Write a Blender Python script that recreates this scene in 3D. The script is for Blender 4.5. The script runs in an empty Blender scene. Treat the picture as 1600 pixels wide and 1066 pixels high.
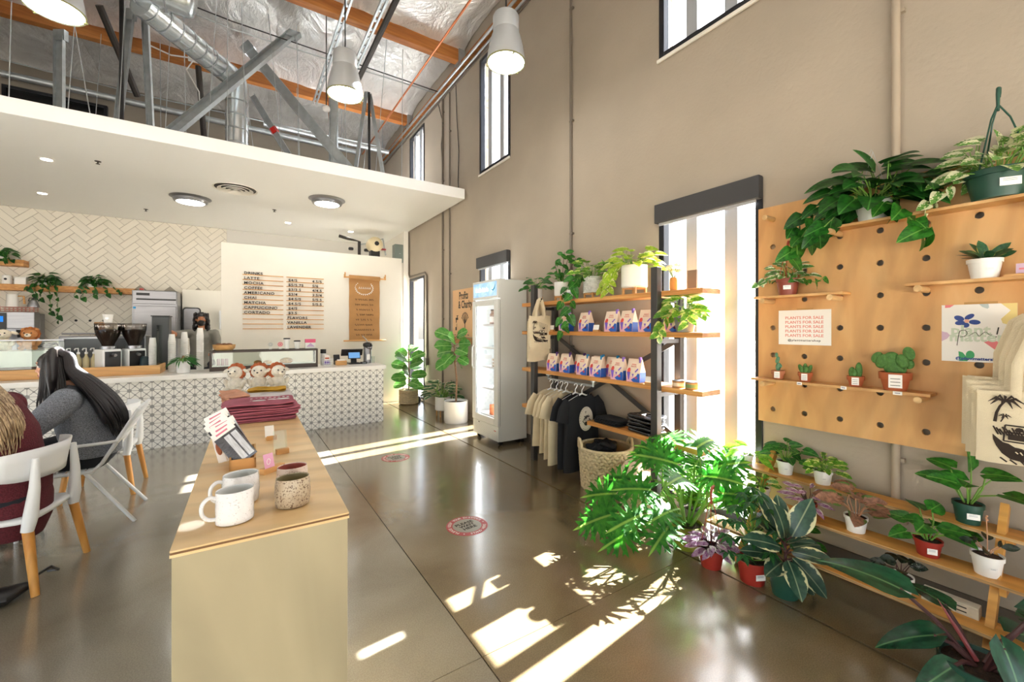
import bpy, math, random
from math import sin, cos, pi, radians as R, sqrt, atan2
from mathutils import Vector as V, Matrix, Euler

S = bpy.context.scene
C = S.collection
rnd = random.Random(7)

# ------------------------------------------------------------------ camera
cam = bpy.data.objects.new('camera', bpy.data.cameras.new('camera'))
C.objects.link(cam)
cam.location = (0, 0, 1.57)
cam.rotation_euler = (R(90), 0, R(-33.05))
cam.data.sensor_width = 36
cam.data.lens = 652.9 / 1600 * 36
cam.data.shift_y = -19.3 / 1600
cam.data.clip_start = 0.05
cam.data.clip_end = 300
S.camera = cam

# ------------------------------------------------------------------ sky, sun, exposure
SUN_TO = V((1, 0.116, 0.672)).normalized()
W = bpy.data.worlds.new('world'); S.world = W; W.use_nodes = True
wt = W.node_tree; wn = wt.nodes; wn.clear()
sky = wn.new('ShaderNodeTexSky'); sky.sky_type = 'NISHITA'; sky.sun_disc = False
sky.sun_elevation = math.asin(SUN_TO.z); sky.sun_rotation = atan2(SUN_TO.x, SUN_TO.y)
sky.dust_density = 3.0; sky.ozone_density = 0.7
hs = wn.new('ShaderNodeHueSaturation'); hs.inputs['Saturation'].default_value = 0.45
bg = wn.new('ShaderNodeBackground'); bg.inputs['Strength'].default_value = 0.85
wo = wn.new('ShaderNodeOutputWorld')
wt.links.new(sky.outputs[0], hs.inputs['Color']); wt.links.new(hs.outputs[0], bg.inputs[0]); wt.links.new(bg.outputs[0], wo.inputs[0])
sun = bpy.data.objects.new('sun', bpy.data.lights.new('sun', 'SUN')); C.objects.link(sun)
sun.data.energy = 84.0; sun.data.angle = R(0.55); sun.data.color = (1.0, 0.975, 0.94)
sun.rotation_euler = (-SUN_TO).to_track_quat('-Z', 'Y').to_euler()
sun.location = SUN_TO * 40
S.view_settings.view_transform = 'Standard'; S.view_settings.look = 'None'
S.view_settings.gamma = 1.0; S.view_settings.use_curve_mapping = False
S.view_settings.exposure = 0.31
LAMP = 22.0      # radiance of the lamp lenses
cy = S.cycles
cy.max_bounces = 9; cy.diffuse_bounces = 6; cy.glossy_bounces = 4; cy.transmission_bounces = 8; cy.transparent_max_bounces = 24
cy.caustics_reflective = False; cy.caustics_refractive = False; cy.sample_clamp_indirect = 12.0
cy.use_denoising = True

# ------------------------------------------------------------------ helpers
def hexc(h):
    h = h.lstrip('#'); c = [int(h[i:i+2], 16) / 255 for i in (0, 2, 4)]
    return tuple((x / 12.92 if x <= 0.04045 else ((x + 0.055) / 1.055) ** 2.4) for x in c)

class NT:
    def __init__(s, name):
        s.m = bpy.data.materials.new(name); s.m.use_nodes = True
        s.t = s.m.node_tree; s.t.nodes.clear()
        s.out = s.t.nodes.new('ShaderNodeOutputMaterial')
    def n(s, typ, **kw):
        nd = s.t.nodes.new('ShaderNode' + typ)
        for k, v in kw.items():
            if k in nd.inputs: nd.inputs[k].default_value = v
            else: setattr(nd, k, v)
        return nd
    def l(s, a, b): s.t.links.new(a, b)
    def coord(s, kind='Object', scale=(1, 1, 1), rot=(0, 0, 0)):
        tc = s.n('TexCoord'); mp = s.n('Mapping')
        mp.inputs['Scale'].default_value = scale; mp.inputs['Rotation'].default_value = rot
        s.l(tc.outputs[kind], mp.inputs['Vector']); return mp.outputs[0]
    def ramp(s, fac, stops):
        r = s.n('ValToRGB'); el = r.color_ramp.elements
        while len(el) < len(stops): el.new(0.5)
        for e, (p, c) in zip(el, stops): e.position = p; e.color = (*c, 1)
        s.l(fac, r.inputs[0]); return r.outputs[0]
    def mix(s, fac, a, b, mode='MIX'):
        m = s.n('Mix', data_type='RGBA', blend_type=mode)
        for sock, val in ((m.inputs[0], fac), (m.inputs[6], a), (m.inputs[7], b)):
            if hasattr(val, 'links') or hasattr(val, 'is_linked'): s.l(val, sock)
            elif isinstance(val, tuple): sock.default_value = (*val, 1)
            else: sock.default_value = val
        return m.outputs[2]

def mat(name, col, rough=0.5, metal=0.0, var=0.0, vscale=8.0, bump=0.0, bscale=60.0, spec=0.5, objvar=0.0, coat=0.0, trans=0.0, emit=0.0, stretch=(1, 1, 1)):
    """plain procedural surface: colour with soft noise variation and fine relief"""
    k = NT(name); c = hexc(col)
    b = k.n('BsdfPrincipled'); b.inputs['Roughness'].default_value = rough; b.inputs['Metallic'].default_value = metal
    b.inputs['Specular IOR Level'].default_value = spec; b.inputs['Coat Weight'].default_value = coat
    b.inputs['Base Color'].default_value = (*c, 1)
    co = None
    if var or bump: co = k.coord('Object', stretch)
    sock = None
    if var:
        nz = k.n('TexNoise', Scale=vscale, Detail=4.0); k.l(co, nz.inputs['Vector'])
        lo = tuple(x * (1 - var) for x in c); hi = tuple(min(1, x * (1 + var)) for x in c)
        sock = k.ramp(nz.outputs[0], [(0.3, lo), (0.7, hi)])
    if objvar:
        oi = k.n('ObjectInfo'); hv = k.n('HueSaturation')
        mr = k.n('MapRange'); mr.inputs[3].default_value = 1 - objvar; mr.inputs[4].default_value = 1 + objvar
        k.l(oi.outputs['Random'], mr.inputs[0]); k.l(mr.outputs[0], hv.inputs['Value'])
        if sock: k.l(sock, hv.inputs['Color'])
        else: hv.inputs['Color'].default_value = (*c, 1)
        sock = hv.outputs[0]
    if sock: k.l(sock, b.inputs['Base Color'])
    if bump:
        nb = k.n('TexNoise', Scale=bscale, Detail=3.0); k.l(co, nb.inputs['Vector'])
        bp = k.n('Bump', Strength=bump, Distance=0.01); k.l(nb.outputs[0], bp.inputs['Height']); k.l(bp.outputs[0], b.inputs['Normal'])
    if emit:
        b.inputs['Emission Color'].default_value = (*c, 1); b.inputs['Emission Strength'].default_value = emit
    last = b.outputs[0]
    if trans:
        tr = k.n('BsdfTranslucent'); mx = k.n('MixShader'); mx.inputs[0].default_value = trans
        if sock: k.l(sock, tr.inputs[0])
        else: tr.inputs[0].default_value = (*c, 1)
        k.l(last, mx.inputs[1]); k.l(tr.outputs[0], mx.inputs[2]); last = mx.outputs[0]
    k.l(last, k.out.inputs[0]); return k.m

def wood(name, c0, c1, c2, scale=(6, 6, 0.6), rough=0.45, ring=3.0, coat=0.0):
    """grain running along the stretched axis"""
    k = NT(name); co = k.coord('Object', scale)
    nz = k.n('TexNoise', Scale=1.6, Detail=5.0, Distortion=0.6); k.l(co, nz.inputs['Vector'])
    wv = k.n('TexWave', Scale=ring, Distortion=5.0, Detail=3.0); wv.bands_direction = 'DIAGONAL'; k.l(co, wv.inputs['Vector'])
    a = k.ramp(nz.outputs[0], [(0.3, hexc(c0)), (0.55, hexc(c1)), (0.75, hexc(c2))])
    d = k.ramp(wv.outputs[0], [(0.0, (0.8, 0.8, 0.8)), (0.6, (1, 1, 1))])
    sock = k.mix(0.55, a, d, 'MULTIPLY')
    oi = k.n('ObjectInfo'); hv = k.n('HueSaturation'); mr = k.n('MapRange'); mr.inputs[3].default_value = 0.92; mr.inputs[4].default_value = 1.08
    k.l(oi.outputs['Random'], mr.inputs[0]); k.l(mr.outputs[0], hv.inputs['Value']); k.l(sock, hv.inputs['Color'])
    b = k.n('BsdfPrincipled', Roughness=rough); b.inputs['Coat Weight'].default_value = coat
    k.l(hv.outputs[0], b.inputs['Base Color']); k.l(b.outputs[0], k.out.inputs[0]); return k.m

def emis(name, col, st):
    k = NT(name); e = k.n('Emission'); e.inputs[0].default_value = (*hexc(col), 1); e.inputs[1].default_value = st
    k.l(e.outputs[0], k.out.inputs[0]); return k.m

def thin_glass(name, tint='#ffffff', refl=1.0, rough=0.0):
    k = NT(name); f = k.n('Fresnel', IOR=1.45); t = k.n('BsdfTransparent'); t.inputs[0].default_value = (*hexc(tint), 1)
    g = k.n('BsdfGlossy'); g.inputs['Roughness'].default_value = rough
    m = k.n('MixShader'); mu = k.n('Math', operation='MULTIPLY'); mu.inputs[1].default_value = refl
    k.l(f.outputs[0], mu.inputs[0]); k.l(mu.outputs[0], m.inputs[0]); k.l(t.outputs[0], m.inputs[1]); k.l(g.outputs[0], m.inputs[2])
    k.l(m.outputs[0], k.out.inputs[0]); return k.m

def leafmat(name, c0, c1, edge=None, ew=0.33, vein=None, trans=0.3, rough=0.4, blotch=0.0, back=None):
    """leaf: Generated x runs across the blade; edge = pale margin, blotch = marbling"""
    k = NT(name); tc = k.n('TexCoord'); sx = k.n('SeparateXYZ'); k.l(tc.outputs['Generated'], sx.inputs[0])
    nz = k.n('TexNoise', Scale=5.0, Detail=3.0); k.l(tc.outputs['Generated'], nz.inputs['Vector'])
    base = k.ramp(nz.outputs[0], [(0.35, hexc(c0)), (0.65, hexc(c1))])
    ab = k.n('Math', operation='SUBTRACT'); ab.inputs[1].default_value = 0.5; k.l(sx.outputs[0], ab.inputs[0])
    aa = k.n('Math', operation='ABSOLUTE'); k.l(ab.outputs[0], aa.inputs[0])
    if vein:
        v = k.ramp(aa.outputs[0], [(0.015, (1, 1, 1)), (0.035, (0, 0, 0))]); base = k.mix(v, base, hexc(vein))
    if edge:
        if blotch:
            nb = k.n('TexNoise', Scale=7.0, Detail=2.0); k.l(tc.outputs['Generated'], nb.inputs['Vector'])
            ad = k.n('Math', operation='MULTIPLY_ADD'); ad.inputs[1].default_value = blotch; k.l(nb.outputs[0], ad.inputs[0]); k.l(aa.outputs[0], ad.inputs[2])
            e = k.ramp(ad.outputs[0], [(ew + blotch * 0.42, (0, 0, 0)), (ew + blotch * 0.42 + 0.04, (1, 1, 1))])
        else: e = k.ramp(aa.outputs[0], [(ew, (0, 0, 0)), (ew + 0.04, (1, 1, 1))])
        base = k.mix(e, base, hexc(edge))
    oi = k.n('ObjectInfo'); hv = k.n('HueSaturation'); mr = k.n('MapRange'); mr.inputs[3].default_value = 0.8; mr.inputs[4].default_value = 1.2
    k.l(oi.outputs['Random'], mr.inputs[0]); k.l(mr.outputs[0], hv.inputs['Value']); k.l(base, hv.inputs['Color'])
    sock = hv.outputs[0]
    if back:
        ge = k.n('NewGeometry'); sock = k.mix(ge.outputs['Backfacing'], sock, hexc(back))
    b = k.n('BsdfPrincipled', Roughness=rough); k.l(sock, b.inputs['Base Color'])
    tr = k.n('BsdfTranslucent'); k.l(sock, tr.inputs[0])
    m = k.n('MixShader'); m.inputs[0].default_value = trans
    k.l(b.outputs[0], m.inputs[1]); k.l(tr.outputs[0], m.inputs[2]); k.l(m.outputs[0], k.out.inputs[0]); return k.m

def basis(d, up=(0, 0, 1)):
    d = V(d).normalized(); u = V(up)
    if abs(d.dot(u)) > 0.98: u = V((1, 0, 0))
    x = d.cross(u).normalized(); return d, x, x.cross(d).normalized()     # forward, side, up

class MB:
    """collects shapes for ONE mesh"""
    def __init__(s): s.v = []; s.f = []; s.m = []; s.mi = 0
    def add(s, vs, fs):
        n = len(s.v); s.v += [tuple(p) for p in vs]; s.f += [tuple(n + i for i in f) for f in fs]; s.m += [s.mi] * len(fs); return s
    def box(s, x0, x1, y0, y1, z0, z1):
        return s.add([(x0, y0, z0), (x1, y0, z0), (x1, y1, z0), (x0, y1, z0), (x0, y0, z1), (x1, y0, z1), (x1, y1, z1), (x0, y1, z1)],
                     [(3, 2, 1, 0), (4, 5, 6, 7), (0, 1, 5, 4), (1, 2, 6, 5), (2, 3, 7, 6), (3, 0, 4, 7)])
    def obox(s, c, size, rot=(0, 0, 0)):
        M = Matrix.Translation(c) @ Euler(rot).to_matrix().to_4x4(); a, b, d = (q / 2 for q in size)
        t = MB().box(-a, a, -b, b, -d, d); return s.add([M @ V(p) for p in t.v], t.f)
    def bar(s, p, q, w, h, up=(0, 0, 1)):
        p, q = V(p), V(q); f, x, u = basis(q - p, up); x = x * w / 2; u = u * h / 2
        vs = [p - x - u, p + x - u, p + x + u, p - x + u, q - x - u, q + x - u, q + x + u, q - x + u]
        return s.add(vs, [(0, 1, 2, 3), (7, 6, 5, 4), (4, 5, 1, 0), (5, 6, 2, 1), (6, 7, 3, 2), (7, 4, 0, 3)])
    def tube(s, pts, r, n=8, cap=True, flat=1.0, up=(0, 0, 1)):
        pts = [V(p) for p in pts]; k = len(pts); rr = r if isinstance(r, (list, tuple)) else [r] * k
        vs = []; fs = []; last = None
        for i, p in enumerate(pts):
            d = (pts[min(i + 1, k - 1)] - pts[max(i - 1, 0)])
            if d.length < 1e-9: d = V((0, 0, 1))
            d.normalize()
            if last is None: _, x, u = basis(d, up)
            else:
                x = last - d * last.dot(d)
                if x.length < 1e-6: _, x, u = basis(d, up)
                x.normalize(); u = x.cross(d)
            last = x
            for j in range(n):
                a = 2 * pi * j / n; vs.append(p + x * cos(a) * rr[i] + u * sin(a) * rr[i] * flat)
        for i in range(k - 1):
            for j in range(n):
                a = i * n + j; b = i * n + (j + 1) % n; fs.append((a, b, b + n, a + n))
        if cap: fs.append(tuple(range(n - 1, -1, -1))); fs.append(tuple(range((k - 1) * n, k * n)))
        return s.add(vs, fs)
    def cyl(s, p, q, r, n=12): return s.tube([p, q], r, n)
    def lathe(s, prof, n=24, c=(0, 0, 0), sx=1.0, sy=1.0, cap0=True, cap1=False):
        vs = []; fs = []; k = len(prof)
        for r, z in prof:
            for j in range(n):
                a = 2 * pi * j / n; vs.append((c[0] + r * cos(a) * sx, c[1] + r * sin(a) * sy, c[2] + z))
        for i in range(k - 1):
            for j in range(n):
                a = i * n + j; b = i * n + (j + 1) % n; fs.append((a, b, b + n, a + n))
        if cap0: fs.append(tuple(range(n - 1, -1, -1)))
        if cap1: fs.append(tuple(range((k - 1) * n, k * n)))
        return s.add(vs, fs)
    def ell(s, c, rx, ry=None, rz=None, nu=12, nv=8, rot=None):
        ry = rx if ry is None else ry; rz = rx if rz is None else rz
        M = Euler(rot).to_matrix() if rot else None; c = V(c); vs = []; fs = []
        def P(x, y, z):
            p = V((x, y, z)); return c + (M @ p if M else p)
        vs.append(P(0, 0, -rz))
        for i in range(1, nv):
            t = pi * i / nv
            for j in range(nu):
                a = 2 * pi * j / nu; vs.append(P(rx * sin(t) * cos(a), ry * sin(t) * sin(a), -rz * cos(t)))
        vs.append(P(0, 0, rz)); e = len(vs) - 1
        for j in range(nu):
            fs.append((0, 1 + (j + 1) % nu, 1 + j)); b = 1 + (nv - 2) * nu; fs.append((e, b + j, b + (j + 1) % nu))
        for i in range(nv - 2):
            for j in range(nu):
                a = 1 + i * nu + j; b = 1 + i * nu + (j + 1) % nu; fs.append((a, b, b + nu, a + nu))
        return s.add(vs, fs)
    def prism(s, poly, ext):
        """poly: 3D outline, pushed by vector ext"""
        n = len(poly); e = V(ext); vs = [V(p) for p in poly] + [V(p) + e for p in poly]
        fs = [tuple(range(n - 1, -1, -1)), tuple(range(n, 2 * n))] + [(i, (i + 1) % n, n + (i + 1) % n, n + i) for i in range(n)]
        return s.add(vs, fs)
    def join(s, o, M=None):
        n = len(s.v); s.v += [tuple(M @ V(p)) for p in o.v] if M else o.v
        s.f += [tuple(n + i for i in f) for f in o.f]; s.m += [i + s.mi for i in o.m]; return s
    def mesh(s, name, mats, smooth=False):
        me = bpy.data.meshes.new(name); me.from_pydata(s.v, [], s.f)
        mats = mats if isinstance(mats, (list, tuple)) else [mats]
        for m in mats: me.materials.append(m)
        if len(mats) > 1: me.polygons.foreach_set('material_index', s.m)
        if smooth: me.polygons.foreach_set('use_smooth', [True] * len(me.polygons))
        me.update(); return me
    def build(s, name, mats, parent=None, smooth=False, bev=0.0, world=False, ang=40, loc=None, rz=0.0, kind=None, label=None, sub=0):
        o = bpy.data.objects.new(name, s.mesh(name, mats, smooth)); C.objects.link(o)
        if parent is not None:
            o.parent = parent
            if world: o.matrix_parent_inverse = worldm(parent).inverted()
        if loc is not None: o.location = loc
        if rz: o.rotation_euler = (0, 0, rz)
        if bev:
            b = o.modifiers.new('bevel', 'BEVEL'); b.width = bev; b.segments = 2; b.limit_method = 'ANGLE'; b.angle_limit = R(ang)
        if sub:
            q = o.modifiers.new('sub', 'SUBSURF'); q.levels = sub; q.render_levels = sub
        if smooth and not sub:
            try:
                o.data.set_sharp_from_angle(angle=R(ang))
            except Exception: pass
        if kind: o['kind'] = kind
        if label: o['label'] = label
        return o

def smoothpts(pts, n=6):
    P = [V(p) for p in pts]; out = []
    for i in range(len(P) - 1):
        a, b, c, d = P[max(i - 1, 0)], P[i], P[i + 1], P[min(i + 2, len(P) - 1)]
        for k in range(n):
            t = k / n; out.append(0.5 * ((2 * b) + (c - a) * t + (2 * a - 5 * b + 4 * c - d) * t * t + (3 * b - a - 3 * c + d) * t ** 3))
    return out + [P[-1]]

ORD = ('first', 'second', 'third', 'fourth', 'fifth', 'sixth', 'seventh', 'eighth', 'ninth', 'tenth', 'eleventh', 'twelfth', 'thirteenth', 'fourteenth', 'fifteenth', 'sixteenth', 'seventeenth', 'eighteenth', 'nineteenth', 'twentieth', 'twenty-first', 'twenty-second', 'twenty-third', 'twenty-fourth', 'twenty-fifth', 'twenty-sixth', 'twenty-seventh')

def worldm(o):
    M = o.matrix_basis.copy()
    if o.parent: M = worldm(o.parent) @ o.matrix_parent_inverse @ M
    return M

def tag(o, label, cat, group=None):
    o['label'] = label; o['category'] = cat
    if group: o['group'] = group
    return o

def thing(name, label, cat, loc=(0, 0, 0), rz=0.0, group=None, scale=None):
    o = bpy.data.objects.new(name, None); C.objects.link(o); o.empty_display_size = 0.05
    o.location = loc; o.rotation_euler = (0, 0, rz)
    if scale: o.scale = scale
    return tag(o, label, cat, group)

def struct(o, label=None):
    o['kind'] = 'structure'
    if label: o['label'] = label
    return o

def put(name, me, parent, M=None):
    o = bpy.data.objects.new(name, me); C.objects.link(o); o.parent = parent
    if M is not None: o.matrix_basis = M
    return o

KIDS = {}
def kids(o): return [c for c in bpy.data.objects if c.parent == o]
def dup(root, loc, rz=None, label=None, group=None, cat=None):
    def cp(o, par):
        c = o.copy(); C.objects.link(c)
        if par is not None: c.parent = par
        for ch in o.children: cp(ch, c)
        return c
    r = cp(root, None); r.location = loc
    if rz is not None: r.rotation_euler = (0, 0, rz)
    if label: r['label'] = label
    if group: r['group'] = group
    if cat: r['category'] = cat
    return r

_tc = {}
def text_mb(body, size=0.1, bold=0.0, ext=0.0, align='CENTER', sx=1.0, space=1.0, res=2):
    """lettering as mesh data, in the XY plane, centred on the origin vertically by baseline"""
    cu = bpy.data.curves.new('t', 'FONT'); cu.body = body; cu.size = size; cu.offset = bold; cu.extrude = ext
    cu.align_x = align; cu.space_character = space; cu.resolution_u = res
    o = bpy.data.objects.new('t', cu); me = bpy.data.meshes.new_from_object(o)
    mb = MB(); mb.add([(p.co.x * sx, p.co.y, p.co.z) for p in me.vertices], [tuple(f.vertices) for f in me.polygons])
    bpy.data.objects.remove(o); bpy.data.curves.remove(cu); bpy.data.meshes.remove(me); return mb
def TM(loc, rot=(0, 0, 0)): return Matrix.Translation(loc) @ Euler(rot).to_matrix().to_4x4()
FACE_WX = (R(90), 0, R(-90))      # writing that faces the room from the right wall
FACE_SY = (R(90), 0, 0)           # writing that faces the front of the room
# ------------------------------------------------------------------ materials
m_wall = mat('taupe_wall', '#a99d8d', 0.75, var=0.06, vscale=1.2, bump=0.25, bscale=35)
m_white = mat('white_paint', '#efebe2', 0.6, var=0.02, vscale=2)
m_soffit = mat('soffit_paint', '#fafaf8', 0.55)
m_upper = mat('grey_upper_wall', '#8d8478', 0.8, var=0.06, vscale=2)
m_frame = mat('dark_bronze_frame', '#22242a', 0.35, 0.3)
m_shade = mat('roller_shade_case', '#3a3a3c', 0.5)
m_fin = mat('mullion_grey', '#a9adb3', 0.4)
m_glass = thin_glass('window_glass', '#fbfdff', 0.3)
m_clear = thin_glass('clear_glass', '#f4faf8', 0.7)
m_jar = thin_glass('hopper_glass', '#d9d2cb', 1.0)
m_steel = mat('brushed_steel', '#97979b', 0.34, 0.9, var=0.06, vscale=3, stretch=(1, 1, 12))
m_galv = mat('galvanised', '#b4babd', 0.38, 0.75, var=0.12, vscale=9)
m_duct = mat('duct_sheet', '#d3dade', 0.24, 0.75, var=0.10, vscale=6)
m_dark = mat('black_plastic', '#1c1c1e', 0.4)
m_blackpipe = mat('black_iron', '#3b3734', 0.5, 0.4)
m_copper = mat('copper_pipe', '#c0744a', 0.35, 0.6)
m_conduit = mat('painted_conduit', '#a89a88', 0.6)
m_conduitd = mat('dark_conduit', '#6f665b', 0.6)
m_shelfsteel = mat('gunmetal_frame', '#4b4a4a', 0.38, 0.35)
m_pine = wood('pine_shelf', '#b9793c', '#d79a57', '#e8b575', (6, 0.5, 14), 0.5, 2.0)
m_ply = wood('birch_ply', '#d9b27a', '#e5c48f', '#edd2a3', (1.2, 3.2, 1.2), 0.42, 1.2, 0.15)
m_plyp = wood('birch_ply_amber', '#c8945a', '#d9a86c', '#e3b980', (1.0, 3.0, 0.9), 0.5, 1.3)
m_plyf = wood('birch_ply_shaded', '#a99c7c', '#b7aa88', '#c4b696', (1.5, 1.5, 0.5), 0.5, 1.2)  # plinth uprights: birch darkened, their shade put into the colour
m_plank = wood('stand_plank', '#c4873a', '#dca250', '#e9b76c', (5, 0.6, 5), 0.45, 1.6)
m_edge = wood('ply_edge', '#8f6a40', '#c09a68', '#dcc090', (1, 1, 60), 0.6, 6.0)
m_dowel = wood('dowel_wood', '#c39a66', '#dcb782', '#e8c894', (1, 6, 6), 0.5, 2.0)
m_glulam = wood('glulam_beam', '#9c5a26', '#ba7538', '#cf8e4c', (0.5, 5, 5), 0.6, 2.0)
m_oak = wood('oak_slat', '#c48f55', '#dba768', '#e6b97c', (0.7, 6, 6), 0.5, 2.0)
m_legwood = wood('beech_leg', '#c07f38', '#d5964a', '#e0a65a', (6, 6, 0.8), 0.45, 2.0)
m_tilew = mat('white_tile', '#dfd9cc', 0.22, objvar=0.035)
m_grout = mat('tile_grout', '#9d968b', 0.8)
m_starg = mat('star_tile_grey', '#9b9a98', 0.45)
m_starw = mat('star_tile_white', '#f1efe9', 0.35)
m_quartz = mat('counter_quartz', '#f1efea', 0.25, var=0.02)
m_plastw = mat('white_plastic', '#eef0f2', 0.35)
m_pot = mat('white_pot', '#f0efec', 0.4)
m_cer = mat('white_ceramic', '#f2f1ee', 0.3)
m_terra = mat('terracotta', '#b5613a', 0.75, var=0.08)
m_redpot = mat('red_plastic_pot', '#9d2f24', 0.4)
m_brownpot = mat('brown_plastic_pot', '#8e4130', 0.45)
m_greenpot = mat('dark_green_pot', '#1f4a3c', 0.4)
m_olivepot = mat('olive_pot', '#8a8f2c', 0.4)
m_greypot = mat('grey_pot', '#7f7f80', 0.6)
m_soil = mat('potting_soil', '#3a2a20', 0.95, var=0.5, vscale=90, bump=0.8, bscale=120)
m_paper = mat('paper_label', '#f4f2ee', 0.7)
m_ink = mat('printed_ink', '#2a2622', 0.7)
m_kraft = mat('kraft_paper', '#b98a58', 0.8, var=0.08, vscale=5)
m_tote = mat('canvas_tote', '#e3d5b8', 0.9, var=0.06, vscale=6, bump=0.3, bscale=300)
m_concA = NT('polished_concrete')
def concrete(name, c0, c1, c2):
    k = NT(name); co = k.coord('Object')
    n1 = k.n('TexNoise', Scale=1.1, Detail=6.0, Distortion=0.8); k.l(co, n1.inputs['Vector'])
    n2 = k.n('TexNoise', Scale=160.0, Detail=2.0); k.l(co, n2.inputs['Vector'])
    a = k.ramp(n1.outputs[0], [(0.3, hexc(c0)), (0.5, hexc(c1)), (0.72, hexc(c2))])
    sp = k.ramp(n2.outputs[0], [(0.42, (0.78, 0.78, 0.78)), (0.58, (1.08, 1.08, 1.08))])
    col = k.mix(0.6, a, sp, 'MULTIPLY')
    vo = k.n('TexVoronoi', Scale=26.0); k.l(co, vo.inputs['Vector'])
    ch = k.ramp(vo.outputs['Distance'], [(0.02, (0.35, 0.32, 0.3)), (0.05, (1, 1, 1))])
    col = k.mix(0.5, col, ch, 'MULTIPLY')
    b = k.n('BsdfPrincipled'); k.l(col, b.inputs['Base Color'])
    rr = k.n('MapRange'); rr.inputs[3].default_value = 0.13; rr.inputs[4].default_value = 0.30; k.l(n1.outputs[0], rr.inputs[0]); k.l(rr.outputs[0], b.inputs['Roughness']); b.inputs['Coat Weight'].default_value = 1.0; b.inputs['Coat IOR'].default_value = 1.6; b.inputs['Coat Roughness'].default_value = 0.15
    bp = k.n('Bump', Strength=0.08, Distance=0.004); k.l(n2.outputs[0], bp.inputs['Height']); k.l(bp.outputs[0], b.inputs['Normal'])
    k.l(b.outputs[0], k.out.inputs[0]); return k.m
m_concL = concrete('concrete_light', '#78705f', '#867e6d', '#928b7c')
m_concD = concrete('concrete_dark', '#67583f', '#7a6b50', '#887a60')
m_pave = mat('outside_paving', '#b9b4ab', 0.9, var=0.08, vscale=1.5)

def foilmat():
    k = NT('foil_insulation'); co = k.coord('Object', (1.0, 0.6, 1.0))
    n1 = k.n('TexNoise', Scale=2.2, Detail=5.0, Distortion=1.5); k.l(co, n1.inputs['Vector'])
    n2 = k.n('TexNoise', Scale=28.0, Detail=4.0); k.l(co, n2.inputs['Vector'])
    b = k.n('BsdfPrincipled', Metallic=0.55, Roughness=0.34)
    k.l(k.ramp(n1.outputs[0], [(0.3, (0.74, 0.73, 0.72)), (0.7, (0.93, 0.93, 0.92))]), b.inputs['Base Color'])
    ad = k.n('Math', operation='MULTIPLY_ADD'); ad.inputs[1].default_value = 0.12; k.l(n2.outputs[0], ad.inputs[0]); k.l(n1.outputs[0], ad.inputs[2])
    bp = k.n('Bump', Strength=0.9, Distance=0.09); k.l(ad.outputs[0], bp.inputs['Height']); k.l(bp.outputs[0], b.inputs['Normal'])
    k.l(b.outputs[0], k.out.inputs[0]); return k.m
m_foil = foilmat()

# ------------------------------------------------------------------ outside, floor
XW = 3.35
struct(MB().box(-60, 60, -60, 60, -0.30, -0.06).build('ground', m_pave), 'pale paving outside the windows')
fl = struct(MB().box(-8.2, 3.55, -4.2, 11.8, -0.06, -0.012).build('floor', mat('joint_dark', '#2c261f', 0.9)), 'polished concrete floor with dark joints')
for (x0, x1, m) in ((-8.0, 0.966, m_concL), (0.972, 2.592, m_concD), (2.608, 3.36, m_concD)):
    for (y0, y1) in ((-4.0, 1.75), (1.753, 8.24), (8.252, 11.6)):
        MB().box(x0, x1, y0, y1, -0.012, 0.0).build('slab', m, fl)

# ------------------------------------------------------------------ right wall with its windows
WIN = [(-1.90, -0.96), (1.63, 2.57), (5.19, 6.125), (8.62, 9.55)]
Z0, Z1, Z2, Z3, ZR = 0.02, 2.73, 4.12, 6.03, 6.75
w = MB(); y = -4.2
for a, b in WIN:
    w.box(XW, XW + 0.2, y, a, -0.05, ZR)
    w.box(XW, XW + 0.2, a, b, Z1, Z2); w.box(XW, XW + 0.2, a, b, Z3, ZR); w.box(XW, XW + 0.2, a, b, -0.05, Z0)
    y = b
w.box(XW, XW + 0.2, y, 11.8, -0.05, ZR)
wall_right = struct(w.build('wall_right', m_wall), 'taupe painted concrete wall with tall narrow windows')
pr = struct(MB().box(3.215, XW, 9.58, 11.6, 0, 3.849).build('trim_1', m_white), 'white furred wall end beside the far glass door')

def window(name, a, b, z0, z1, label, shade=False, f=0.055, mull=True):
    x0, x1 = XW - 0.012, XW + 0.07
    o = MB(); o.box(x0, x1, a, a + f, z0, z1); o.box(x0, x1, b - f, b, z0, z1)
    o.box(x0, x1, a + f, b - f, z0, z0 + f); o.box(x0, x1, a + f, b - f, z1 - f, z1)
    o = struct(o.build(name, m_frame, bev=0.004), label)
    MB().box(XW + 0.035, XW + 0.041, a + f, b - f, z0 + f, z1 - f).build('pane', m_glass, o)
    n = (a + 0.20, a + 0.555) if mull else ()
    for c in n: MB().box(XW + 0.004, XW + 0.034, c, c + 0.105, z0 + f, z1 - f).build('mullion', m_fin, o)
    if shade:
        s = MB().box(XW - 0.075, XW - 0.013, a - 0.005, b + 0.005, z1 - 0.17, z1 + 0.005).build('shade_case', m_shade, o, bev=0.006)
        MB().box(XW - 0.05, XW - 0.04, a + 0.03, b - 0.03, z1 - 0.195, z1 - 0.17).build('shade_hem', m_fin, s)
    MB().box(XW - 0.03, XW - 0.0125, a - 0.01, b + 0.01, z0 - 0.03, z0 - 0.001).build('sill', m_white, o) if z0 > 1 else None
    return o
window('window_1', *WIN[1], Z0, Z1, 'tall floor-length window behind the big philodendron', True)
window('window_2', *WIN[2], Z2, Z3, 'high narrow window behind the right hanging lamp')
window('window_3', *WIN[3], Z2, Z3, 'small far high window just above the white soffit')
window('window_4', *WIN[2], Z0, Z1, 'window half hidden behind the drinks fridge', True)
window('window_5', *WIN[1], Z2, Z3, 'high window at the top edge, above the tall window')
window('window_6', *WIN[0], Z0, Z1, 'window beyond the plant stand', True)
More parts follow.
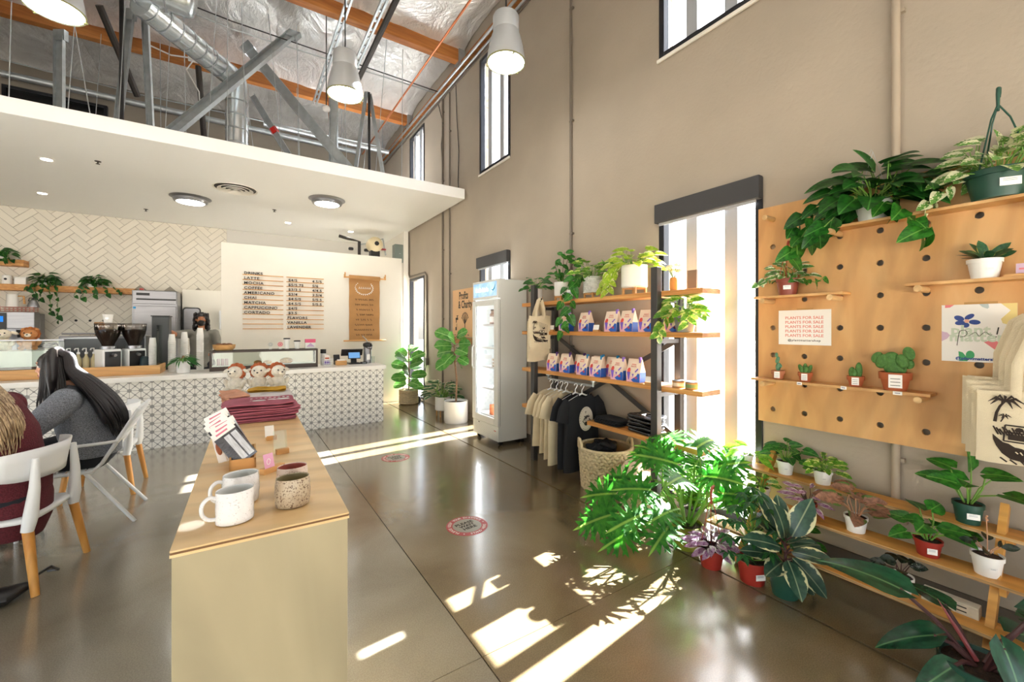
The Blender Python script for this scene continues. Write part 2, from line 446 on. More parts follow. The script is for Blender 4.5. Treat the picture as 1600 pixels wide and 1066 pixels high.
window('window_7', *WIN[0], Z2, Z3, 'high window beyond the plant stand')
d1 = window('door_1', *WIN[3], Z0, Z1, 'narrow bright glass door at the far end of the right wall', mull=False)
MB().tube([(3.31, 8.72, 0.95), (3.26, 8.72, 0.95), (3.26, 8.72, 1.3), (3.31, 8.72, 1.3)], 0.012).build('handle', m_steel, d1)

# ------------------------------------------------------------------ other walls
struct(MB().box(-8.2, XW, 11.6, 11.8, 0, 4.0).build('wall_back', m_grout), 'back wall of the cafe under the soffit')
struct(MB().box(-8.2, XW, 11.6, 11.8, 4.0, ZR).build('wall_back.001', m_upper), 'grey back wall above the soffit')
fw = MB()   # unseen shop front behind the viewer, openings assumed and sized for daylight fill
fw.box(-8.2, XW, -4.2, -4.0, 2.4, ZR)
for x in (-8.2, -5.4, -2.6, 0.2, 3.15): fw.box(x, x + 0.2, -4.2, -4.0, 0, 2.4)
struct(fw.build('wall_front', m_white), 'unseen white shop front, its openings added to let in daylight')
lw = MB(); lw.box(-8.2, -8.0, -4.0, 11.8, 2.6, ZR)  # unseen left wall, open bays added and sized to set the daylight
for y in (-4.0, -0.6, 2.8, 6.2): lw.box(-8.2, -8.0, y, y + 0.25, 0, 2.6)
lw.box(-8.2, -8.0, 6.2, 11.8, 0, 2.6)
struct(lw.build('wall_left', m_white), 'unseen white left wall, open bays added to let in daylight')

# ------------------------------------------------------------------ soffit and roof
struct(MB().box(-8.0, 3.315, 6.62, 11.6, 3.85, 4.03).build('soffit', m_soffit, bev=0.004), 'white dropped soffit slab above the cafe')
roof = struct(MB().box(-8.2, 3.55, -4.2, 11.8, 6.75, 6.9).build('ceiling', m_upper), 'roof deck lined with silver foil insulation')
BY = [-1.35, 1.35, 4.05, 6.75, 9.45]
r2 = random.Random(3)
ys = [-4.0] + BY + [11.6]
for j in range(len(ys) - 1):
    for i in range(8):
        x0, x1 = -7.95 + i * 1.41, -7.95 + (i + 1) * 1.41
        y0, y1 = ys[j] + 0.07, ys[j + 1] - 0.07
        if y1 < 3: nx = ny = 2
        else: nx, ny = 9, 15
        g = MB(); vs = []
        for a in range(ny + 1):
            for b in range(nx + 1):
                u, v = b / nx, a / ny
                sag = 0.10 * sin(pi * u) * sin(pi * v) + 0.03 * sin(7 * v + i * 2.1) * sin(pi * u) + r2.uniform(-0.012, 0.012)
                vs.append((x0 + (x1 - x0) * u, y0 + (y1 - y0) * v, 6.60 - sag - 0.10 * (abs(2 * v - 1) ** 6)))
        fs = [(a * (nx + 1) + b, a * (nx + 1) + b + 1, (a + 1) * (nx + 1) + b + 1, (a + 1) * (nx + 1) + b) for a in range(ny) for b in range(nx)]
        g.add(vs, fs).build('foil_panel', m_foil, roof, smooth=True, ang=80)
blab = ['orange timber roof beam ending at the wall near the right lamp', 'orange timber roof beam farther back, just behind the left and middle lamps']
for i, yb in enumerate(BY):
    lab = blab[i - 3] if i >= 3 else 'orange timber roof beam nearer the shop front, beam %s' % ('first', 'second', 'third')[i]
    t = tag(MB().box(-7.95, 3.3, yb - 0.07, yb + 0.07, 6.29, 6.60).build('roof_beam', m_glulam, bev=0.006), lab, 'beam', 'timber roof beams')
    MB().box(3.22, 3.345, yb - 0.09, yb + 0.09, 6.26, 6.5).build('beam_hanger', m_galv, t)
# wall plate and service runs along the head of the right wall
tag(MB().box(3.26, 3.345, -4, 11.6, 6.20, 6.29).build('wall_plate', m_glulam), 'timber plate running along the head of the right wall', 'plate')
for k, (x, z, r, m, l) in enumerate([(3.22, 6.16, 0.022, m_galv, 'upper bright conduit along the head of the right wall'), (3.29, 6.11, 0.018, m_galv, 'middle bright conduit along the head of the right wall'), (3.325, 6.03, 0.012, m_conduitd, 'thin dark cable run lowest along the head of the right wall')]):
    z = z if k < 2 else 6.075
    tag(MB().tube([(x, -3.9, z), (x, 3, z), (x, 11.5, z)], r, 8).build('conduit_run', m), l, 'conduit')

# vertical conduits on the right wall
def conduit(name, y, z0, z1, r, m, lab, pts=None, x=3.33):
    t = tag(MB().tube(pts or [(x, y, z0), (x, y, z1)], r, 10).build(name, m, smooth=True), lab, 'conduit')
    n = 0; z = z0 + 0.35
    while z < z1 - 0.2 and n < 7:
        MB().box(XW - 0.03, XW - 0.001, y - 0.04, y + 0.018, z, z + 0.02).build('clip', m, t); z += 1.35; n += 1
    return t
conduit('conduit', 7.616, 0.05, 6.1, 0.017, m_conduitd, 'thin grey conduit nearest the far glass door, left of the pair')
conduit('conduit', 7.288, 0.9, 6.05, 0.013, m_conduitd, 'thin grey conduit passing the soffit end, right of the pair')
conduit('conduit', 3.821, 1.0, 6.05, 0.016, m_conduitd, 'thin conduit above the retail shelf, between the high windows')
cd = conduit('conduit', 0.852, 0.42, 6.1, 0.022, m_conduit, 'taupe conduit passing behind the peg board', x=3.322)
MB().box(3.30, 3.349, 0.80, 0.90, 0.40, 0.52).build('outlet_box', m_conduit, cd, bev=0.004)
conduit('conduit', 9.60, 2.8, 3.8, 0.018, m_conduitd, 'conduit bending over the head of the far glass door', pts=[(3.33, 9.565, 3.84), (3.33, 9.565, 2.85), (3.33, 9.52, 2.78), (3.33, 8.55, 2.78), (3.33, 8.45, 2.70), (3.33, 8.42, 0.95)])
ob = tag(MB().box(3.28, 3.345, 8.36, 8.48, 0.80, 0.95).build('outlet_box', m_conduitd, bev=0.006), 'small outlet box low beside the far glass door', 'outlet')
MB().tube([(3.30, 8.42, 0.80), (3.27, 8.44, 0.5), (3.30, 8.40, 0.2), (3.25, 8.42, 0.01)], 0.008, 6).build('cord', m_dark, ob)
tag(MB().tube([(3.30, 7.75, 6.02), (3.33, 7.60, 5.6), (3.33, 7.68, 5.2), (3.335, 7.63, 4.6), (3.335, 7.66, 4.1)], 0.007, 6).build('loose_cable', m_dark), 'loose black cable hanging left of the paired conduits', 'cable')
tag(MB().tube([(3.30, 6.95, 6.02), (3.335, 6.98, 5.4), (3.335, 6.90, 4.8), (3.335, 6.93, 4.25), (3.33, 6.9, 4.1)], 0.007, 6).build('loose_cable', m_dark), 'loose black cable hanging right of the paired conduits', 'cable')
bb = MB().box(XW - 0.016, XW - 0.0005, -4, 1.62, 0.0, 0.11).build('baseboard_right', mat('dark_baseboard', '#5a5148', 0.6)); struct(bb)
struct(MB().box(XW - 0.016, XW - 0.0005, 2.58, 5.18, 0.0, 0.11).build('baseboard_right.001', bpy.data.materials['dark_baseboard']))
struct(MB().box(XW - 0.016, XW - 0.0005, 6.14, 8.61, 0.0, 0.11).build('baseboard_right.002', m_wall))
# ------------------------------------------------------------------ hanging lamps
m_lens = emis('lamp_lens', '#fffdf6', LAMP)
m_shadeg = mat('lamp_shade_grey', '#b7babd', 0.35, 0.2)
m_rimy = mat('lamp_rim', '#8b8a5a', 0.4)
def pendant(x, y, lab):
    t = thing('hanging_lamp', lab, 'lamp', (x, y, 4.30), group='large grey hanging lamps')
    MB().lathe([(0.195, 0.0), (0.198, 0.01), (0.19, 0.08), (0.172, 0.18), (0.15, 0.27), (0.132, 0.315), (0.13, 0.325), (0.135, 0.335), (0.135, 0.47), (0.125, 0.49), (0.02, 0.495)], 36, cap0=False).build('shade', m_shadeg, t, smooth=True, ang=30)
    MB().lathe([(0.186, 0.004), (0.199, 0.0), (0.200, 0.014), (0.194, 0.018)], 36, cap0=False).build('rim', m_rimy, t, smooth=True)
    MB().lathe([(0.001, -0.006), (0.10, -0.004), (0.187, 0.006)], 32, cap0=False).build('lens', m_lens, t, smooth=True)
    for a in (20, 140, 260):
        MB().obox((0.19 * cos(R(a)), 0.19 * sin(R(a)), -0.004), (0.03, 0.016, 0.012), (0, 0, R(a))).build('clip', m_rimy, t)
    MB().tube([(0, 0, 0.49), (0, 0, 2.2)], 0.008, 6).build('cord', m_dark, t)
    return t
pl = pendant(2.295, 3.64, 'grey hanging lamp against the right wall, before the high window')
dup(pl, (1.03, 5.165, 4.30), label='grey hanging lamp in the middle, over the end of the soffit')
dup(pl, (-1.334, 5.14, 4.30), label='grey hanging lamp cut by the top left corner of the picture')
for x, y, nm in ((-3.7, 3.6, 'left of the seated women'), (-1.3, 0.6, 'left of the plinths'), (1.1, -0.9, 'over the entrance'), (-3.7, -1.2, 'over the left of the entrance'), (1.1, 1.9, 'over the mugs'), (-6.0, 1.2, 'near the left wall')):  # unseen lamps added to brighten the room
    dup(pl, (x, y, 4.30), label='unseen grey hanging lamp added for fill light, ' + nm)

# ------------------------------------------------------------------ soffit lights, vent, sprinkler heads
m_down = emis('downlight_lens', '#fffaf0', LAMP * 2)
def downlight(x, y, lab):
    t = thing('downlight', lab, 'light', (x, y, 3.85), group='recessed downlights in the soffit')
    MB().lathe([(0.075, -0.001), (0.075, -0.006), (0.058, -0.008), (0.056, -0.001)], 24, cap0=False).build('trim_ring', m_white, t)
    MB().lathe([(0.0005, -0.003), (0.056, -0.003)], 24, cap0=False).build('lens', m_down, t); return t
dl = downlight(-2.182, 8.129, 'recessed downlight nearest the soffit edge on the left')
for x, y, l in ((-2.791, 10.205, 'recessed downlight at the far left, above the tiled wall'), (0.863, 10.157, 'recessed downlight above the menu wall, left of two'), (2.177, 10.291, 'recessed downlight above the menu wall, right of two')):
    dup(dl, (x, y, 3.85), label=l)
m_disc = emis('disc_lens', '#fffdf4', LAMP * 0.9)
def disc(x, y, lab):
    t = thing('disc_light', lab, 'light', (x, y, 3.80), group='steel ringed disc lights')
    MB().lathe([(0.20, -0.035), (0.235, -0.03), (0.25, 0.0), (0.25, 0.02), (0.30, 0.045), (0.30, 0.05)], 40, cap0=False, cap1=True).build('ring', m_steel, t, smooth=True, ang=25)
    MB().lathe([(0.0005, -0.036), (0.20, -0.034)], 36, cap0=False).build('lens', m_disc, t); return t
dk = disc(-0.722, 9.159, 'steel ringed disc light left of the round air vent')
dup(dk, (1.289, 7.982, 3.80), label='steel ringed disc light right of the round air vent')
t = thing('air_vent', 'white round ceiling vent of nested rings between disc lights', 'vent', (-0.063, 8.165, 3.85))
for i, (r, z) in enumerate(((0.31, -0.012), (0.25, -0.03), (0.19, -0.042), (0.13, -0.050), (0.07, -0.055))):
    MB().lathe([(r - 0.055, z + 0.028), (r, z), (r, z + 0.008), (r - 0.05, z + 0.036)], 40, cap0=False).build('ring', m_white, t, smooth=True, ang=30)
MB().lathe([(0.0005, -0.001), (0.30, -0.001)], 32, cap0=False).build('throat', mat('vent_dark', '#4a463f', 0.8), t)
for x, y, l in ((-1.623, 7.842, 'small brass sprinkler head near the left soffit edge'), (-1.507, 10.493, 'small brass sprinkler head above the tiled wall'), (0.55, 9.2, 'small brass sprinkler head behind the vent')):
    t = thing('fire_sprinkler', l, 'sprinkler', (x, y, 3.85))
    MB().lathe([(0.035, -0.001), (0.035, -0.006), (0.01, -0.01), (0.008, -0.035)], 12).build('body', m_blackpipe, t)
    MB().lathe([(0.022, -0.04), (0.022, -0.035)], 12, cap1=True).build('deflector', m_blackpipe, t)

# ------------------------------------------------------------------ ducts above the soffit
def seams(t, a, b, r, n):
    a, b = V(a), V(b)
    for i in range(n):
        p = a.lerp(b, (i + 0.5) / n); d = (b - a).normalized() * 0.008
        MB().tube([p - d, p + d], r + 0.006, 28, cap=False).build('seam', m_galv, t)
t = thing('air_duct', 'large silver spiral duct entering at the top edge', 'duct', (-0.47, 6.4, 5.67))
MB().tube([(-6.5, 6.4, 5.67), (-0.55, 6.4, 5.67), (-0.49, 6.4, 5.67), (-0.45, 6.4, 5.67)], [0.29, 0.29, 0.275, 0.20], 36).build('pipe', m_duct, t, smooth=True, world=True, ang=50)
seams(t, (-3.2, 6.4, 5.67), (-0.6, 6.4, 5.67), 0.29, 9)
for c in t.children:
    if c.name.startswith('seam'): c.matrix_parent_inverse = worldm(t).inverted()
t = thing('air_duct', 'silver round duct sloping down from the trunk into the soffit', 'duct', (-0.04, 7.6, 4.03))
A, B_, G = (-0.98, 6.5, 5.40), (-0.10, 7.53, 5.34), (-0.04, 7.6, 5.20)
MB().tube([A, B_, (-0.055, 7.582, 5.30), G, (-0.04, 7.6, 5.06), (-0.04, 7.6, 4.0)], 0.15, 28).build('pipe', m_duct, t, smooth=True, world=True, ang=60)
seams(t, A, B_, 0.15, 8); seams(t, (-0.04, 7.6, 5.1), (-0.04, 7.6, 4.05), 0.15, 5)
for c in t.children:
    if c.name.startswith('seam'): c.matrix_parent_inverse = worldm(t).inverted()

# ------------------------------------------------------------------ braces, rods and pipes above the soffit
def brace(p, q, wd, lab, m=None, flat=0.35, plate=True):
    t = thing('metal_brace', lab, 'brace', p)
    MB().bar(p, q, wd, wd * 0.12, up=(0.55, 0.84, 0)).build('web', m or m_galv, t, world=True)
    d = V(q) - V(p); f, x, u = basis(d, (0.55, 0.84, 0))
    for s in (-1, 1):
        o = x * (wd / 2 * s) + u * (-wd * flat / 2); MB().bar(V(p) + o, V(q) + o, wd * 0.08, wd * flat, up=(0.55, 0.84, 0)).build('flange', m or m_galv, t, world=True)
    if plate:
        MB().bar(V(q) - f * 0.06, V(q) + f * 0.10, wd * 1.3, wd * 0.5, up=(0.55, 0.84, 0)).build('end_plate', m_galv, t, world=True)
    return t
brace((-2.269, 9.0, 4.03), (-2.269, 9.0, 5.97), 0.13, 'upright galvanised stud at far left above the soffit')
brace((-1.478, 8, 4.03), (-1.309, 8, 6.05), 0.10, 'leaning galvanised brace left of the round duct, left of the pair')
brace((-1.07, 8, 4.03), (-1.149, 8, 6.12), 0.09, 'near upright galvanised brace left of the round duct, right of the pair')
brace((-0.745, 6.84, 4.03), (0.70, 7.56, 6.28), 0.15, 'wide galvanised brace crossing up in front of the round duct')
brace((1.62, 7.15, 4.03), (0.12, 8.35, 6.30), 0.15, 'wide galvanised brace crossing down to the right of the duct')
bt = brace((0.95, 8.4, 4.3), (0.199, 9.2, 5.93), 0.10, 'thin far brace banded with red tape', plate=False)
MB().bar((0.545, 8.831, 5.18), (0.50, 8.879, 5.278), 0.125, 0.05, up=(0.55, 0.84, 0)).build('tape_band', mat('red_tape', '#e2231c', 0.5), bt, world=True)
brace((1.338, 7.6, 4.03), (1.338, 7.6, 5.6), 0.13, 'upright galvanised stud right below the middle lamp', plate=False)
brace((1.65, 7.6, 4.03), (1.927, 7.8, 5.88), 0.06, 'slim bright brace leaning left of the black rod', plate=False)
brace((2.22, 7.6, 4.03), (1.984, 7.8, 5.85), 0.06, 'slim bright brace leaning right of the black rod', plate=False)
brace((-0.55, 8.8, 4.03), (0.05, 8.9, 4.95), 0.10, 'short brace half hidden behind the round duct', plate=False)
def pipe(name, pts, r, m, lab, cat='pipe', n=8):
    return tag(MB().tube(pts, r, n).build(name, m, smooth=True), lab, cat)
pipe('black_rod', [(1.957, 7.72, 4.03), (1.957, 7.76, 5.85)], 0.022, m_dark, 'black rod standing between the two slim braces', 'rod')
pipe('black_rod', [(-1.376, 7.8, 4.03), (-1.376, 7.8, 6.2)], 0.026, m_dark, 'black rod crossing behind the leaning left brace', 'rod')
pipe('iron_pipe', [(-1.745, 8.5, 6.35), (-1.441, 9.3, 5.47)], 0.05, m_blackpipe, 'dark iron pipe sloping behind the left braces')
pipe('iron_pipe', [(-0.62, 9.2, 6.2), (-0.50, 9.3, 4.4), (-0.42, 9.3, 4.05)], 0.045, m_blackpipe, 'dark iron pipe left of the duct elbow')
pipe('copper_pipe', [(2.66, 3.2, 6.10), (2.66, 11.2, 6.10)], 0.017, m_copper, 'long copper pipe running under the roof along the right')
pipe('iron_pipe', [(1.81, 3.2, 6.12), (1.81, 8.6, 6.12)], 0.045, m_blackpipe, 'dark iron pipe running under the roof left of the copper pipe')
pipe('copper_pipe', [(1.55, 9.3, 6.5), (1.55, 9.3, 6.1), (1.62, 9.4, 5.2)], 0.03, m_copper, 'short copper drop behind the slim braces')
pipe('sprinkler_main', [(-7, 11.2, 6.12), (2.6, 11.2, 6.12)], 0.06, m_galv, 'pale sprinkler main along the head of the back wall', n=12)
sp = pipe('sprinkler_main', [(0.4, 9.9, 5.75), (2.95, 9.9, 5.75)], 0.05, m_galv, 'pale pipe crossing behind the crossed braces', n=12)
for x in (0.7, 1.9, 2.8): MB().cyl((x, 9.9, 5.75), (x, 9.9, 6.6), 0.008, 6).build('hanger_rod', m_galv, sp)
def channel(x, y0, y1, z, lab):
    t = thing('slotted_channel', lab, 'channel', (x, y0, z))
    for s in (-1, 1):
        MB().box(x + s * 0.03 - 0.014, x + s * 0.03 + 0.014, y0, y1, z - 0.02, z + 0.02).build('rail', m_galv, t, world=True)
    k = MB()
    yy = y0 + 0.1
    while yy < y1: k.box(x - 0.012, x + 0.012, yy, yy + 0.05, z - 0.012, z + 0.012); yy += 0.22
    k.build('rungs', m_galv, t, world=True, kind='stuff')
channel(1.257, 3.4, 9.2, 6.1, 'slotted steel channel under the roof above the middle lamp')
channel(1.65, 3.4, 8.2, 6.05, 'slotted steel channel under the roof beside the dark pipe')
channel(0.86, 4.9, 6.3, 6.15, 'short slotted steel channel left of the middle lamp')
def wire(p, q, lab=None, r=0.0035, sag=0.0, m=None):
    a, b = V(p), V(q); mid = (a + b) / 2 + V((0, 0, -sag))
    return tag(MB().tube([a, a.lerp(mid, 0.55), mid, b.lerp(mid, 0.55), b] if sag else [a, b], r, 5).build('hanger_wire', m or m_galv), lab or 'thin straight hanger wire dropping to the soffit', 'wire', None if lab else 'hanger wires above the soffit')
r3 = random.Random(11)
for i in range(26):
    x = -3.3 + i * 0.225; y = r3.choice((7.0, 7.05, 8.6, 9.1)); z1 = 6.27
    o = wire((x, y, 4.03), (x + r3.uniform(-0.3, 0.3), y + r3.uniform(-0.25, 0.25), z1), 'thin straight hanger wire above the soffit, ' + ORD[i] + ' from the left', 0.005); o['group'] = 'hanger wires above the soffit'
wire((-3.4, 7.5, 6.35), (3.2, 7.7, 6.2), 'long pale cable looped across the roof bay', 0.012, 0.18)
wire((-3.4, 7.35, 6.3), (3.2, 7.55, 6.15), 'long dark cable looped across the roof bay', 0.010, 0.10, m_dark)
wire((-6, 10.4, 6.1), (2.9, 10.4, 6.05), 'pale cable along the shadowed rear bay', 0.012, 0.1)
# dark windows in the back wall above the soffit
for x0, x1, l in ((-3.62, -2.92, 'dark upper back window, left one'), (-2.85, -2.30, 'dark upper back window, right one')):
    o = MB(); o.box(x0, x1, 11.55, 11.6, 5.55, 6.02)
    o = tag(o.build('vent_window', mat('dark_pane', '#15171a', 0.25)), l + ' above the soffit', 'window')
    f = MB(); f.box(x0 - 0.05, x0, 11.53, 11.6, 5.5, 6.07); f.box(x1, x1 + 0.05, 11.53, 11.6, 5.5, 6.07); f.box(x0, x1, 11.53, 11.6, 6.02, 6.07); f.build('frame', m_frame, o)
t = thing('smoke_detector', 'round white globe fixture beneath the roof left of the middle lamp', 'fixture', (1.12, 7.0, 4.98))
MB().ell((0, 0, 0), 0.06, 0.06, 0.05).build('globe', m_pot, t, smooth=True); MB().cyl((0, 0, 0.04), (0, 0, 1.55), 0.008, 8).build('stem', m_dark, t)
t = thing('junction_box', 'small white junction box fixed on the rear roof beam', 'box', (-0.70, 9.33, 6.40))
MB().box(-0.07, 0.07, -0.06, 0.0, -0.09, 0.09).build('box', m_pot, t, bev=0.005)
MB().tube([(-0.05, -0.05, -0.05), (-0.3, -0.1, -0.12), (-0.6, -0.1, -0.05)], 0.012, 6).build('cable', m_pot, t)
MB().tube([(0, -0.05, -0.09), (-0.08, -0.2, -0.35), (0.1, -0.25, -0.7), (0.12, -0.2, -1.1)], 0.010, 6).build('cord', m_pot, t)
# fire riser and siren over the menu wall
t = thing('fire_riser', 'fire riser pipework with valve above the menu wall', 'pipe', (2.35, 10.2, 3.0))
MB().tube([(0, 0, -3.0), (0, 0, 0.62), (-0.25, 0, 0.66), (-0.45, 0, 0.70)], 0.035, 10).build('riser', m_blackpipe, t, smooth=True)
MB().tube([(0, 0, 0.55), (0.3, 0, 0.62), (0.55, 0.0, 0.75), (0.62, 0, 0.35)], 0.02, 8).build('pipe', m_galv, t, smooth=True)
for x in (-0.2, 0.15): MB().lathe([(0.001, -0.03), (0.05, -0.03), (0.06, 0.0), (0.05, 0.03)], 14, (x, -0.06, 0.42), cap1=True).build('gauge', m_dark, t)
MB().lathe([(0.02, 0), (0.08, 0.01), (0.08, 0.03), (0.02, 0.04)], 12, (0.52, -0.1, 0.45)).build('valve_wheel', mat('valve_red', '#b3202c', 0.4), t)
t = thing('pressure_tank', 'cream round pressure tank above the menu wall', 'tank', (2.62, 9.9, 3.52))
MB().tube([(0, -0.20, 0), (0, -0.18, 0), (0, -0.1, 0), (0, 0.1, 0), (0, 0.2, 0)], [0.06, 0.12, 0.17, 0.17, 0.1], 24).build('shell', mat('tank_cream', '#dccdaa', 0.4), t, smooth=True)
MB().tube([(0, -0.22, 0), (0, -0.195, 0)], 0.05, 16).build('port', m_dark, t)
MB().box(-0.1, 0.1, -0.1, 0.1, -0.40, -0.15).build('bracket', m_dark, t)
t = thing('electric_box', 'grey electrical box at the right end above the menu wall', 'box', (3.112, 9.72, 3.12))
MB().box(-0.10, 0.10, -0.1, 0.1, 0, 0.42).build('cabinet', mat('box_grey', '#7f8a86', 0.45, 0.3), t, bev=0.008)
MB().lathe([(0.001, 0), (0.02, 0.0), (0.02, 0.01)], 10, (0.02, -0.105, 0.2)).build('knob', m_galv, t)
# ------------------------------------------------------------------ counter faced with star tiles
ct = thing('service_counter', 'white topped service counter faced with grey star tiles', 'counter', (0.0, 7.15, 0))
MB().box(-4.6, 2.04, 7.15, 7.9, 0, 0.885).build('body', m_grout, ct, world=True)
MB().box(-4.6, -0.8, 7.9, 8.55, 0, 0.885).build('rear_body', m_grout, ct, world=True)
w = MB(); w.box(-4.6, 2.075, 7.105, 7.96, 0.885, 0.95)
w.build('worktop', m_quartz, ct, world=True, bev=0.004)
MB().box(-4.6, -0.8, 7.962, 8.58, 0.885, 0.95).build('rear_worktop', m_quartz, ct, world=True)
TS = 0.2225
def star_tile():
    mb = MB(); g = 0.0012; mb.box(g, TS - g, -0.008, 0, g, TS - g); mb.mi = 1
    a = TS / 2
    for i in range(2):
        for j in range(2):
            cx, cz = (i + .5) * a, (j + .5) * a
            cor = [(i * a, j * a), ((i + 1) * a, j * a), ((i + 1) * a, (j + 1) * a), (i * a, (j + 1) * a)]
            for k in range(4):
                p, q, c = V(cor[k]), V(cor[(k + 1) % 4]), V((cx, cz))
                cen = (p + q + c) / 3; ins = 0.875
                P, Q, K = (cen + (s - cen) * ins for s in (p, q, c))
                def cut(A, B, f): return A.lerp(B, f)
                poly = [cut(P, Q, .19), cut(Q, P, .19), cut(Q, K, .22), cut(K, Q, .12), cut(K, P, .12), cut(P, K, .22)]
                n = len(mb.v)
                mb.add([(r.x, -0.0086, r.y) for r in poly], [tuple(range(6))])
    return mb.mesh('star_tile', [m_starg, m_starw])
stm = star_tile(); nx = 0
for i in range(24):
    for j in range(4):
        x = 2.04 - (i + 1) * TS; z = 0.885 - (j + 1) * TS
        o = put('tile', stm, ct, Matrix.Translation((x - 0.0, 0, z)))
# ------------------------------------------------------------------ herringbone wall tiles
wb = bpy.data.objects['wall_back']; TWd = 0.115; TL = 0.345
struct(MB().box(-0.255, 3.214, 11.585, 11.5995, 0, 3.848).build('trim_2', mat('shaded_white', '#cfccc6', 0.6)), 'white wall lining darkened for shade, right of the herringbone tiles')  # white paint greyed so the wall's shade sits in its colour
full = MB().box(0.003, TL - 0.003, -0.009, 0, 0.003, TWd - 0.003).mesh('tile', m_tilew)
def clip(poly, ax, val, keep_less):
    out = []
    for i in range(len(poly)):
        a, b = poly[i], poly[(i + 1) % len(poly)]
        ia = (a[ax] <= val) == keep_less; ib = (b[ax] <= val) == keep_less
        if ia: out.append(a)
        if ia != ib:
            t = (val - a[ax]) / (b[ax] - a[ax]); out.append((a[0] + (b[0] - a[0]) * t, a[1] + (b[1] - a[1]) * t))
    return out
cs = sqrt(.5); nt = 0
def vis(x, z):
    if x < -4.05 or x > 0.1 or z > 4.1 or z < 1.15: return False
    if x > -1.75 and z < 2.33: return False
    return True
for m_ in range(-8, 9):
    for k in range(-70, 70):
        for v in (0, 1):
            X, Y = (k + 6 * m_) * TWd, (k + v) * TWd
            w_, h_ = (TL, TWd) if v == 0 else (TWd, TL)
            c4 = [(X + .003, Y + .003), (X + w_ - .003, Y + .003), (X + w_ - .003, Y + h_ - .003), (X + .003, Y + h_ - .003)]
            q = [((a - b) * cs - 2.0, (a + b) * cs + 2.4) for a, b in c4]
            mx = sum(p[0] for p in q) / 4; mz = sum(p[1] for p in q) / 4
            if not vis(mx, mz): continue
            if max(p[1] for p in q) > 3.846 or max(p[0] for p in q) > -0.258:
                q2 = clip(clip(q, 1, 3.846, True), 0, -0.258, True) if min(p[0] for p in q) < -0.258 else []
                if len(q2) < 3: continue
                MB().prism([(a, 11.6, b) for a, b in q2], (0, -0.009, 0)).build('tile', m_tilew, wb); nt += 1; continue
            ang = -pi / 4 if v == 0 else -3 * pi / 4
            if v == 0: M = Matrix.Translation((X * cs - Y * cs - 2.0, 11.6, (X + Y) * cs + 2.4)) @ Matrix.Rotation(-pi / 4, 4, 'Y')
            else: M = Matrix.Translation(((X + TWd - Y) * cs - 2.0, 11.6, (X + TWd + Y) * cs + 2.4)) @ Matrix.Rotation(-3 * pi / 4, 4, 'Y')
            put('tile', full, wb, M); nt += 1
# ------------------------------------------------------------------ menu wall
mw = MB().box(-0.28, 2.94, 8.9, 9.05, 0, 3.088).build('partition_wall', m_white, bev=0.004); struct(mw, 'white half height menu wall behind the counter')
m_let = mat('black_letters', '#151515', 0.5)
def ledge_board(name, x0, x1, rows, lab):
    t = thing(name, lab, 'menu', (x0, 8.9, 1.57))
    for i in range(12):
        z = 2.545 - i * 0.0885
        MB().box(x0, x1, 8.872, 8.9, z - 0.011, z + 0.002).build('ledge', m_oak, t, world=True)
    for i, items in rows:
        z = 2.545 - i * 0.0885 + 0.003
        for dx, s in items:
            o = text_mb(s, 0.068, 0.0012, 0.003, 'LEFT', 1.12, 1.12).build('lettering', m_let, t)
            o.matrix_parent_inverse = worldm(t).inverted(); o.matrix_basis = TM((x0 + dx, 8.880, z), FACE_SY)
ledge_board('menu_ledges', 0.037, 0.677, [(i, [(0.02, s)]) for i, s in enumerate(('DRINKS', 'LATTE', 'MOCHA', 'COFFEE', 'AMERICANO', 'CHAI', 'MATCHA', 'CAPPUCCINO', 'CORTADO'))], 'left column of wooden letter ledges listing drinks on white wall')
pr_ = [('$4/5', '4.5/5'), ('$5/5.75', '5/6'), ('$3/3.5', '4/4.5'), ('$3/4', '3.5/4'), ('$4.5/5', '5/5.5'), ('$4.5/5', '5/5.5'), ('$4/5', ''), ('$3.5', '')]
rows = [(i + 1, [(0.03, a)] + ([(0.44, b)] if b else [])) for i, (a, b) in enumerate(pr_)] + [(9, [(0.015, 'FLAVORS')]), (10, [(0.015, 'VANILLA')]), (11, [(0.015, 'LAVENDER')])]
ledge_board('menu_ledges', 0.729, 1.374, rows, 'right column of wooden letter ledges listing prices and flavors')
t = thing('paper_scroll', 'brown kraft paper scroll menu hung on wooden dowels', 'scroll', (2.14, 8.86, 1.3))
s = MB(); n = 14; vs = []
for i in range(n + 1):
    z = 1.325 + (2.60 - 1.325) * i / n; yy = 8.872 - 0.012 * sin(i * 1.3)
    vs += [(1.845, yy, z), (2.455, yy, z)]
s.add(vs, [(2 * i, 2 * i + 1, 2 * i + 3, 2 * i + 2) for i in range(n)]); s.add([(a, b + 0.002, c) for a, b, c in vs], [(2 * i + 2, 2 * i + 3, 2 * i + 1, 2 * i) for i in range(n)])
s.build('paper', m_kraft, t, world=True, smooth=True)
MB().tube([(1.845, 8.85, 2.61), (2.455, 8.85, 2.61)], 0.045, 20).build('paper_roll', m_kraft, t, world=True, smooth=True)
MB().tube([(1.74, 8.85, 2.61), (2.58, 8.85, 2.61)], 0.014, 10).build('dowel', m_oak, t, world=True, smooth=True)
MB().tube([(1.74, 8.86, 1.325), (2.58, 8.86, 1.325)], 0.014, 10).build('dowel', m_oak, t, world=True, smooth=True)
for x in (1.76, 2.56): MB().tube([(x, 8.895, 2.66), (x, 8.84, 2.60), (x, 8.82, 2.66), (x, 8.82, 2.70)], 0.012, 8).build('bracket', m_oak, t, world=True)
sc = MB(); r4 = random.Random(5); 
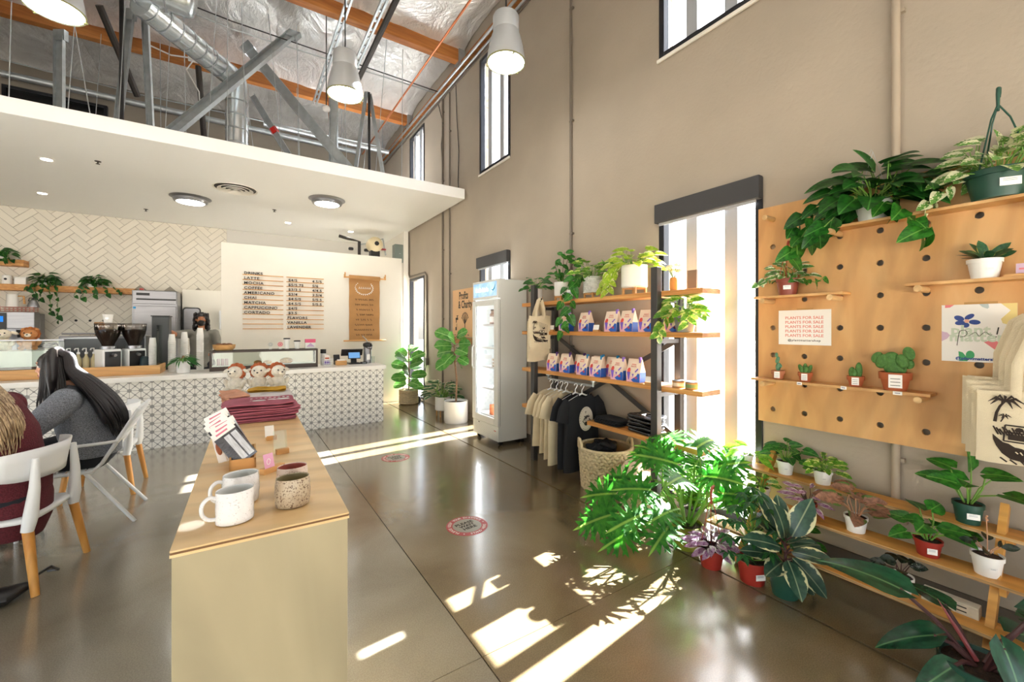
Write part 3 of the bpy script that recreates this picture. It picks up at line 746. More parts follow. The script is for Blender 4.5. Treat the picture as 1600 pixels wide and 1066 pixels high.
for i in range(8):
    z = 2.16 - i * 0.103; wd = r4.uniform(0.15, 0.2); x = 2.14 - wd
    while x < 2.14 + wd:
        l = r4.uniform(0.02, 0.04); pts = [(x, 8.855, z + r4.uniform(-.012, .02)), (x + l * .3, 8.855, z + 0.022), (x + l * .6, 8.855, z - 0.012), (x + l, 8.855, z + r4.uniform(-.01, .02))]
        sc.tube(pts, 0.004, 4); x += l + r4.choice((0.008, 0.008, 0.03))
sc.build('handwriting', m_ink, t, world=True)
wr = MB(); wr.tube([(2.14 + 0.17 * cos(a / 10 * 2 * pi), 8.854, 2.40 + 0.13 * sin(a / 10 * 2 * pi)) for a in range(5, 12)], 0.005, 5)
for i in range(26):
    a = i / 26 * 2 * pi
    if 0.9 < a < 2.4: continue
    wr.ell((2.14 + 0.18 * cos(a), 8.853, 2.40 + 0.14 * sin(a)), 0.010, 0.003, 0.010, 6, 4)
for k in range(6): wr.tube([(2.03 + k * .042, 8.853, 2.385), (2.045 + k * .042, 8.853, 2.43), (2.055 + k * .042, 8.853, 2.385)], 0.005, 4)
wr.build('wreath_drawing', m_paper, t, world=True)

# ------------------------------------------------------------------ rear kitchen
t = thing('steel_refrigerator', 'tall stainless steel refrigerator against the tiled wall', 'refrigerator', (-1.42, 11.2, 0))
MB().box(-1.77, -1.07, 10.87, 11.58, 0.05, 2.33).build('body', m_steel, t, world=True, bev=0.01)
MB().box(-1.74, -1.09, 10.835, 10.865, 0.25, 2.02).build('door', m_steel, t, world=True, bev=0.008)
MB().box(-1.75, -1.085, 10.84, 10.868, 2.06, 2.32).build('grille_panel', m_steel, t, world=True, bev=0.006)
MB().box(-1.70, -1.09, 10.832, 10.845, 2.135, 2.165).build('grille_slot', m_dark, t, world=True)
MB().box(-1.70, -1.50, 10.834, 10.842, 2.225, 2.275).build('name_plate', m_dark, t, world=True)
MB().box(-1.745, -1.705, 10.828, 10.835, 1.96, 2.0).build('sticker', mat('blue_sticker', '#2b9ad6', 0.5), t, world=True)
MB().tube([(-1.14, 10.83, 1.0), (-1.14, 10.79, 1.03), (-1.14, 10.79, 1.4), (-1.14, 10.83, 1.43)], 0.014, 8).build('handle', m_steel, t, world=True)
MB().box(-1.67, -1.61, 10.95, 11.05, 2.33, 2.37).build('lid', mat('red_lid', '#b8302c', 0.4), t, world=True)
MB().box(-1.05, -0.2, 11.48, 11.585, 0, 2.42).build('panel', m_white); tag(bpy.data.objects['panel'], 'white panelled screen right of the steel refrigerator', 'panel')
t = thing('framed_mirror', 'black rounded frame hanging on white panel behind the barista', 'mirror', (-0.885, 11.47, 1.75))
rp = lambda a, b, r, n=6: [(sx * (a - r) + r * cos(q), sz * (b - r) + r * sin(q)) for sx, sz, q0 in ((1, 1, 0), (-1, 1, pi / 2), (-1, -1, pi), (1, -1, 1.5 * pi)) for q in [q0 + pi / 2 * i / n for i in range(n + 1)]]
fr = rp(0.16, 0.28, 0.06); MB().prism([(a, 0, b) for a, b in fr], (0, -0.02, 0)).build('frame', m_dark, t)
MB().prism([(a, -0.0205, b) for a, b in rp(0.135, 0.255, 0.045)], (0, -0.003, 0)).build('plate', m_steel, t)
t = thing('towel_dispenser', 'white wall dispenser right of the barista', 'dispenser', (-0.30, 11.3795, 1.55))
MB().box(-0.09, 0.09, -0.1, 0.1, 0, 0.42).build('case', m_plastw, t, bev=0.02)
for z in (0.1, 0.27): MB().box(-0.02, 0.02, -0.104, -0.1, z, z + 0.05).build('window', m_dark, t)
t = thing('back_counter', 'white back counter along the tiled wall', 'counter', (-3.4, 11.3, 0))
MB().box(-1.6, 1.58, -0.28, 0.28, 0, 0.9).build('body', m_white, t); MB().box(-1.62, 1.6, -0.31, 0.29, 0.9, 0.95).build('worktop', m_quartz, t, bev=0.004)
sh1 = tag(MB().box(-5.0, -1.80, 11.35, 11.59, 2.27, 2.385).build('floating_shelf', m_pine, bev=0.005), 'long lower wooden shelf on the tiled wall', 'shelf')
sh2 = tag(MB().box(-5.0, -3.34, 11.35, 11.59, 2.72, 2.835).build('floating_shelf', m_pine, bev=0.005), 'short upper wooden shelf at the left edge', 'shelf')
for i in range(3):
    t = thing('wall_hook', 'small black wall hook on the tiled wall, ' + ('left', 'middle', 'right')[i] + ' of three', 'hook', (-2.71 + i * 0.2, 11.588, 1.73), group='black hooks on tile')
    MB().lathe([(0.022, 0), (0.022, 0.006)], 10, cap1=True).build('plate', m_dark, t); t.children[0].rotation_euler = (R(90), 0, 0)
    MB().tube([(0, -0.005, 0), (0, -0.035, -0.005), (0, -0.04, 0.02)], 0.007, 6).build('hook', m_dark, t)
# brewer with jug, kettle, basket
t = thing('coffee_brewer', 'steel and black batch brewer with a blue display at far left', 'machine', (-3.36, 11.28, 0.95))
MB().box(-0.24, 0.24, 0.02, 0.26, 0, 0.90).build('column', m_steel, t, bev=0.01)
MB().box(-0.24, 0.24, -0.22, 0.02, 0.62, 0.92).build('head', m_steel, t, bev=0.01)
MB().box(-0.24, -0.10, -0.235, -0.22, 0.60, 0.90).build('control_panel', m_dark, t); MB().box(-0.205, -0.135, -0.238, -0.235, 0.74, 0.84).build('display', emis('display_blue', '#2f80e6', 1.2), t)
MB().lathe([(0.10, 0), (0.08, -0.14)], 20, (0.08, -0.11, 0.60)).build('brew_basket', m_dark, t, smooth=True)
MB().box(-0.24, 0.24, -0.25, 0.02, 0, 0.04).build('base', m_steel, t)
MB().lathe([(0.09, 0.04), (0.09, 0.36), (0.05, 0.42)], 20, (0.08, -0.11, 0), cap1=True).build('server', m_steel, t, smooth=True)
MB().box(-0.22, -0.10, -0.245, -0.236, 0.30, 0.55).build('notice', m_paper, t)
t = thing('pink_basket', 'flat pink wire basket on the brewer', 'basket', (-3.36, 11.25, 1.872))
pk = mat('pink_wire', '#c78d80', 0.5)
for z in (0.005, 0.045, 0.085): MB().tube([(-.2, -.1, z), (.2, -.1, z), (.2, .1, z), (-.2, .1, z), (-.2, -.1, z)], 0.006, 5).build('rim', pk, t)
b = MB()
for i in range(9):
    x = -0.2 + i * 0.05
    for y in (-.1, .1): b.tube([(x, y, 0), (x, y, 0.085)], 0.005, 4)
b.build('uprights', pk, t, kind='stuff')
t = thing('white_jug', 'tall white jug with wooden handle on the pink basket', 'jug', (-3.45, 11.25, 1.961))
MB().lathe([(0.075, 0), (0.08, 0.01), (0.07, 0.2), (0.072, 0.23), (0.066, 0.23)], 20).build('body', m_cer, t, smooth=True)
MB().tube([(0.07, 0, 0.20), (0.14, 0, 0.20), (0.15, 0, 0.06)], [0.012, 0.015, 0.017], 8).build('handle', m_oak, t, smooth=True)
t = thing('steel_kettle', 'small steel kettle on the pink basket beside the jug', 'kettle', (-3.19, 11.25, 1.961))
MB().lathe([(0.075, 0), (0.08, 0.02), (0.05, 0.12), (0.03, 0.14), (0.01, 0.145)], 20, cap1=True).build('body', m_steel, t, smooth=True)
MB().ell((0, 0, 0.155), 0.014).build('knob', m_dark, t); MB().tube([(-0.06, 0, 0.11), (-0.05, 0, 0.17), (0.05, 0, 0.17), (0.07, 0, 0.11)], 0.008, 6).build('handle', m_dark, t)
t = thing('white_canister', 'white canister with black knob on the lower wall shelf', 'canister', (-3.58, 11.46, 2.386)); MB().lathe([(0.06, 0), (0.06, 0.16), (0.02, 0.17)], 18, cap1=True).build('body', m_cer, t, smooth=True, ang=30); MB().ell((0, -0.062, 0.09), 0.02).build('knob', m_dark, t)
t = thing('white_tin', 'white square tin on the lower wall shelf', 'tin', (-3.40, 11.46, 2.386)); MB().box(-0.075, 0.075, -0.06, 0.06, 0, 0.12).build('body', m_cer, t, bev=0.006); MB().box(-0.08, 0.08, -0.065, 0.065, 0.12, 0.14).build('lid', m_cer, t, bev=0.004)

# ------------------------------------------------------------------ bar side of the counter
t = thing('wooden_tray', 'long wooden tray edging the coffee station on the counter', 'tray', (-2.0, 7.7, 0.951))
MB().box(-3.6, -0.92, 7.42, 7.445, 0.951, 1.072).build('front_board', m_oak, t, world=True, bev=0.003)
MB().box(-0.945, -0.92, 7.446, 7.94, 0.951, 1.072).build('end_board', m_oak, t, world=True, bev=0.003)
MB().box(-3.6, -0.946, 7.446, 7.94, 0.951, 0.963).build('bottom_board', m_oak, t, world=True)
t = thing('glass_screen', 'clear glass sneeze screen standing in the wooden tray', 'screen', (-2.2, 7.47, 0.965))
MB().box(-3.6, -1.85, 7.462, 7.468, 0.964, 1.42).build('pane', m_clear, t, world=True); MB().box(-3.6, -1.85, 7.45, 7.48, 1.421, 1.437).build('top_rail', m_steel, t, world=True)
MB().box(-0.962, -0.956, 7.47, 7.93, 0.964, 1.62).build('side_pane', m_clear, t, world=True)
t = thing('white_display_box', 'long cream display case behind the glass screen', 'case', (-2.6, 7.72, 0.964))
MB().box(-3.6, -1.95, 7.52, 7.92, 1.10, 1.30).build('case', m_quartz, t, world=True, bev=0.008); MB().box(-3.55, -2.0, 7.55, 7.9, 0.964, 1.10).build('plinth', mat('brown_plinth', '#6a3c2b', 0.5), t, world=True)
def plush(name, lab, loc, col, mane=None, s=1.0, rz=0.0, ear='round', group=None, muz='#f3ead8'):
    t = thing(name, lab, 'plush toy', loc, rz, group); t.scale = (s, s, s)
    m = bpy.data.materials.get('plush_' + col) or mat('plush_' + col, col, 0.95, bump=0.8, bscale=160, var=0.12, vscale=30)
    b = MB(); b.ell((0, 0, 0.0825), 0.075, 0.07, 0.08); b.build('body', m, t, smooth=True)
    for q in (-1, 1):
        MB().ell((q * 0.055, -0.06, 0.03), 0.028, 0.05, 0.027).build('leg', m, t, smooth=True)
        MB().ell((q * 0.08, -0.02, 0.09), 0.022, 0.03, 0.045, rot=(0, q * 0.5, 0)).build('arm', m, t, smooth=True)
    h = MB().ell((0, -0.015, 0.20), 0.072, 0.066, 0.062).build('head', m, t, smooth=True)
    mm = bpy.data.materials.get('plush_' + muz) or mat('plush_' + muz, muz, 0.95)
    MB().ell((0, -0.072, 0.188), 0.03, 0.024, 0.024).build('muzzle', mm, h, smooth=True)
    MB().ell((0, -0.094, 0.195), 0.010, 0.006, 0.007, 8, 6).build('nose', m_dark, h)
    for q in (-1, 1):
        MB().ell((q * 0.03, -0.072, 0.215), 0.008, 0.006, 0.008, 8, 6).build('eye', m_dark, h)
        if ear == 'round': MB().ell((q * 0.055, 0, 0.255), 0.024, 0.012, 0.024, 10, 6).build('ear', m, h, smooth=True)
        else: MB().ell((q * 0.09, 0, 0.215), 0.04, 0.012, 0.018, 10, 6, rot=(0, q * 0.4, 0)).build('ear', m, h, smooth=True)
    if mane:
        mn = bpy.data.materials.get('plush_' + mane) or mat('plush_' + mane, mane, 0.95, bump=0.8, bscale=120)
        k = MB()
        for i in range(12):
            a = i / 12 * 2 * pi; k.ell((0.066 * cos(a), 0.012, 0.205 + 0.062 * sin(a)), 0.028, 0.03, 0.028, 8, 6)
        k.build('mane', mn, h, smooth=True)
    return t
plush('plush_lamb', 'cream plush lamb sitting on the display case', (-2.42, 7.66, 1.301), '#f0e6d2', ear='side')
plush('plush_lion', 'tan plush lion beside the lamb on the display case', (-2.20, 7.66, 1.301), '#c98a55', '#a8622f')
t = thing('folded_towels', 'cream folded cloths on display case at the far left', 'cloth', (-2.82, 7.7, 1.301))
for i in range(3): MB().box(-0.12, 0.12, -0.1, 0.1, i * 0.022, i * 0.022 + 0.02).build('cloth', m_tote, t, bev=0.009)
# grinders
m_bean = mat('coffee_beans', '#3a2317', 0.5, var=0.5, vscale=120, bump=1.0, bscale=140)
m_blue = mat('pale_blue_panel', '#c9d9dc', 0.3, 0.2)
def grinder(loc, lab):
    t = thing('coffee_grinder', lab, 'grinder', loc, R(38), group='coffee grinders')
    MB().box(-0.10, 0.10, -0.10, 0.10, 0.0, 0.33).build('body', m_plastw, t, bev=0.012)
    MB().box(-0.085, 0.085, -0.106, -0.10, 0.02, 0.30).build('front_panel', m_dark, t); MB().box(0.10, 0.106, -0.085, 0.085, 0.01, 0.31).build('side_panel', m_blue, t)
    MB().lathe([(0.085, 0.331), (0.085, 0.37), (0.065, 0.375)], 24, cap1=True).build('collar', m_steel, t, smooth=True, ang=30)
    MB().lathe([(0.06, 0.376), (0.075, 0.42), (0.12, 0.52), (0.135, 0.60), (0.135, 0.66)], 28, cap0=False).build('hopper', m_jar, t, smooth=True)
    MB().lathe([(0.055, 0.38), (0.07, 0.42), (0.115, 0.52), (0.128, 0.585), (0.0, 0.60)], 24).build('beans', m_bean, t, smooth=True)
    MB().lathe([(0.138, 0.661), (0.138, 0.675), (0.02, 0.685)], 28, cap1=True).build('lid', m_jar, t, smooth=True, ang=30)
    MB().tube([(0, -0.10, 0.26), (0, -0.16, 0.25)], 0.02, 10).build('spout', m_steel, t)
    return t
grinder((-1.49, 7.68, 0.964), 'left coffee grinder with full hopper and paper cup on top')
dup(bpy.data.objects['coffee_grinder'], (-1.245, 7.78, 0.964), R(30), 'right coffee grinder with full bean hopper on the bar')
t = thing('espresso_machine', 'steel espresso machine behind the two grinders', 'machine', (-1.60, 8.25, 0.951))
MB().box(-0.45, 0.45, -0.22, 0.25, 0.06, 0.52).build('body', m_steel, t, bev=0.02); MB().box(-0.43, 0.43, -0.225, -0.22, 0.22, 0.48).build('back_panel', mat('slate_panel', '#585c62', 0.4), t)
for x in (-0.38, 0.38):
    for y in (-0.18, 0.2): MB().cyl((x, y, 0), (x, y, 0.06), 0.025, 10).build('foot', m_dark, t)
MB().tube([(-0.42, -0.2, 0.55), (0.42, -0.2, 0.55)], 0.012, 8).build('cup_rail', m_steel, t)
for i in range(2): MB().tube([(-0.62 - 0.05 * i, -0.1, 0.38), (-0.5, -0.1, 0.36 + i * 0.06), (-0.45, -0.1, 0.36)], [0.02, 0.016, 0.012], 8).build('portafilter', m_dark, t)
t = thing('cup_sleeves', 'brown card cup sleeves stacked upright on the espresso machine', 'sleeves', (-1.68, 8.2, 1.472))
for i in range(3): MB().lathe([(0.04, 0), (0.05, 0.19)], 10, (i * 0.03 - 0.03, 0, 0), sx=0.5, cap1=True).build('sleeve', m_kraft, t)
def paper_cup(mb, z0, s=1.0):
    return mb
m_cup = mat('paper_cup', '#f4f3f0', 0.5)
def cup_mesh(h=0.12, r0=0.032, r1=0.045, m=m_cup):
    return MB().lathe([(r0, 0), (r0 + 0.001, 0.003), (r1, h), (r1 + 0.0025, h), (r1 + 0.0025, h - 0.006), (r1 - 0.002, h - 0.001), (r0 - 0.002, 0.006)], 20, cap0=True, cap1=True).mesh('paper_cup', m, True)
t = thing('paper_tub', 'white printed paper tub standing on the left grinder', 'cup', (-1.49, 7.68, 1.651))
MB().lathe([(0.042, 0), (0.055, 0.11), (0.058, 0.11), (0.058, 0.10)], 20).build('tub', m_cup, t, smooth=True, ang=40); MB().lathe([(0.058, 0.111), (0.02, 0.112)], 20, cap0=False, cap1=True).build('lid', m_cup, t)
MB().box(-0.018, 0.018, -0.052, -0.050, 0.045, 0.07).build('print', m_galv, t)
for i in range(4):
    t = thing('syrup_bottle', 'clear syrup bottle with white pump, ' + ('leftmost', 'second', 'third', 'rightmost')[i] + ' beside the grinders', 'bottle', (-1.86 + i * 0.075, 7.72, 0.964), group='syrup bottles')
    MB().lathe([(0.032, 0), (0.034, 0.01), (0.034, 0.20), (0.014, 0.25), (0.014, 0.27)], 16).build('bottle', mat('syrup_amber', '#c9bf9a', 0.25) if i == 0 else bpy.data.materials['syrup_amber'], t, smooth=True)
    MB().lathe([(0.017, 0.271), (0.017, 0.295), (0.006, 0.30), (0.006, 0.345)], 12, cap1=True).build('pump', m_plastw, t, smooth=True); MB().tube([(0, 0, 0.345), (-0.02, -0.035, 0.345), (-0.025, -0.045, 0.325)], 0.008, 6).build('spout', m_plastw, t)
t = thing('boiler_tower', 'dark grey boiler tower at the end of the bar', 'machine', (-1.0, 8.25, 0.951)); MB().box(-0.10, 0.10, -0.14, 0.14, 0, 0.80).build('case', mat('slate_case', '#45494c', 0.45), t, bev=0.008); MB().box(-0.11, 0.11, -0.15, 0.15, 0.80, 0.815).build('lid', m_dark, t)
t = thing('teal_canister', 'dark teal canister at the foot of the boiler tower', 'canister', (-1.10, 7.66, 0.964)); MB().lathe([(0.07, 0), (0.075, 0.02), (0.06, 0.2), (0.04, 0.22)], 18, cap1=True).build('body', mat('dark_teal', '#1e3238', 0.35), t, smooth=True); MB().tube([(0.055, 0, 0.17), (0.11, 0, 0.16), (0.10, 0, 0.05), (0.065, 0, 0.04)], 0.01, 6).build('handle', m_dark, t)
cm = cup_mesh()
def cup_stack(x, y, n, step, lab, grp, zb=0.951):
    for i in range(n):
        o = bpy.data.objects.new('paper_cup', cm); C.objects.link(o); o.location = (x, y, zb + 0.12 + i * step); o.rotation_euler = (pi, 0, 0)
        tag(o, lab + ', ' + ORD[n - 1 - i] + ' from the top', 'cup', grp)
cup_stack(-0.822, 7.70, 15, 0.030, 'white paper cup nested in the front left stack', 'cups in the front left stack')
cup_stack(-0.70, 7.92, 16, 0.030, 'white paper cup nested in the middle stack', 'cups in the middle stack')
cup_stack(-0.50, 7.75, 18, 0.030, 'white paper cup nested in the tallest stack', 'cups in the tallest stack')
cup_stack(-1.02, 7.60, 13, 0.030, 'white paper cup nested behind the glass side pane', 'cups in the stack behind glass', 0.964)
# pastry case
t = thing('pastry_case', 'dark framed glass pastry case on the counter', 'case', (0.34, 7.42, 0.951))
X0, X1, Y0, Y1, ZT = -0.372, 1.06, 7.42, 7.74, 1.245
m_br = mat('bronze_case', '#41342c', 0.4, 0.2)
MB().box(X0, X1, Y0, Y1, 0.951, 1.012).build('base', m_br, t, world=True, bev=0.003)
f = MB()
for y in (Y0, Y1 - 0.02): f.box(X0, X1, y, y + 0.02, ZT - 0.028, ZT); 
for x in (X0, X1 - 0.028): f.box(x, x + 0.028, Y0 + 0.02, Y1 - 0.02, ZT - 0.02, ZT)
f.build('top_frame', m_br, t, world=True)
for x in (X0, X1 - 0.028):
    for y in (Y0, Y1 - 0.02): MB().box(x, x + 0.028, y, y + 0.02, 1.0125, ZT - 0.0285).build('post', m_br, t, world=True)
MB().box(X0 + 0.028, X1 - 0.028, Y0 + 0.008, Y0 + 0.012, 1.0125, ZT - 0.028).build('pane', m_clear, t, world=True); MB().box(X0 + 0.028, X1 - 0.028, Y0 + 0.02, Y1 - 0.02, ZT - 0.012, ZT - 0.006).build('pane', m_clear, t, world=True)
MB().box(X0 + 0.03, X1 - 0.03, Y0 + 0.03, Y1 - 0.03, 1.0125, 1.02).build('tray', m_paper, t, world=True)
def loaf(x, y, z, lx, ly, lz, col, lab, name='pastry'):
    o = MB().ell((0, 0, lz * 0.8), lx, ly, lz, 14, 8); o.v = [(a, b, max(c, 0)) for a, b, c in o.v]
    return tag(o.build(name, mat(name + '_crust' + col, col, 0.6, var=0.25, vscale=25, bump=0.3), smooth=True, loc=(x, y, z)), lab, 'pastry')
loaf(0.23, 7.56, 1.0205, 0.055, 0.05, 0.035, '#b07a3c', 'small brown bun in pastry case, left one'); loaf(0.36, 7.58, 1.0205, 0.06, 0.05, 0.03, '#c89a62', 'flat pale bun in the pastry case, middle one'); loaf(0.62, 7.57, 1.0205, 0.095, 0.06, 0.048, '#c58d48', 'large golden pastry in pastry case, right one')
t = thing('pink_jar_rack', 'small rack of pink jars at the left inside the pastry case', 'rack', (-0.27, 7.6, 1.0205))
for i in range(3): MB().lathe([(0.022, 0), (0.022, 0.09), (0.015, 0.1)], 12, (i * 0.05, 0, 0), cap1=True).build('jar', mat('jar_pink', '#c9a3a8', 0.4) if i == 0 else bpy.data.materials['jar_pink'], t, smooth=True)
t = thing('wooden_bowl', 'round wooden bowl with pastries on the pastry case', 'bowl', (-0.20, 7.58, 1.2455))
MB().lathe([(0.10, 0), (0.135, 0.03), (0.145, 0.085), (0.138, 0.085), (0.12, 0.03), (0.02, 0.02)], 28, cap1=True).build('bowl', m_oak, t, smooth=True, ang=50)
for i in range(3): loaf(-0.26 + i * 0.06, 7.57 + 0.02 * (i % 2), 1.30, 0.05, 0.045, 0.03, '#7a4a26', 'dark bun lying in the wooden bowl, ' + ('left', 'middle', 'right')[i] + ' one', 'bun')
def togo(x, h, lab):
    t = thing('takeaway_cup', lab, 'cup', (x, 7.58, 1.2455), group='lidded cups on the pastry case')
    MB().lathe([(0.032, 0), (0.045, h), (0.047, h)], 20, cap1=True).build('cup', m_cup, t, smooth=True, ang=40)
    MB().lathe([(0.05, h + 0.0005), (0.05, h + 0.012), (0.044, h + 0.02), (0.01, h + 0.021)], 20, cap1=True).build('lid', m_dark, t, smooth=True, ang=30); return t
togo(0.628, 0.155, 'taller white cup with black lid on the pastry case'); togo(0.775, 0.115, 'shorter white cup with black lid on the pastry case')
for x, c, l in ((0.40, '#d9d6d0', 'small round pale token standing on the pastry case'), (0.535, '#e8838c', 'small round pink token standing on the pastry case')):
    t = thing('round_sign', l, 'sign', (x, 7.58, 1.2455))
    MB().prism([(0.036 * cos(a * pi / 10), 0, 0.075 + 0.036 * sin(a * pi / 10)) for a in range(20)], (0, 0.006, 0)).build('disc', mat('token' + c, c, 0.5), t); MB().box(-0.02, 0.02, -0.015, 0.02, 0, 0.04).build('foot', m_clear if 0 else m_paper, t)
    MB().tube([(0.02 * cos(a * pi / 8), -0.001, 0.075 + 0.02 * sin(a * pi / 8)) for a in range(17)], 0.002, 4).build('print', m_paper if c[1] == 'e' else m_galv, t)
t = thing('tea_carton', 'pink and white carton on the pastry case', 'carton', (0.97, 7.60, 1.2455))
MB().box(-0.075, 0.075, -0.04, 0.04, 0, 0.15).build('carton', m_paper, t); MB().box(-0.0755, 0.0755, -0.041, 0.041, 0.095, 0.152).build('top_band', mat('carton_pink', '#d8567c', 0.5), t); MB().prism([(-0.06, -0.042, 0.03), (0.0, -0.042, 0.09), (0.06, -0.042, 0.03)], (0, 0.001, 0)).build('print', mat('carton_lilac', '#c9a9cf', 0.5), t)
# till end
t = thing('wire_basket', 'white wire basket of coffee bags beside the pastry case', 'basket', (1.215, 7.52, 0.951))
k = MB()
for z, r in ((0.005, 0.06), (0.04, 0.075), (0.08, 0.085), (0.115, 0.09)): k.tube([(r * cos(a * pi / 12), r * sin(a * pi / 12), z) for a in range(25)], 0.004, 5)
for i in range(14):
    a = i * pi / 7; k.tube([(0.06 * cos(a), 0.06 * sin(a), 0.005), (0.09 * cos(a), 0.09 * sin(a), 0.115)], 0.0035, 5)
k.build('wires', m_plastw, t)
t = thing('small_coffee_bag', 'small printed coffee bag sitting in the wire basket', 'bag', (1.21, 7.52, 0.965)); MB().box(-0.045, 0.045, -0.03, 0.03, 0, 0.17).build('bag', mat('bag_white', '#f1e9e2', 0.6), t, bev=0.012); MB().box(-0.0455, 0.0455, -0.0315, -0.03, 0.01, 0.075).build('print', mat('bag_violet', '#7a5bb5', 0.5), t); MB().box(-0.03, 0.03, -0.0315, -0.03, 0.10, 0.125).build('brand_panel', mat('bag_orange', '#d0643a', 0.5), t)
t = thing('black_lidded_jar', 'white jar with a black lid behind the wire basket', 'jar', (1.185, 7.70, 0.951)); MB().lathe([(0.045, 0), (0.045, 0.19), (0.035, 0.2)], 18, cap1=True).build('jar', m_cer, t, smooth=True); MB().lathe([(0.046, 0.201), (0.046, 0.27)], 18, cap1=True).build('lid', m_dark, t)
t = thing('kraft_box', 'small open wooden box beside the till tablet', 'box', (1.44, 7.55, 0.951)); MB().box(-0.085, 0.085, -0.05, 0.05, 0, 0.075).build('box', m_oak, t, bev=0.003); MB().box(-0.06, 0.06, -0.035, 0.035, 0.0755, 0.095).build('cards', m_paper, t)
t = thing('card_reader', 'black card reader behind the small box', 'reader', (1.40, 7.72, 0.951)); MB().obox((0, 0, 0.11), (0.10, 0.03, 0.12), (R(-20), 0, 0)).build('reader', m_dark, t, bev=0.006); MB().box(-0.04, 0.04, -0.04, 0.05, 0, 0.05).build('dock', m_dark, t)
t = thing('till_tablet', 'black till with a blue customer screen on the counter', 'till', (1.68, 7.70, 0.951))
MB().box(-0.10, 0.10, -0.10, 0.10, 0, 0.02).build('base', m_dark, t, bev=0.005); MB().bar((0, 0, 0.02), (0, 0.03, 0.13), 0.09, 0.05).build('stem', m_dark, t)
MB().obox((-0.02, 0.05, 0.20), (0.36, 0.02, 0.13), (R(28), 0, 0)).build('operator_display', m_dark, t, bev=0.006); MB().obox((0, -0.03, 0.15), (0.21, 0.016, 0.125), (R(-18), 0, 0)).build('customer_display', m_dark, t, bev=0.004); MB().obox((0, -0.0402, 0.153), (0.185, 0.004, 0.10), (R(-18), 0, 0)).build('screen', emis('till_blue', '#7fb4ea', 0.8), t)
t = thing('small_black_box', 'small black box right of the till', 'box', (1.83, 7.62, 0.951)); MB().box(-0.05, 0.05, -0.04, 0.04, 0, 0.035).build('box', m_dark, t, bev=0.004); MB().box(-0.03, 0.03, -0.041, -0.04, 0.012, 0.022).build('slot', m_galv, t)
t = thing('airpot', 'tall steel airpot with black pump head at counter end', 'flask', (1.935, 7.78, 0.951))
MB().lathe([(0.07, 0), (0.07, 0.26), (0.06, 0.29)], 24, cap1=True).build('body', m_steel, t, smooth=True, ang=40); MB().lathe([(0.066, 0.291), (0.078, 0.31), (0.075, 0.35), (0.04, 0.37)], 24, cap1=True).build('pump_head', m_dark, t, smooth=True)
MB().tube([(0, 0, 0.37), (-0.02, 0, 0.42), (-0.06, 0, 0.46), (-0.09, 0, 0.49)], [0.012, 0.01, 0.008, 0.006], 8).build('lever', m_galv, t); MB().tube([(-0.075, 0, 0.33), (-0.02, -0.085, 0.27), (0.05, -0.08, 0.25), (0.085, 0, 0.32)], 0.008, 6).build('handle', m_dark, t); MB().box(-0.03, 0.03, -0.074, -0.0695, 0.06, 0.16).build('label', m_paper, t)
t = thing('water_glass', 'empty drinking glass at the right end of the counter', 'glass', (2.02, 7.72, 0.951)); MB().lathe([(0.025, 0), (0.03, 0.12)], 14, cap0=True).build('glass', m_clear, t, smooth=True)
# ------------------------------------------------------------------ chairs
def plastic_chair(lab, loc, rz):
    t = thing('plastic_chair', lab, 'chair', loc, rz, 'white shell chairs with wooden legs')
    s = MB(); vs = []; nx, ny = 8, 8
    for j in range(ny + 1):
        for i in range(nx + 1):
            u, v = i / nx * 2 - 1, j / ny * 2 - 1
            k = 1 - 0.10 * max(0, abs(u) ** 4 * abs(v) ** 4)
            vs.append((0.235 * u * k, 0.215 * v * k, 0.445 - 0.018 * (1 - u * u) * (1 - v * v) + (0.012 * v if v > 0.7 else 0)))
    top = [(j * (nx + 1) + i, j * (nx + 1) + i + 1, (j + 1) * (nx + 1) + i + 1, (j + 1) * (nx + 1) + i) for j in range(ny) for i in range(nx)]
    s.add(vs, top); o = s.build('seat', m_plastw, t, smooth=True, ang=60)
    so = o.modifiers.new('thick', 'SOLIDIFY'); so.thickness = 0.028
    b = MB(); n = 18; vs = []
    for i in range(n + 1):
        a = R(-20 - 140 * i / n); rx, ry = 0.27, 0.20
        for z, k in ((0.655, 1.0), (0.70, 1.02), (0.78, 1.07), (0.845, 1.12)):
            e = abs(2 * i / n - 1) ** 3; zz = z if z > 0.7 else z + 0.03 * e
            vs.append((rx * k * cos(a), -0.03 + ry * k * sin(a) - 0.02 * (z - 0.65), zz - 0.01 * e))
    b.add(vs, [(i * 4 + j, (i + 1) * 4 + j, (i + 1) * 4 + j + 1, i * 4 + j + 1) for i in range(n) for j in range(3)])
    o = b.build('backrest', m_plastw, t, smooth=True, ang=60); so = o.modifiers.new('thick', 'SOLIDIFY'); so.thickness = 0.012; so.offset = 0
    for q in (-1, 1):
        MB().tube([(q * 0.225, -0.205, 0.37), (q * 0.215, -0.215, 0.45), (q * 0.20, -0.225, 0.62), (q * 0.185, -0.222, 0.79)], [0.028, 0.034, 0.025, 0.016], 12).build('back_post', m_plastw, t, smooth=True)
        for y0, y1 in ((-0.205, -0.26), (0.19, 0.235)):
            if y0 > 0: MB().tube([(q * 0.20, y0 - 0.01, 0.44), (q * 0.212, y0, 0.36)], [0.034, 0.027], 12).build('leg_socket', m_plastw, t, smooth=True)
            MB().tube([(q * 0.222, y0 - 0.002, 0.37), (q * 0.262, y1, 0.0)], [0.0255, 0.019], 14).build('leg', m_legwood, t, smooth=True)
    return t
c1 = plastic_chair('white shell chair with wooden legs under the woman in burgundy', (-1.21, 3.89, 0), R(78.5))
dup(c1, (-1.10, 5.55, 0), R(88), 'empty white shell chair with wooden legs behind the slatted chair')
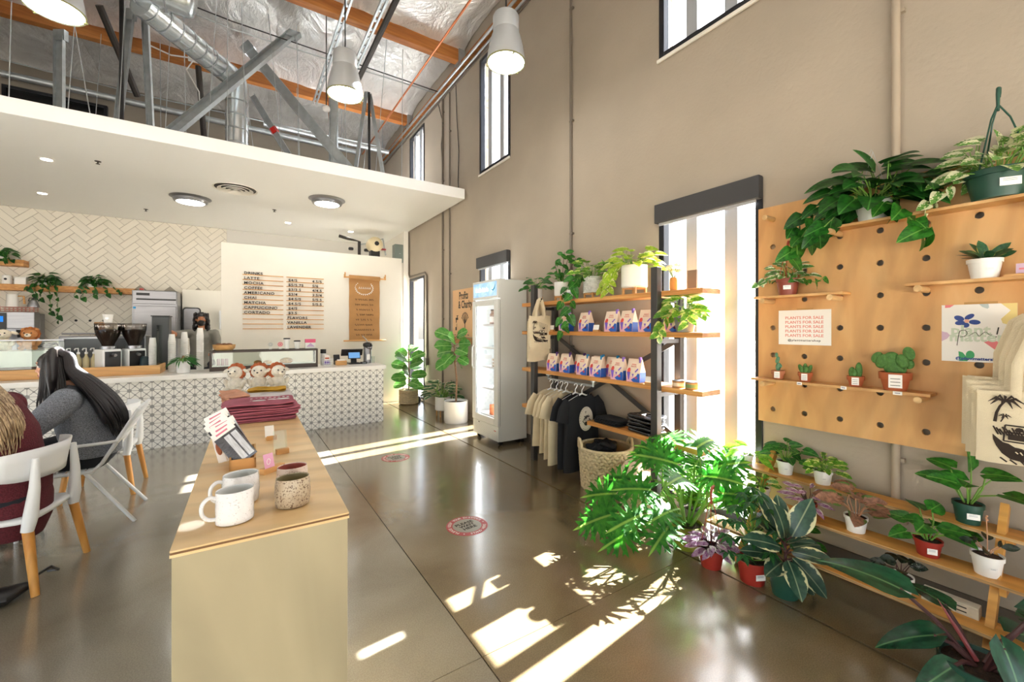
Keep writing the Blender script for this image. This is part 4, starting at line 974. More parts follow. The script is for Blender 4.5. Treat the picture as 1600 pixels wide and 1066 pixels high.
t = thing('slatted_chair', 'white metal armchair with slatted back under the dark haired woman', 'chair', (-1.14, 4.79, 0), R(90))
for q in (-1, 1):
    MB().tube([(q * .21, .20, .44), (q * .22, -.16, .44), (q * .225, -.22, .50), (q * .235, -.44, .91)], 0.014, 10).build('side_rail', m_plastw, t, smooth=True)
    MB().tube([(q * .215, -.12, .435), (q * .25, -.42, 0)], 0.0135, 10).build('leg', m_plastw, t, smooth=True)
    MB().tube([(q * .235, -.315, .665), (q * .262, -.24, .665), (q * .268, .16, .655), (q * .26, .22, .62), (q * .245, .235, 0)], 0.0125, 10).build('arm', m_plastw, t, smooth=True)
for i in range(6):
    f = 0.22 + i * 0.155; y, z = -.22 - .22 * f, .50 + .41 * f
    MB().bar((-.23, y, z), (.23, y, z), 0.018, 0.045, up=(0, -0.4, 0.85)).build('back_slat', m_plastw, t)
for i in range(7): MB().bar((-.21, -.15 + i * .056, .452), (.21, -.15 + i * .056, .452), 0.044, 0.008).build('seat_slat', m_plastw, t)
t = thing('cafe_table', 'white table edge in front of the two seated women', 'table', (-1.95, 4.3, 0))
MB().box(-0.36, 0.36, -1.2, 1.2, 0.72, 0.75).build('tabletop', m_quartz, t, bev=0.004); 
for y in (-0.8, 0.8):
    MB().cyl((0, y, 0.02), (0, y, 0.72), 0.035, 14).build('column', m_dark, t); MB().box(-0.25, 0.25, y - 0.25, y + 0.25, 0, 0.02).build('foot_plate', m_dark, t)

# ------------------------------------------------------------------ people
m_skin1 = mat('skin_light', '#d9a184', 0.5, var=0.05); m_skin2 = mat('skin_tan', '#b57a58', 0.5, var=0.05)
m_lip = mat('lips', '#a8574f', 0.45); m_eyew = mat('eye_white', '#ece8e2', 0.25); m_iris = mat('iris_dark', '#241a14', 0.2)
def knit(name, c, var=0.35, sc=260):
    return mat(name, c, 0.95, var=var, vscale=sc, bump=0.6, bscale=sc)
m_greyknit = knit('grey_marl_knit', '#858a94', 0.55, 150); m_burg = knit('burgundy_knit', '#5c2029', 0.3, 120); m_shirt = mat('grey_shirt', '#85847e', 0.85, var=0.12, vscale=9)
m_denim = mat('dark_trousers', '#22242b', 0.9)
def hairmat(name, c0, c1):
    k = NT(name); co = k.coord('Object', (1, 1, .07)); oi = k.n('TexNoise', Scale=95.0, Detail=3.0); k.l(co, oi.inputs['Vector'])
    b = k.n('BsdfPrincipled', Roughness=0.42); k.l(k.ramp(oi.outputs[0], [(0.35, hexc(c0)), (0.68, hexc(c1))]), b.inputs['Base Color']); k.l(b.outputs[0], k.out.inputs[0]); return k.m
m_hairblk = hairmat('black_hair', '#0b090b', '#231a1c'); m_hairbl = hairmat('blonde_hair', '#7d6248', '#d9bf98')

def remesh(o, vox, sm=6):
    r = o.modifiers.new('remesh', 'REMESH'); r.mode = 'VOXEL'; r.voxel_size = vox; r.use_smooth_shade = True
    s = o.modifiers.new('smooth', 'SMOOTH'); s.factor = 0.5; s.iterations = sm
    return o
def limb(mb, pts, rr, flat=1.0, up=(0, 0, 1)):
    """rounded tapering limb"""
    mb.tube(pts, rr, 16, True, flat, up)
    for p, r in zip(pts, rr): mb.ell(p, r * 0.99, r * 0.99, r * 0.99 * min(1, flat), 12, 8)
def hand(mb, w, d, n, side, curl=0.5, s=1.0):
    """palm and five fingers from wrist w, along d, back-of-hand normal n, thumb towards side"""
    w = V(w); d = V(d).normalized(); n = V(n).normalized(); x = V(side).normalized()
    M = Matrix((x, d, n)).transposed()
    def P(a, b, c): return w + M @ V((a * s, b * s, c * s))
    mb.tube([P(0, -.01, 0), P(0, .03, 0), P(0.002, .07, -.002), P(0, .095, -.004)], [.026 * s, .036 * s, .041 * s, .036 * s], 14, True, 0.45, n)
    for i, (a, L) in enumerate(((.030, .072), (.010, .080), (-.010, .074), (-.029, .058))):
        c = curl; p = [(a, .088, -.003)]; ang = 0.15
        for q, seg in enumerate((.45, .32, .23)):
            ang += c * (0.5 + 0.35 * q); b = p[-1]; p.append((a * (1 + 0.08 * q), b[1] + cos(ang) * L * seg, b[2] - sin(ang) * L * seg))
        mb.tube([P(*q) for q in p], [.0098 * s, .0092 * s, .0084 * s, .0066 * s], 8)
    th = [(.028, .018, -.004), (.050, .045, -.012), (.058, .075, -.022), (.052, .096, -.030)]
    mb.tube([P(*q) for q in th], [.014 * s, .012 * s, .0108 * s, .008 * s], 8)
def head(body, c, f, skin, s=1.0, mask=False, t=None):
    """adds skull, jaw, nose, ears to the body mesh; returns face parts to parent"""
    c = V(c); f = V(f).normalized(); x = f.cross(V((0, 0, 1))).normalized(); u = x.cross(f).normalized()
    M = Matrix((x, f, u)).transposed()
    def P(a, b, d): return c + M @ V((a * s, b * s, d * s))
    def E(mb, p, r):
        e = MB().ell((0, 0, 0), *(q * s for q in r), 16, 10); mb.add([P(*p) + M @ V(v) for v in e.v], e.f)
    E(body, (0, -.008, .03), (.076, .096, .088)); E(body, (0, .025, -.045), (.058, .066, .066)); E(body, (0, .062, -.085), (.026, .024, .022))
    E(body, (0, .086, .012), (.012, .013, .018)); E(body, (0, .096, -.012), (.014, .016, .012)); E(body, (-.04, .064, -.02), (.022, .02, .02)); E(body, (.04, .064, -.02), (.022, .02, .02)); E(body, (0, .072, .05), (.05, .02, .018))
    for q in (-1, 1): E(body, (q * .077, -.005, 0), (.010, .022, .032))
    for q in (-1, 1):
        e = MB(); E(e, (q * .031, .071, .022), (.0125, .010, .0085)); o = e.build('eye', m_eyew, t, smooth=True, world=True)
        e = MB(); E(e, (q * .031, .0798, .022), (.0058, .0035, .0058)); e.build('iris', m_iris, o, smooth=True, world=True)
        e = MB(); e.tube([P(q * .014, .086, .050), P(q * .032, .084, .052), P(q * .05, .070, .043)], [.0035 * s, .004 * s, .002 * s], 6); e.build('eyebrow', m_iris, t, smooth=True, world=True)
    if not mask:
        e = MB(); E(e, (0, .088, -.047), (.023, .010, .005)); E(e, (0, .087, -.056), (.018, .010, .0055)); e.build('lips', m_lip, t, smooth=True, world=True)
    return P, E
def strands(name, m, t, paths, r, n=6, kind=None):
    mb = MB()
    for p in paths: mb.tube(p, [r * q for q in ([0.8] + [1] * (len(p) - 2) + [0.25])], n, True, 0.55)
    return mb.build(name, m, t, smooth=True, world=True)
def seated(name, lab, hip, chest, neck, hd, face, sh_w, cloth, clothname, skin, elbows, wrists, s=1.0, girth=1.0, knee_dx=-0.48):
    t = thing(name, lab, 'person', (hip[0], hip[1], 0))
    hip, chest, neck, hd = V(hip), V(chest), V(neck), V(hd)
    b = MB(); fx = V((-1, 0, 0)); sd = V((0, 1, 0))
    mid = hip.lerp(chest, 0.5)
    b.tube([hip, mid, chest, neck.lerp(chest, 0.35)], [.15 * girth, .14 * girth, .15, .10], 18, True, 0.75, (1, 0, 0))
    limb(b, [neck - V((0, 0, .08)), neck, hd - V((0, 0, .05))], [.065, .055, .052])
    P, E = head(b, hd, face, skin, s, t=t)
    shs = []
    for q in (-1, 1):
        sh = neck + V((0.02, q * sh_w, -.09)); shs.append(sh); e, w = V(elbows[q]), V(wrists[q])
        limb(b, [sh, sh.lerp(e, .5), e, e.lerp(w, .5), w], [.055, .05, .043, .038, .027])
        hand(b, w, (-1, -q * .1, -.03), (0, 0, 1), (0, -q, 0), 0.35)
        kn = hip + V((knee_dx, q * .12, .02)); an = V((kn.x + .08, kn.y + q * 0.02, .09))
        limb(b, [hip + V((0, q * .09, 0)), hip.lerp(kn, .5) + V((0, q * .1, .01)), kn, kn.lerp(an, .45), an], [.105, .095, .068, .058, .042])
        limb(b, [an + V((.03, 0, -.035)), an + V((-.10, q * .01, -.055)), an + V((-.17, q * .02, -.065))], [.04, .036, .024])
    remesh(b.build('body', skin, t, smooth=True, world=True), .008)
    g = MB()
    g.tube([hip + V((.0, 0, -.02)), hip + V((0.0, 0, .10)), mid, chest, neck.lerp(chest, .30), neck + V((0, 0, -.02))], [.205 * girth, .205 * girth, .19 * girth, .185 * girth, .15, .075], 22, True, 0.78, (1, 0, 0))
    for q, sh in zip((-1, 1), shs):
        e, w = V(elbows[q]), V(wrists[q]); w2 = e.lerp(w, .88)
        limb(g, [neck.lerp(sh, .4) + V((0, 0, -.02)), sh + V((0, 0, .0)), sh.lerp(e, .5), e, e.lerp(w, .5), w2], [.08, .088 * girth, .082 * girth, .07, .06, .046])
    remesh(g.build(clothname, cloth, t, smooth=True, world=True), .011, 5)
    g = MB()
    for q in (-1, 1):
        kn = hip + V((knee_dx, q * .12, .02)); an = V((kn.x + .08, kn.y + q * 0.02, .09))
        limb(g, [hip + V((0.02, q * .08, -.01)), hip.lerp(kn, .5) + V((0, q * .1, .01)), kn, kn.lerp(an, .45), an.lerp(kn, .15)], [.125, .11, .082, .072, .062])
    remesh(g.build('trousers', m_denim, t, smooth=True, world=True), .012, 5)
    for q in (-1, 1):
        kn = hip + V((knee_dx, q * .12, .02)); an = V((kn.x + .08, kn.y + q * 0.02, .09)); sho = MB()
        limb(sho, [an + V((.035, 0, -.045)), an + V((-.10, q * .01, -.058)), an + V((-.17, q * .02, -.066))], [.046, .042, .032]); remesh(sho.build('shoe', m_dark, t, smooth=True, world=True), .01, 3)
    return t, P, E
# dark haired woman, grey marl sweater
hd = (-1.235, 4.75, 1.262)
t, P, E = seated('person', 'woman with long black hair in a grey marl sweater leaning on a table', (-1.02, 4.79, .56), (-1.10, 4.79, .90), (-1.15, 4.78, 1.10), hd, (-1, .04, -.12), .19, m_greyknit, 'sweater', m_skin1,
    {-1: (-1.30, 4.46, .80), 1: (-1.36, 5.08, .82)}, {-1: (-1.60, 4.58, .79), 1: (-1.62, 4.96, .79)}, girth=1.12)
cap = MB(); h = V(hd)
E(cap, (0, -.016, .042), (.090, .104, .092)); E(cap, (0, -.055, -.02), (.088, .075, .10)); cap.build('hair_cap', m_hairblk, t, smooth=True, world=True)
rr_ = random.Random(21)
def long_hair(t, m, ctr, wid, flat, n, r, wave, cut, name='long_hair'):
    """smooth mass of hair along ctr with fine strands lying on it"""
    c = smoothpts(ctr, 5); k = len(c); ws = [V((w, 0, 0)) for w in wid]; w = [p.x for p in smoothpts(ws, 5)]
    mb = MB(); mb.tube(c[:-5], w[:-8] + [.05, .03, .012], 20, True, flat); o = mb.build(name, m, t, smooth=True, world=True); remesh(o, .010, 5)
    st = MB()
    for i in range(n):
        a = rr_.uniform(-1.75, 1.75); ph = rr_.uniform(0, 6.3); e = int(k * rr_.uniform(cut, 1.0)); pts = []; last = None
        for j in range(0, e):
            d = (c[min(j + 1, k - 1)] - c[max(j - 1, 0)]).normalized(); x = V((0, 1, 0)); x = (x - d * x.dot(d)).normalized(); u = x.cross(d)
            if u.x < 0: u = -u
            f = j / k; g = 1.0 + .06 * sin(ph + 3 * f); pts.append(c[j] + x * (w[j] * sin(a) * g + wave * f * sin(ph + 9 * f)) + u * (w[j] * flat * cos(a) * 1.03 + .004 + wave * .5 * f * cos(ph + 8 * f)))
        if len(pts) > 4: st.tube(pts[::1], [r * .7] + [r] * (len(pts) - 3) + [r * .7, r * .15], 5, True, .6)
    st.build('hair_strands', m, t, smooth=True, world=True)
long_hair(t, m_hairblk, [h + V((-.03, 0, .115)), h + V((.07, .0, .09)), h + V((.10, .0, -.03)), V((-1.03, 4.76, 1.10)), V((-.935, 4.75, .96)), V((-.885, 4.74, .84)), V((-.865, 4.73, .74)), V((-.86, 4.72, .66))], [.05, .085, .108, .16, .20, .20, .15, .08], .34, 210, .0055, .016, .62)
side = [h + V((.01, -.03, .118)), h + V((.012, -.078, .07)), h + V((.014, -.088, -.02)), h + V((.020, -.095, -.13)), h + V((.02, -.115, -.24))]
mb = MB(); mb.tube(smoothpts(side, 5), [V_.x for V_ in smoothpts([V((q, 0, 0)) for q in (.02, .034, .036, .028, .010)], 5)], 18, True, 3.0); remesh(mb.build('side_hair', m_hairblk, t, smooth=True, world=True), .009, 4)
mb = MB()
for i in range(46):
    dx = rr_.uniform(-.085, .085); dz = rr_.uniform(-.09, .05); q = smoothpts([p_ + V((dx * (.5 + .12 * j), -.022 * (1 - (dx / .09) ** 2) - .004, dz * (j / 4))) for j, p_ in enumerate(side)], 4); mb.tube(q, [.004] + [.005] * (len(q) - 3) + [.004, .001], 5, True, .6)
mb.build('front_lock', m_hairblk, t, smooth=True, world=True)
MB().tube([P(.106 * cos(a), -.050 + .01 * sin(a), .045 + .108 * sin(a)) for a in [pi * (.12 + .76 * i / 14) for i in range(15)]], .014, 8, True, .45).build('headband', mat('pale_headband', '#eadfe0', 0.8), t, smooth=True, world=True)
# blonde woman, burgundy sweater
hd = (-1.42, 3.86, 1.33)
t, P, E = seated('person', 'woman with long blonde hair in a burgundy knit at the left edge', (-1.19, 3.89, .56), (-1.23, 3.89, .92), (-1.29, 3.88, 1.16), hd, (-1, -.05, -.1), .19, m_burg, 'knit_top', m_skin1,
    {-1: (-1.50, 3.60, .86), 1: (-1.50, 4.18, .86)}, {-1: (-1.74, 3.72, .79), 1: (-1.74, 4.05, .79)}, girth=1.05, knee_dx=-.50)
cap = MB(); h = V(hd); E(cap, (0, -.014, .04), (.09, .105, .092)); E(cap, (0, -.05, -.02), (.086, .075, .10)); cap.build('hair_cap', m_hairbl, t, smooth=True, world=True)
long_hair(t, m_hairbl, [h + V((-.03, 0, .115)), h + V((.07, 0, .09)), h + V((.10, 0, -.03)), V((-1.30, 3.83, 1.20)), V((-1.23, 3.80, 1.09)), V((-1.185, 3.77, .99)), V((-1.175, 3.76, .89)), V((-1.17, 3.74, .78))], [.05, .085, .108, .13, .135, .13, .11, .06], .42, 190, .0052, .026, .74)
sk = MB(); sk.tube([(-1.20, 3.89, .62), (-1.18, 3.89, .50), (-1.17, 3.88, .38), (-1.17, 3.87, .27)], [.195, .205, .19, .14], 20, True, .8, (1, 0, 0)); sk.tube([(-1.36, 3.88, .58), (-1.20, 3.89, .56)], [.17, .19], 16)
remesh(sk.build('knit_skirt', m_burg, t, smooth=True, world=True), .012, 6)
tg = tag(MB().tube([(-1.30, 3.62, .05), (-1.25, 3.55, .055), (-1.13, 3.56, .05), (-1.05, 3.66, .045)], [.03, .07, .075, .03], 12, True, .6).build('dark_bag', m_dark, smooth=True), 'dark bag lying on the floor below the woman in burgundy', 'bag')
MB().tube([(-1.05, 3.64, .08), (-.98, 3.72, .10), (-.97, 3.80, .04), (-1.03, 3.86, .02)], .008, 6).build('strap', m_dark, tg)

# barista
B = V((-0.60, 9.62, 0)); t = thing('person', 'barista with curly black hair, black face mask and grey shirt behind the counter', 'person', B)
b = MB(); hc = B + V((0, -.03, 1.735))
b.tube([B + V((0, 0, .95)), B + V((0, 0, 1.15)), B + V((0, 0, 1.38)), B + V((0, 0, 1.52))], [.155, .135, .15, .08], 18, True, .68, (0, 1, 0))
limb(b, [B + V((0, 0, 1.50)), B + V((0, -.01, 1.58)), B + V((0, -.02, 1.68))], [.062, .052, .052])
P, E = head(b, hc, (0.05, -1, -.14), m_skin2, 1.0, True, t)
shR, elR, wrR = B + V((-.20, 0, 1.48)), B + V((-.36, -.12, 1.46)), B + V((-.43, -.30, 1.53))
shL, elL, wrL = B + V((.20, 0, 1.48)), B + V((.27, -.06, 1.22)), B + V((.20, -.27, 1.14))
limb(b, [shR, shR.lerp(elR, .5), elR, elR.lerp(wrR, .5), wrR], [.055, .05, .044, .04, .028]); hand(b, wrR, (-.6, -.75, .1), (.1, 0, 1), (.75, -.6, 0), .6)
limb(b, [shL, shL.lerp(elL, .5), elL, elL.lerp(wrL, .5), wrL], [.055, .05, .044, .04, .028]); hand(b, wrL, (-.3, -.9, -.1), (0, 0, 1), (-.9, .3, 0), .5)
for q in (-1, 1): limb(b, [B + V((q * .09, 0, .95)), B + V((q * .10, 0, .52)), B + V((q * .10, .01, .10))], [.10, .07, .045]); limb(b, [B + V((q * .10, .03, .05)), B + V((q * .11, -.16, .035))], [.045, .033])
remesh(b.build('body', m_skin2, t, smooth=True, world=True), .008)
g = MB(); g.tube([B + V((0, 0, .86)), B + V((0, 0, 1.0)), B + V((0, 0, 1.18)), B + V((0, 0, 1.38)), B + V((0, 0, 1.50)), B + V((0, 0, 1.555))], [.19, .19, .168, .18, .13, .07], 20, True, .74, (0, 1, 0))
limb(g, [B + V((-.12, 0, 1.48)), shR, shR.lerp(elR, .8)], [.075, .08, .075]); limb(g, [B + V((.12, 0, 1.48)), shL, shL.lerp(elL, .8)], [.075, .08, .075])
sh_ = remesh(g.build('shirt', m_shirt, t, smooth=True, world=True), .011, 4)
MB().obox(B + V((.08, -.143, 1.36)), (.09, .006, .10)).build('pocket', m_shirt, t, world=True)
g = MB()
for q in (-1, 1): limb(g, [B + V((q * .09, 0, .93)), B + V((q * .10, 0, .52)), B + V((q * .10, .01, .10))], [.125, .09, .07])
remesh(g.build('trousers', m_denim, t, smooth=True, world=True), .012, 4)
for q in (-1, 1):
    g = MB(); limb(g, [B + V((q * .10, .03, .05)), B + V((q * .11, -.17, .042))], [.05, .04]); remesh(g.build('shoe', m_dark, t, smooth=True, world=True), .01, 3)
mk = MB(); E(mk, (0, .045, -.052), (.068, .068, .062)); E(mk, (0, .085, -.02), (.030, .028, .026)); mk.build('face_mask', m_dark, t, smooth=True, world=True)
cap = MB(); E(cap, (0, -.02, .048), (.092, .104, .09)); E(cap, (-.02, -.055, -.02), (.10, .075, .11))
for i in range(190):
    a = rr_.uniform(-2.3, 2.3); z = rr_.uniform(-.21, .11); rad = .100 + .10 * (0.1 - z) * .5
    if abs(a) > 1.75 and z < .02: rad *= 1.08
    E(cap, (rad * sin(a), -.03 - rad * cos(a) * .8, z), (.019, .019, .024))
cap.build('curly_hair', m_hairblk, t, smooth=True, world=True)

# ------------------------------------------------------------------ plywood display plinths and their goods
PL = V((0.072, 1.488, 0)); PR = R(-1.05)
PM = Matrix.Translation(PL) @ Matrix.Rotation(PR, 4, 'Z')
ZT = 0.95
def tp(x, y, z=0.0): return PM @ V((x, y, ZT + z))
for i, (y0, y1, l) in enumerate(((0, .88, 'nearest plywood display plinth carrying the mugs'), (.883, 2.16, 'middle plywood display plinth carrying the folded sweatshirts'), (2.163, 3.45, 'farthest plywood display plinth carrying the plush cows'))):
    t = thing('display_plinth', l, 'plinth', PL, PR, 'plywood display plinths'); hw = .237
    MB().box(-hw, hw, y0, y1, ZT - .006, ZT).build('top', m_ply, t, bev=.0015)
    e = MB(); e.box(-hw + .001, hw - .001, y0 + .001, y1 - .001, ZT - .012, ZT - .0062); e.build('top_core', mat('ply_core_dark', '#7a5836', .7) if i == 0 else bpy.data.materials['ply_core_dark'], t)
    MB().box(-hw, hw, y0, y1, ZT - .020, ZT - .0122).build('top_underply', m_ply, t)
    MB().box(-hw + .004, hw - .004, y0 + .004, y0 + .022, 0.0, ZT - .0205).build('front_panel', m_plyf, t, bev=.002)
    MB().box(-hw + .004, hw - .004, y1 - .022, y1 - .004, 0.0, ZT - .0205).build('back_panel', m_plyf, t)
    for q in (-1, 1): MB().box(*sorted((q * (hw - .004), q * (hw - .022))), y0 + .0225, y1 - .0225, 0, ZT - .0205).build('side_panel', m_plyf, t)
def speckle(name, base, dot, dot2, th=.5, glossy=.25):
    k = NT(name); co = k.coord('Object'); n1 = k.n('TexNoise', Scale=190.0, Detail=2.0); n2 = k.n('TexNoise', Scale=18.0, Detail=3.0); k.l(co, n1.inputs['Vector']); k.l(co, n2.inputs['Vector'])
    a = k.ramp(n2.outputs[0], [(.35, hexc(base)), (.7, hexc(dot2))]); f = k.ramp(n1.outputs[0], [(th, (0, 0, 0)), (th + .06, (1, 1, 1))])
    b = k.n('BsdfPrincipled', Roughness=glossy); k.l(k.mix(f, a, hexc(dot)), b.inputs['Base Color']); k.l(b.outputs[0], k.out.inputs[0]); return k.m
m_mug = speckle('speckled_white_glaze', '#e9e8e8', '#c5c2c2', '#dcdcde', .62, .18); m_cupb = speckle('oatmeal_speckle_glaze', '#b5a68f', '#5f4632', '#9f8b72', .56, .35); m_cupp = speckle('pink_cream_glaze', '#d9c8bb', '#a8806c', '#cbb3a4', .6, .35)
m_inp = mat('mug_inside_pink', '#a8594f', .35); m_ing = mat('mug_inside_green', '#8b7f5c', .35)
def mug(lab, x, y, m, mi, h, r, handle, bulge=0.0, rz=0.0, sx=1.1):
    t = thing('ceramic_mug', lab, 'mug', tp(x, y, .0005), PR + rz, 'handmade mugs on the plinth')
    pr_ = [(r * .80, 0), (r * .94, .004)] + [(r * (.96 + bulge * sin(pi * i / 8) + .012 * sin(i * 2.2)), .006 + (h - .006) * i / 8) for i in range(9)]
    MB().lathe(pr_ + [(r * .95, h + .002), (r * .91, h - .001)], 32, sx=sx, sy=.92).build('body', m, t, smooth=True, ang=60)
    MB().lathe([(r * .91, h - .001), (r * .88, h * .6), (r * .84, .012), (.001, .009)], 32, cap0=False, sx=sx, sy=.92).build('inside', mi, t, smooth=True)
    if handle:
        MB().tube(smoothpts([(-r * 1.02, 0, h * .84), (-r * 1.38, 0, h * .90), (-r * 1.72, 0, h * .74), (-r * 1.74, 0, h * .46), (-r * 1.45, 0, h * .26), (-r * 1.0, 0, h * .20)], 5), .0058, 12, True, 1.5, (0, 1, 0)).build('handle', m, t, smooth=True)
    return t
mug('white speckled mug with looped handle, nearest on plinth', -.088, .125, m_mug, mat('mug_inside_white', '#d6d9d8', .25), .102, .05, True, .0, R(12))
mug('white speckled mug with looped handle behind the nearest one', -.075, .285, m_mug, bpy.data.materials['mug_inside_white'], .102, .052, True, .06, R(18))
mug('oatmeal speckled cup without handle, nearer of two', .080, .165, m_cupb, m_ing, .098, .05, False, .07)
mug('pale cup with a pink inside behind the oatmeal cup', .088, .29, m_cupp, m_inp, .10, .048, False, .05)
# box of photo packs
t = thing('wooden_card_box', 'small wooden box holding clear photo packs on plinth', 'box', tp(-.075, .70, .0005), PR)
b = MB(); b.box(-.05, .05, 0, .008, 0, .045); b.box(-.05, .05, .13, .138, 0, .075); b.box(-.05, .05, .008, .13, 0, .006); b.build('box', m_oak, t)
for q in (-1, 1): MB().prism([(q * .05, .0, 0), (q * .05, .138, 0), (q * .05, .138, .075), (q * .05, .0, .045)], (-q * .007, 0, 0)).build('side', m_oak, t)
m_pack = mat('photo_strip', '#3f3c42', .25, var=.8, vscale=40, coat=.6, stretch=(1, 1, 12)); m_packw = mat('pack_sleeve', '#c9ccd3', .15, var=.3, vscale=25, coat=.8, stretch=(14, 1, 1)); m_pinkp = mat('pink_print', '#d77c92', .5); m_brown = mat('brown_felt', '#9c5a3b', .8)
for i in range(6):
    p = tp(-.070 - .010 * i, .725 + i * .019, .052 + .010 * i); 
    t = thing('photo_pack', 'clear photo pack in the wooden box, ' + ('foremost', 'second', 'third', 'fourth', 'fifth', 'rearmost')[i], 'pack', p, 0, 'photo packs in the wooden box'); t.rotation_euler = (R(-16 - 2 * i), R(-36 + 4 * (i % 3)), PR)
    MB().box(-.048, .048, -.0025, .0025, -.02, .128).build('sleeve', m_pack if i % 3 != 2 else m_packw, t)
    for q in range(3): MB().box(-.042 + q * .03, -.018 + q * .03, -.0032, -.0026, -.01, .118).build('strip', m_packw if (i + q) % 3 else m_pack, t)
    MB().box(-.048, .048, -.003, .003, .1285, .155 + .003 * (i % 2)).build('header_card', m_paper, t); MB().box(-.03, .02, -.0034, -.003, .138, .146).build('print', m_pinkp, t)
for i in range(8):
    p = tp(-.155 + .022 * (i % 4), .86 + .05 * (i // 4) + .012 * (i % 4), .001); t = thing('carded_charm', 'brown charm on white header card behind the photo packs, ' + ('first', 'second', 'third', 'fourth', 'fifth', 'sixth', 'seventh', 'eighth')[i] + ' from the left', 'charm', p, 0, 'carded charms'); t.rotation_euler = (R(-12), R(-14), PR)
    MB().box(-.016, .016, -.001, .001, 0, .135).build('card', m_paper, t); MB().box(-.010, .008, -.0014, -.001, .105, .122).build('print', m_pinkp, t); MB().ell((0, -.006, .065), .011, .007, .030, 10, 8).build('charm', m_brown, t, smooth=True)
m_block = m_oak
def stand(name, lab, x, y, rz, L, card=None, ch=.06):
    t = thing(name, lab, 'stand', tp(x, y, .0005), rz)
    MB().box(-L / 2, L / 2, -.014, .014, 0, .024).build('block', m_block, t, bev=.001)
    if card: MB().obox((-L * .2, -.003, .02 + ch / 2), (.045, .0015, ch), (R(-14), 0, 0)).build('card', card, t)
    return t
t = stand('card_stand', 'wooden block holding a pink card beside the mugs', .035, .60, R(35), .10, mat('pink_card', '#e3a7c8', .5), .062)
MB().tube([(-.028 + .008 * cos(a * .5), -.012, .052 + .012 * sin(a * .5)) for a in range(13)], .0015, 4).build('print', m_paper, t)
t = stand('acrylic_stand', 'small wooden block with clear sheet near the seam of the plinths', .088, .875, R(10), .055)
MB().obox((-.005, .02, .06), (.06, .003, .10), (R(-10), 0, 0)).build('sheet', m_clear, t)
stand('card_stand', 'wooden block with white price card before the sweatshirts', .052, 1.20, R(8), .05, m_paper, .06)
# folded garments
def folded(name, lab, p, sx, sy, h, m, seed, rz=0.0, group=None, cat='garment', lumps=.006, fold=True):
    t = thing(name, lab, cat, p, PR + rz, group); r_ = random.Random(seed); k = 2 if fold else 1
    for q in range(k):
        mb = MB(); nu, nv = 22, 14; vs = []; z0 = q * h / k; hh = h / k * .97; ph = [r_.uniform(0, 6) for _ in range(4)]
        for j in range(nv + 1):
            for i in range(nu):
                a = 2 * pi * i / nu; e = -pi / 2 + pi * j / nv
                c_, s_ = cos(a), sin(a); px_ = (abs(c_) ** .28) * (1 if c_ > 0 else -1); py_ = (abs(s_) ** .28) * (1 if s_ > 0 else -1)
                ce = abs(cos(e)) ** .28 if abs(cos(e)) > 1e-6 else 0; sz = (abs(sin(e)) ** .6) * (1 if e > 0 else -1)
                w_ = 1 + .018 * sin(3 * a + ph[0]) + .012 * sin(7 * a + ph[1]); sag = (lumps * sin(4.0 * px_ + ph[2] + q) * cos(3.0 * py_ + ph[3])) if sz > 0 or q else 0
                vs.append((sx / 2 * px_ * ce * w_, sy / 2 * py_ * ce * w_, z0 + hh / 2 + hh / 2 * sz + sag * (1 if z0 > 0 or sz > 0 else 0)))
        fs = [(j * nu + i, j * nu + (i + 1) % nu, (j + 1) * nu + (i + 1) % nu, (j + 1) * nu + i) for j in range(nv) for i in range(nu)]
        mb.add(vs, fs); mb.build('layer', m, t, smooth=True, ang=80)
    return t
m_rose = mat('dusty_rose_fleece', '#ad6070', .95, var=.12, vscale=12, bump=.4, bscale=200); m_peach = mat('peach_cotton', '#d89f83', .95, var=.15, vscale=14, bump=.4, bscale=90); m_ygold = mat('mustard_cotton', '#c99a2c', .95, var=.15, vscale=14); m_wtee = mat('white_cotton', '#dcd6d6', .95, var=.06, vscale=10)
for i in range(4):
    p = tp(.02 + .012 * ((i * 7) % 3 - 1), 1.90 + .01 * (i % 2), .0005 + i * .029)
    t = folded('folded_sweatshirt', 'dusty rose folded sweatshirt, ' + ('bottom', 'second from bottom', 'third from bottom', 'top, printed')[i] + ' of its pile', p, .44 - .012 * (i == 3), .34, .0285 if i < 3 else .036, m_rose, 40 + i, R((i % 3 - 1) * 2), 'dusty rose sweatshirts')
pp = MB(); 
for k, (a, b_, w_, h_) in enumerate(((-.06, .02, .05, .018), (.02, .03, .03, .022), (.09, .035, .045, .02))): pp.ell((a + .05, b_ - .06, .038), w_, h_ * 1.4, .0035, 14, 6)
for k in range(9): pp.ell((-.05 + k * .028, .06 + .008 * sin(k * 2), .038), .010, .012, .003, 8, 5)
pp.build('white_print', m_wtee, t)
for i in range(3): folded('folded_tee', 'white folded tee behind the sweatshirts, ' + ('bottom', 'middle', 'top')[i] + ' of its pile', tp(.07, 2.38, .0005 + i * .036), .34, .46, .035, m_wtee, 60 + i, 0, 'white folded tees')
for i in range(3): folded('folded_romper', 'peach folded romper at the left edge, ' + ('bottom', 'middle', 'top')[i] + ' of its pile', tp(-.155, 2.36 + .02 * i, .0005 + i * .041), .15, .40, .040, m_peach, 70 + i, R(i * 6), 'peach rompers', lumps=.012)
folded('folded_bib', 'mustard yellow folded cloth lying on the white tees', tp(.07, 2.50, .1105), .27, .20, .022, m_ygold, 80, R(-6))
folded('folded_bib', 'mustard yellow cloth at the left edge before the peach rompers', tp(-.19, 2.06, .0005), .08, .10, .03, m_ygold, 81, R(4))
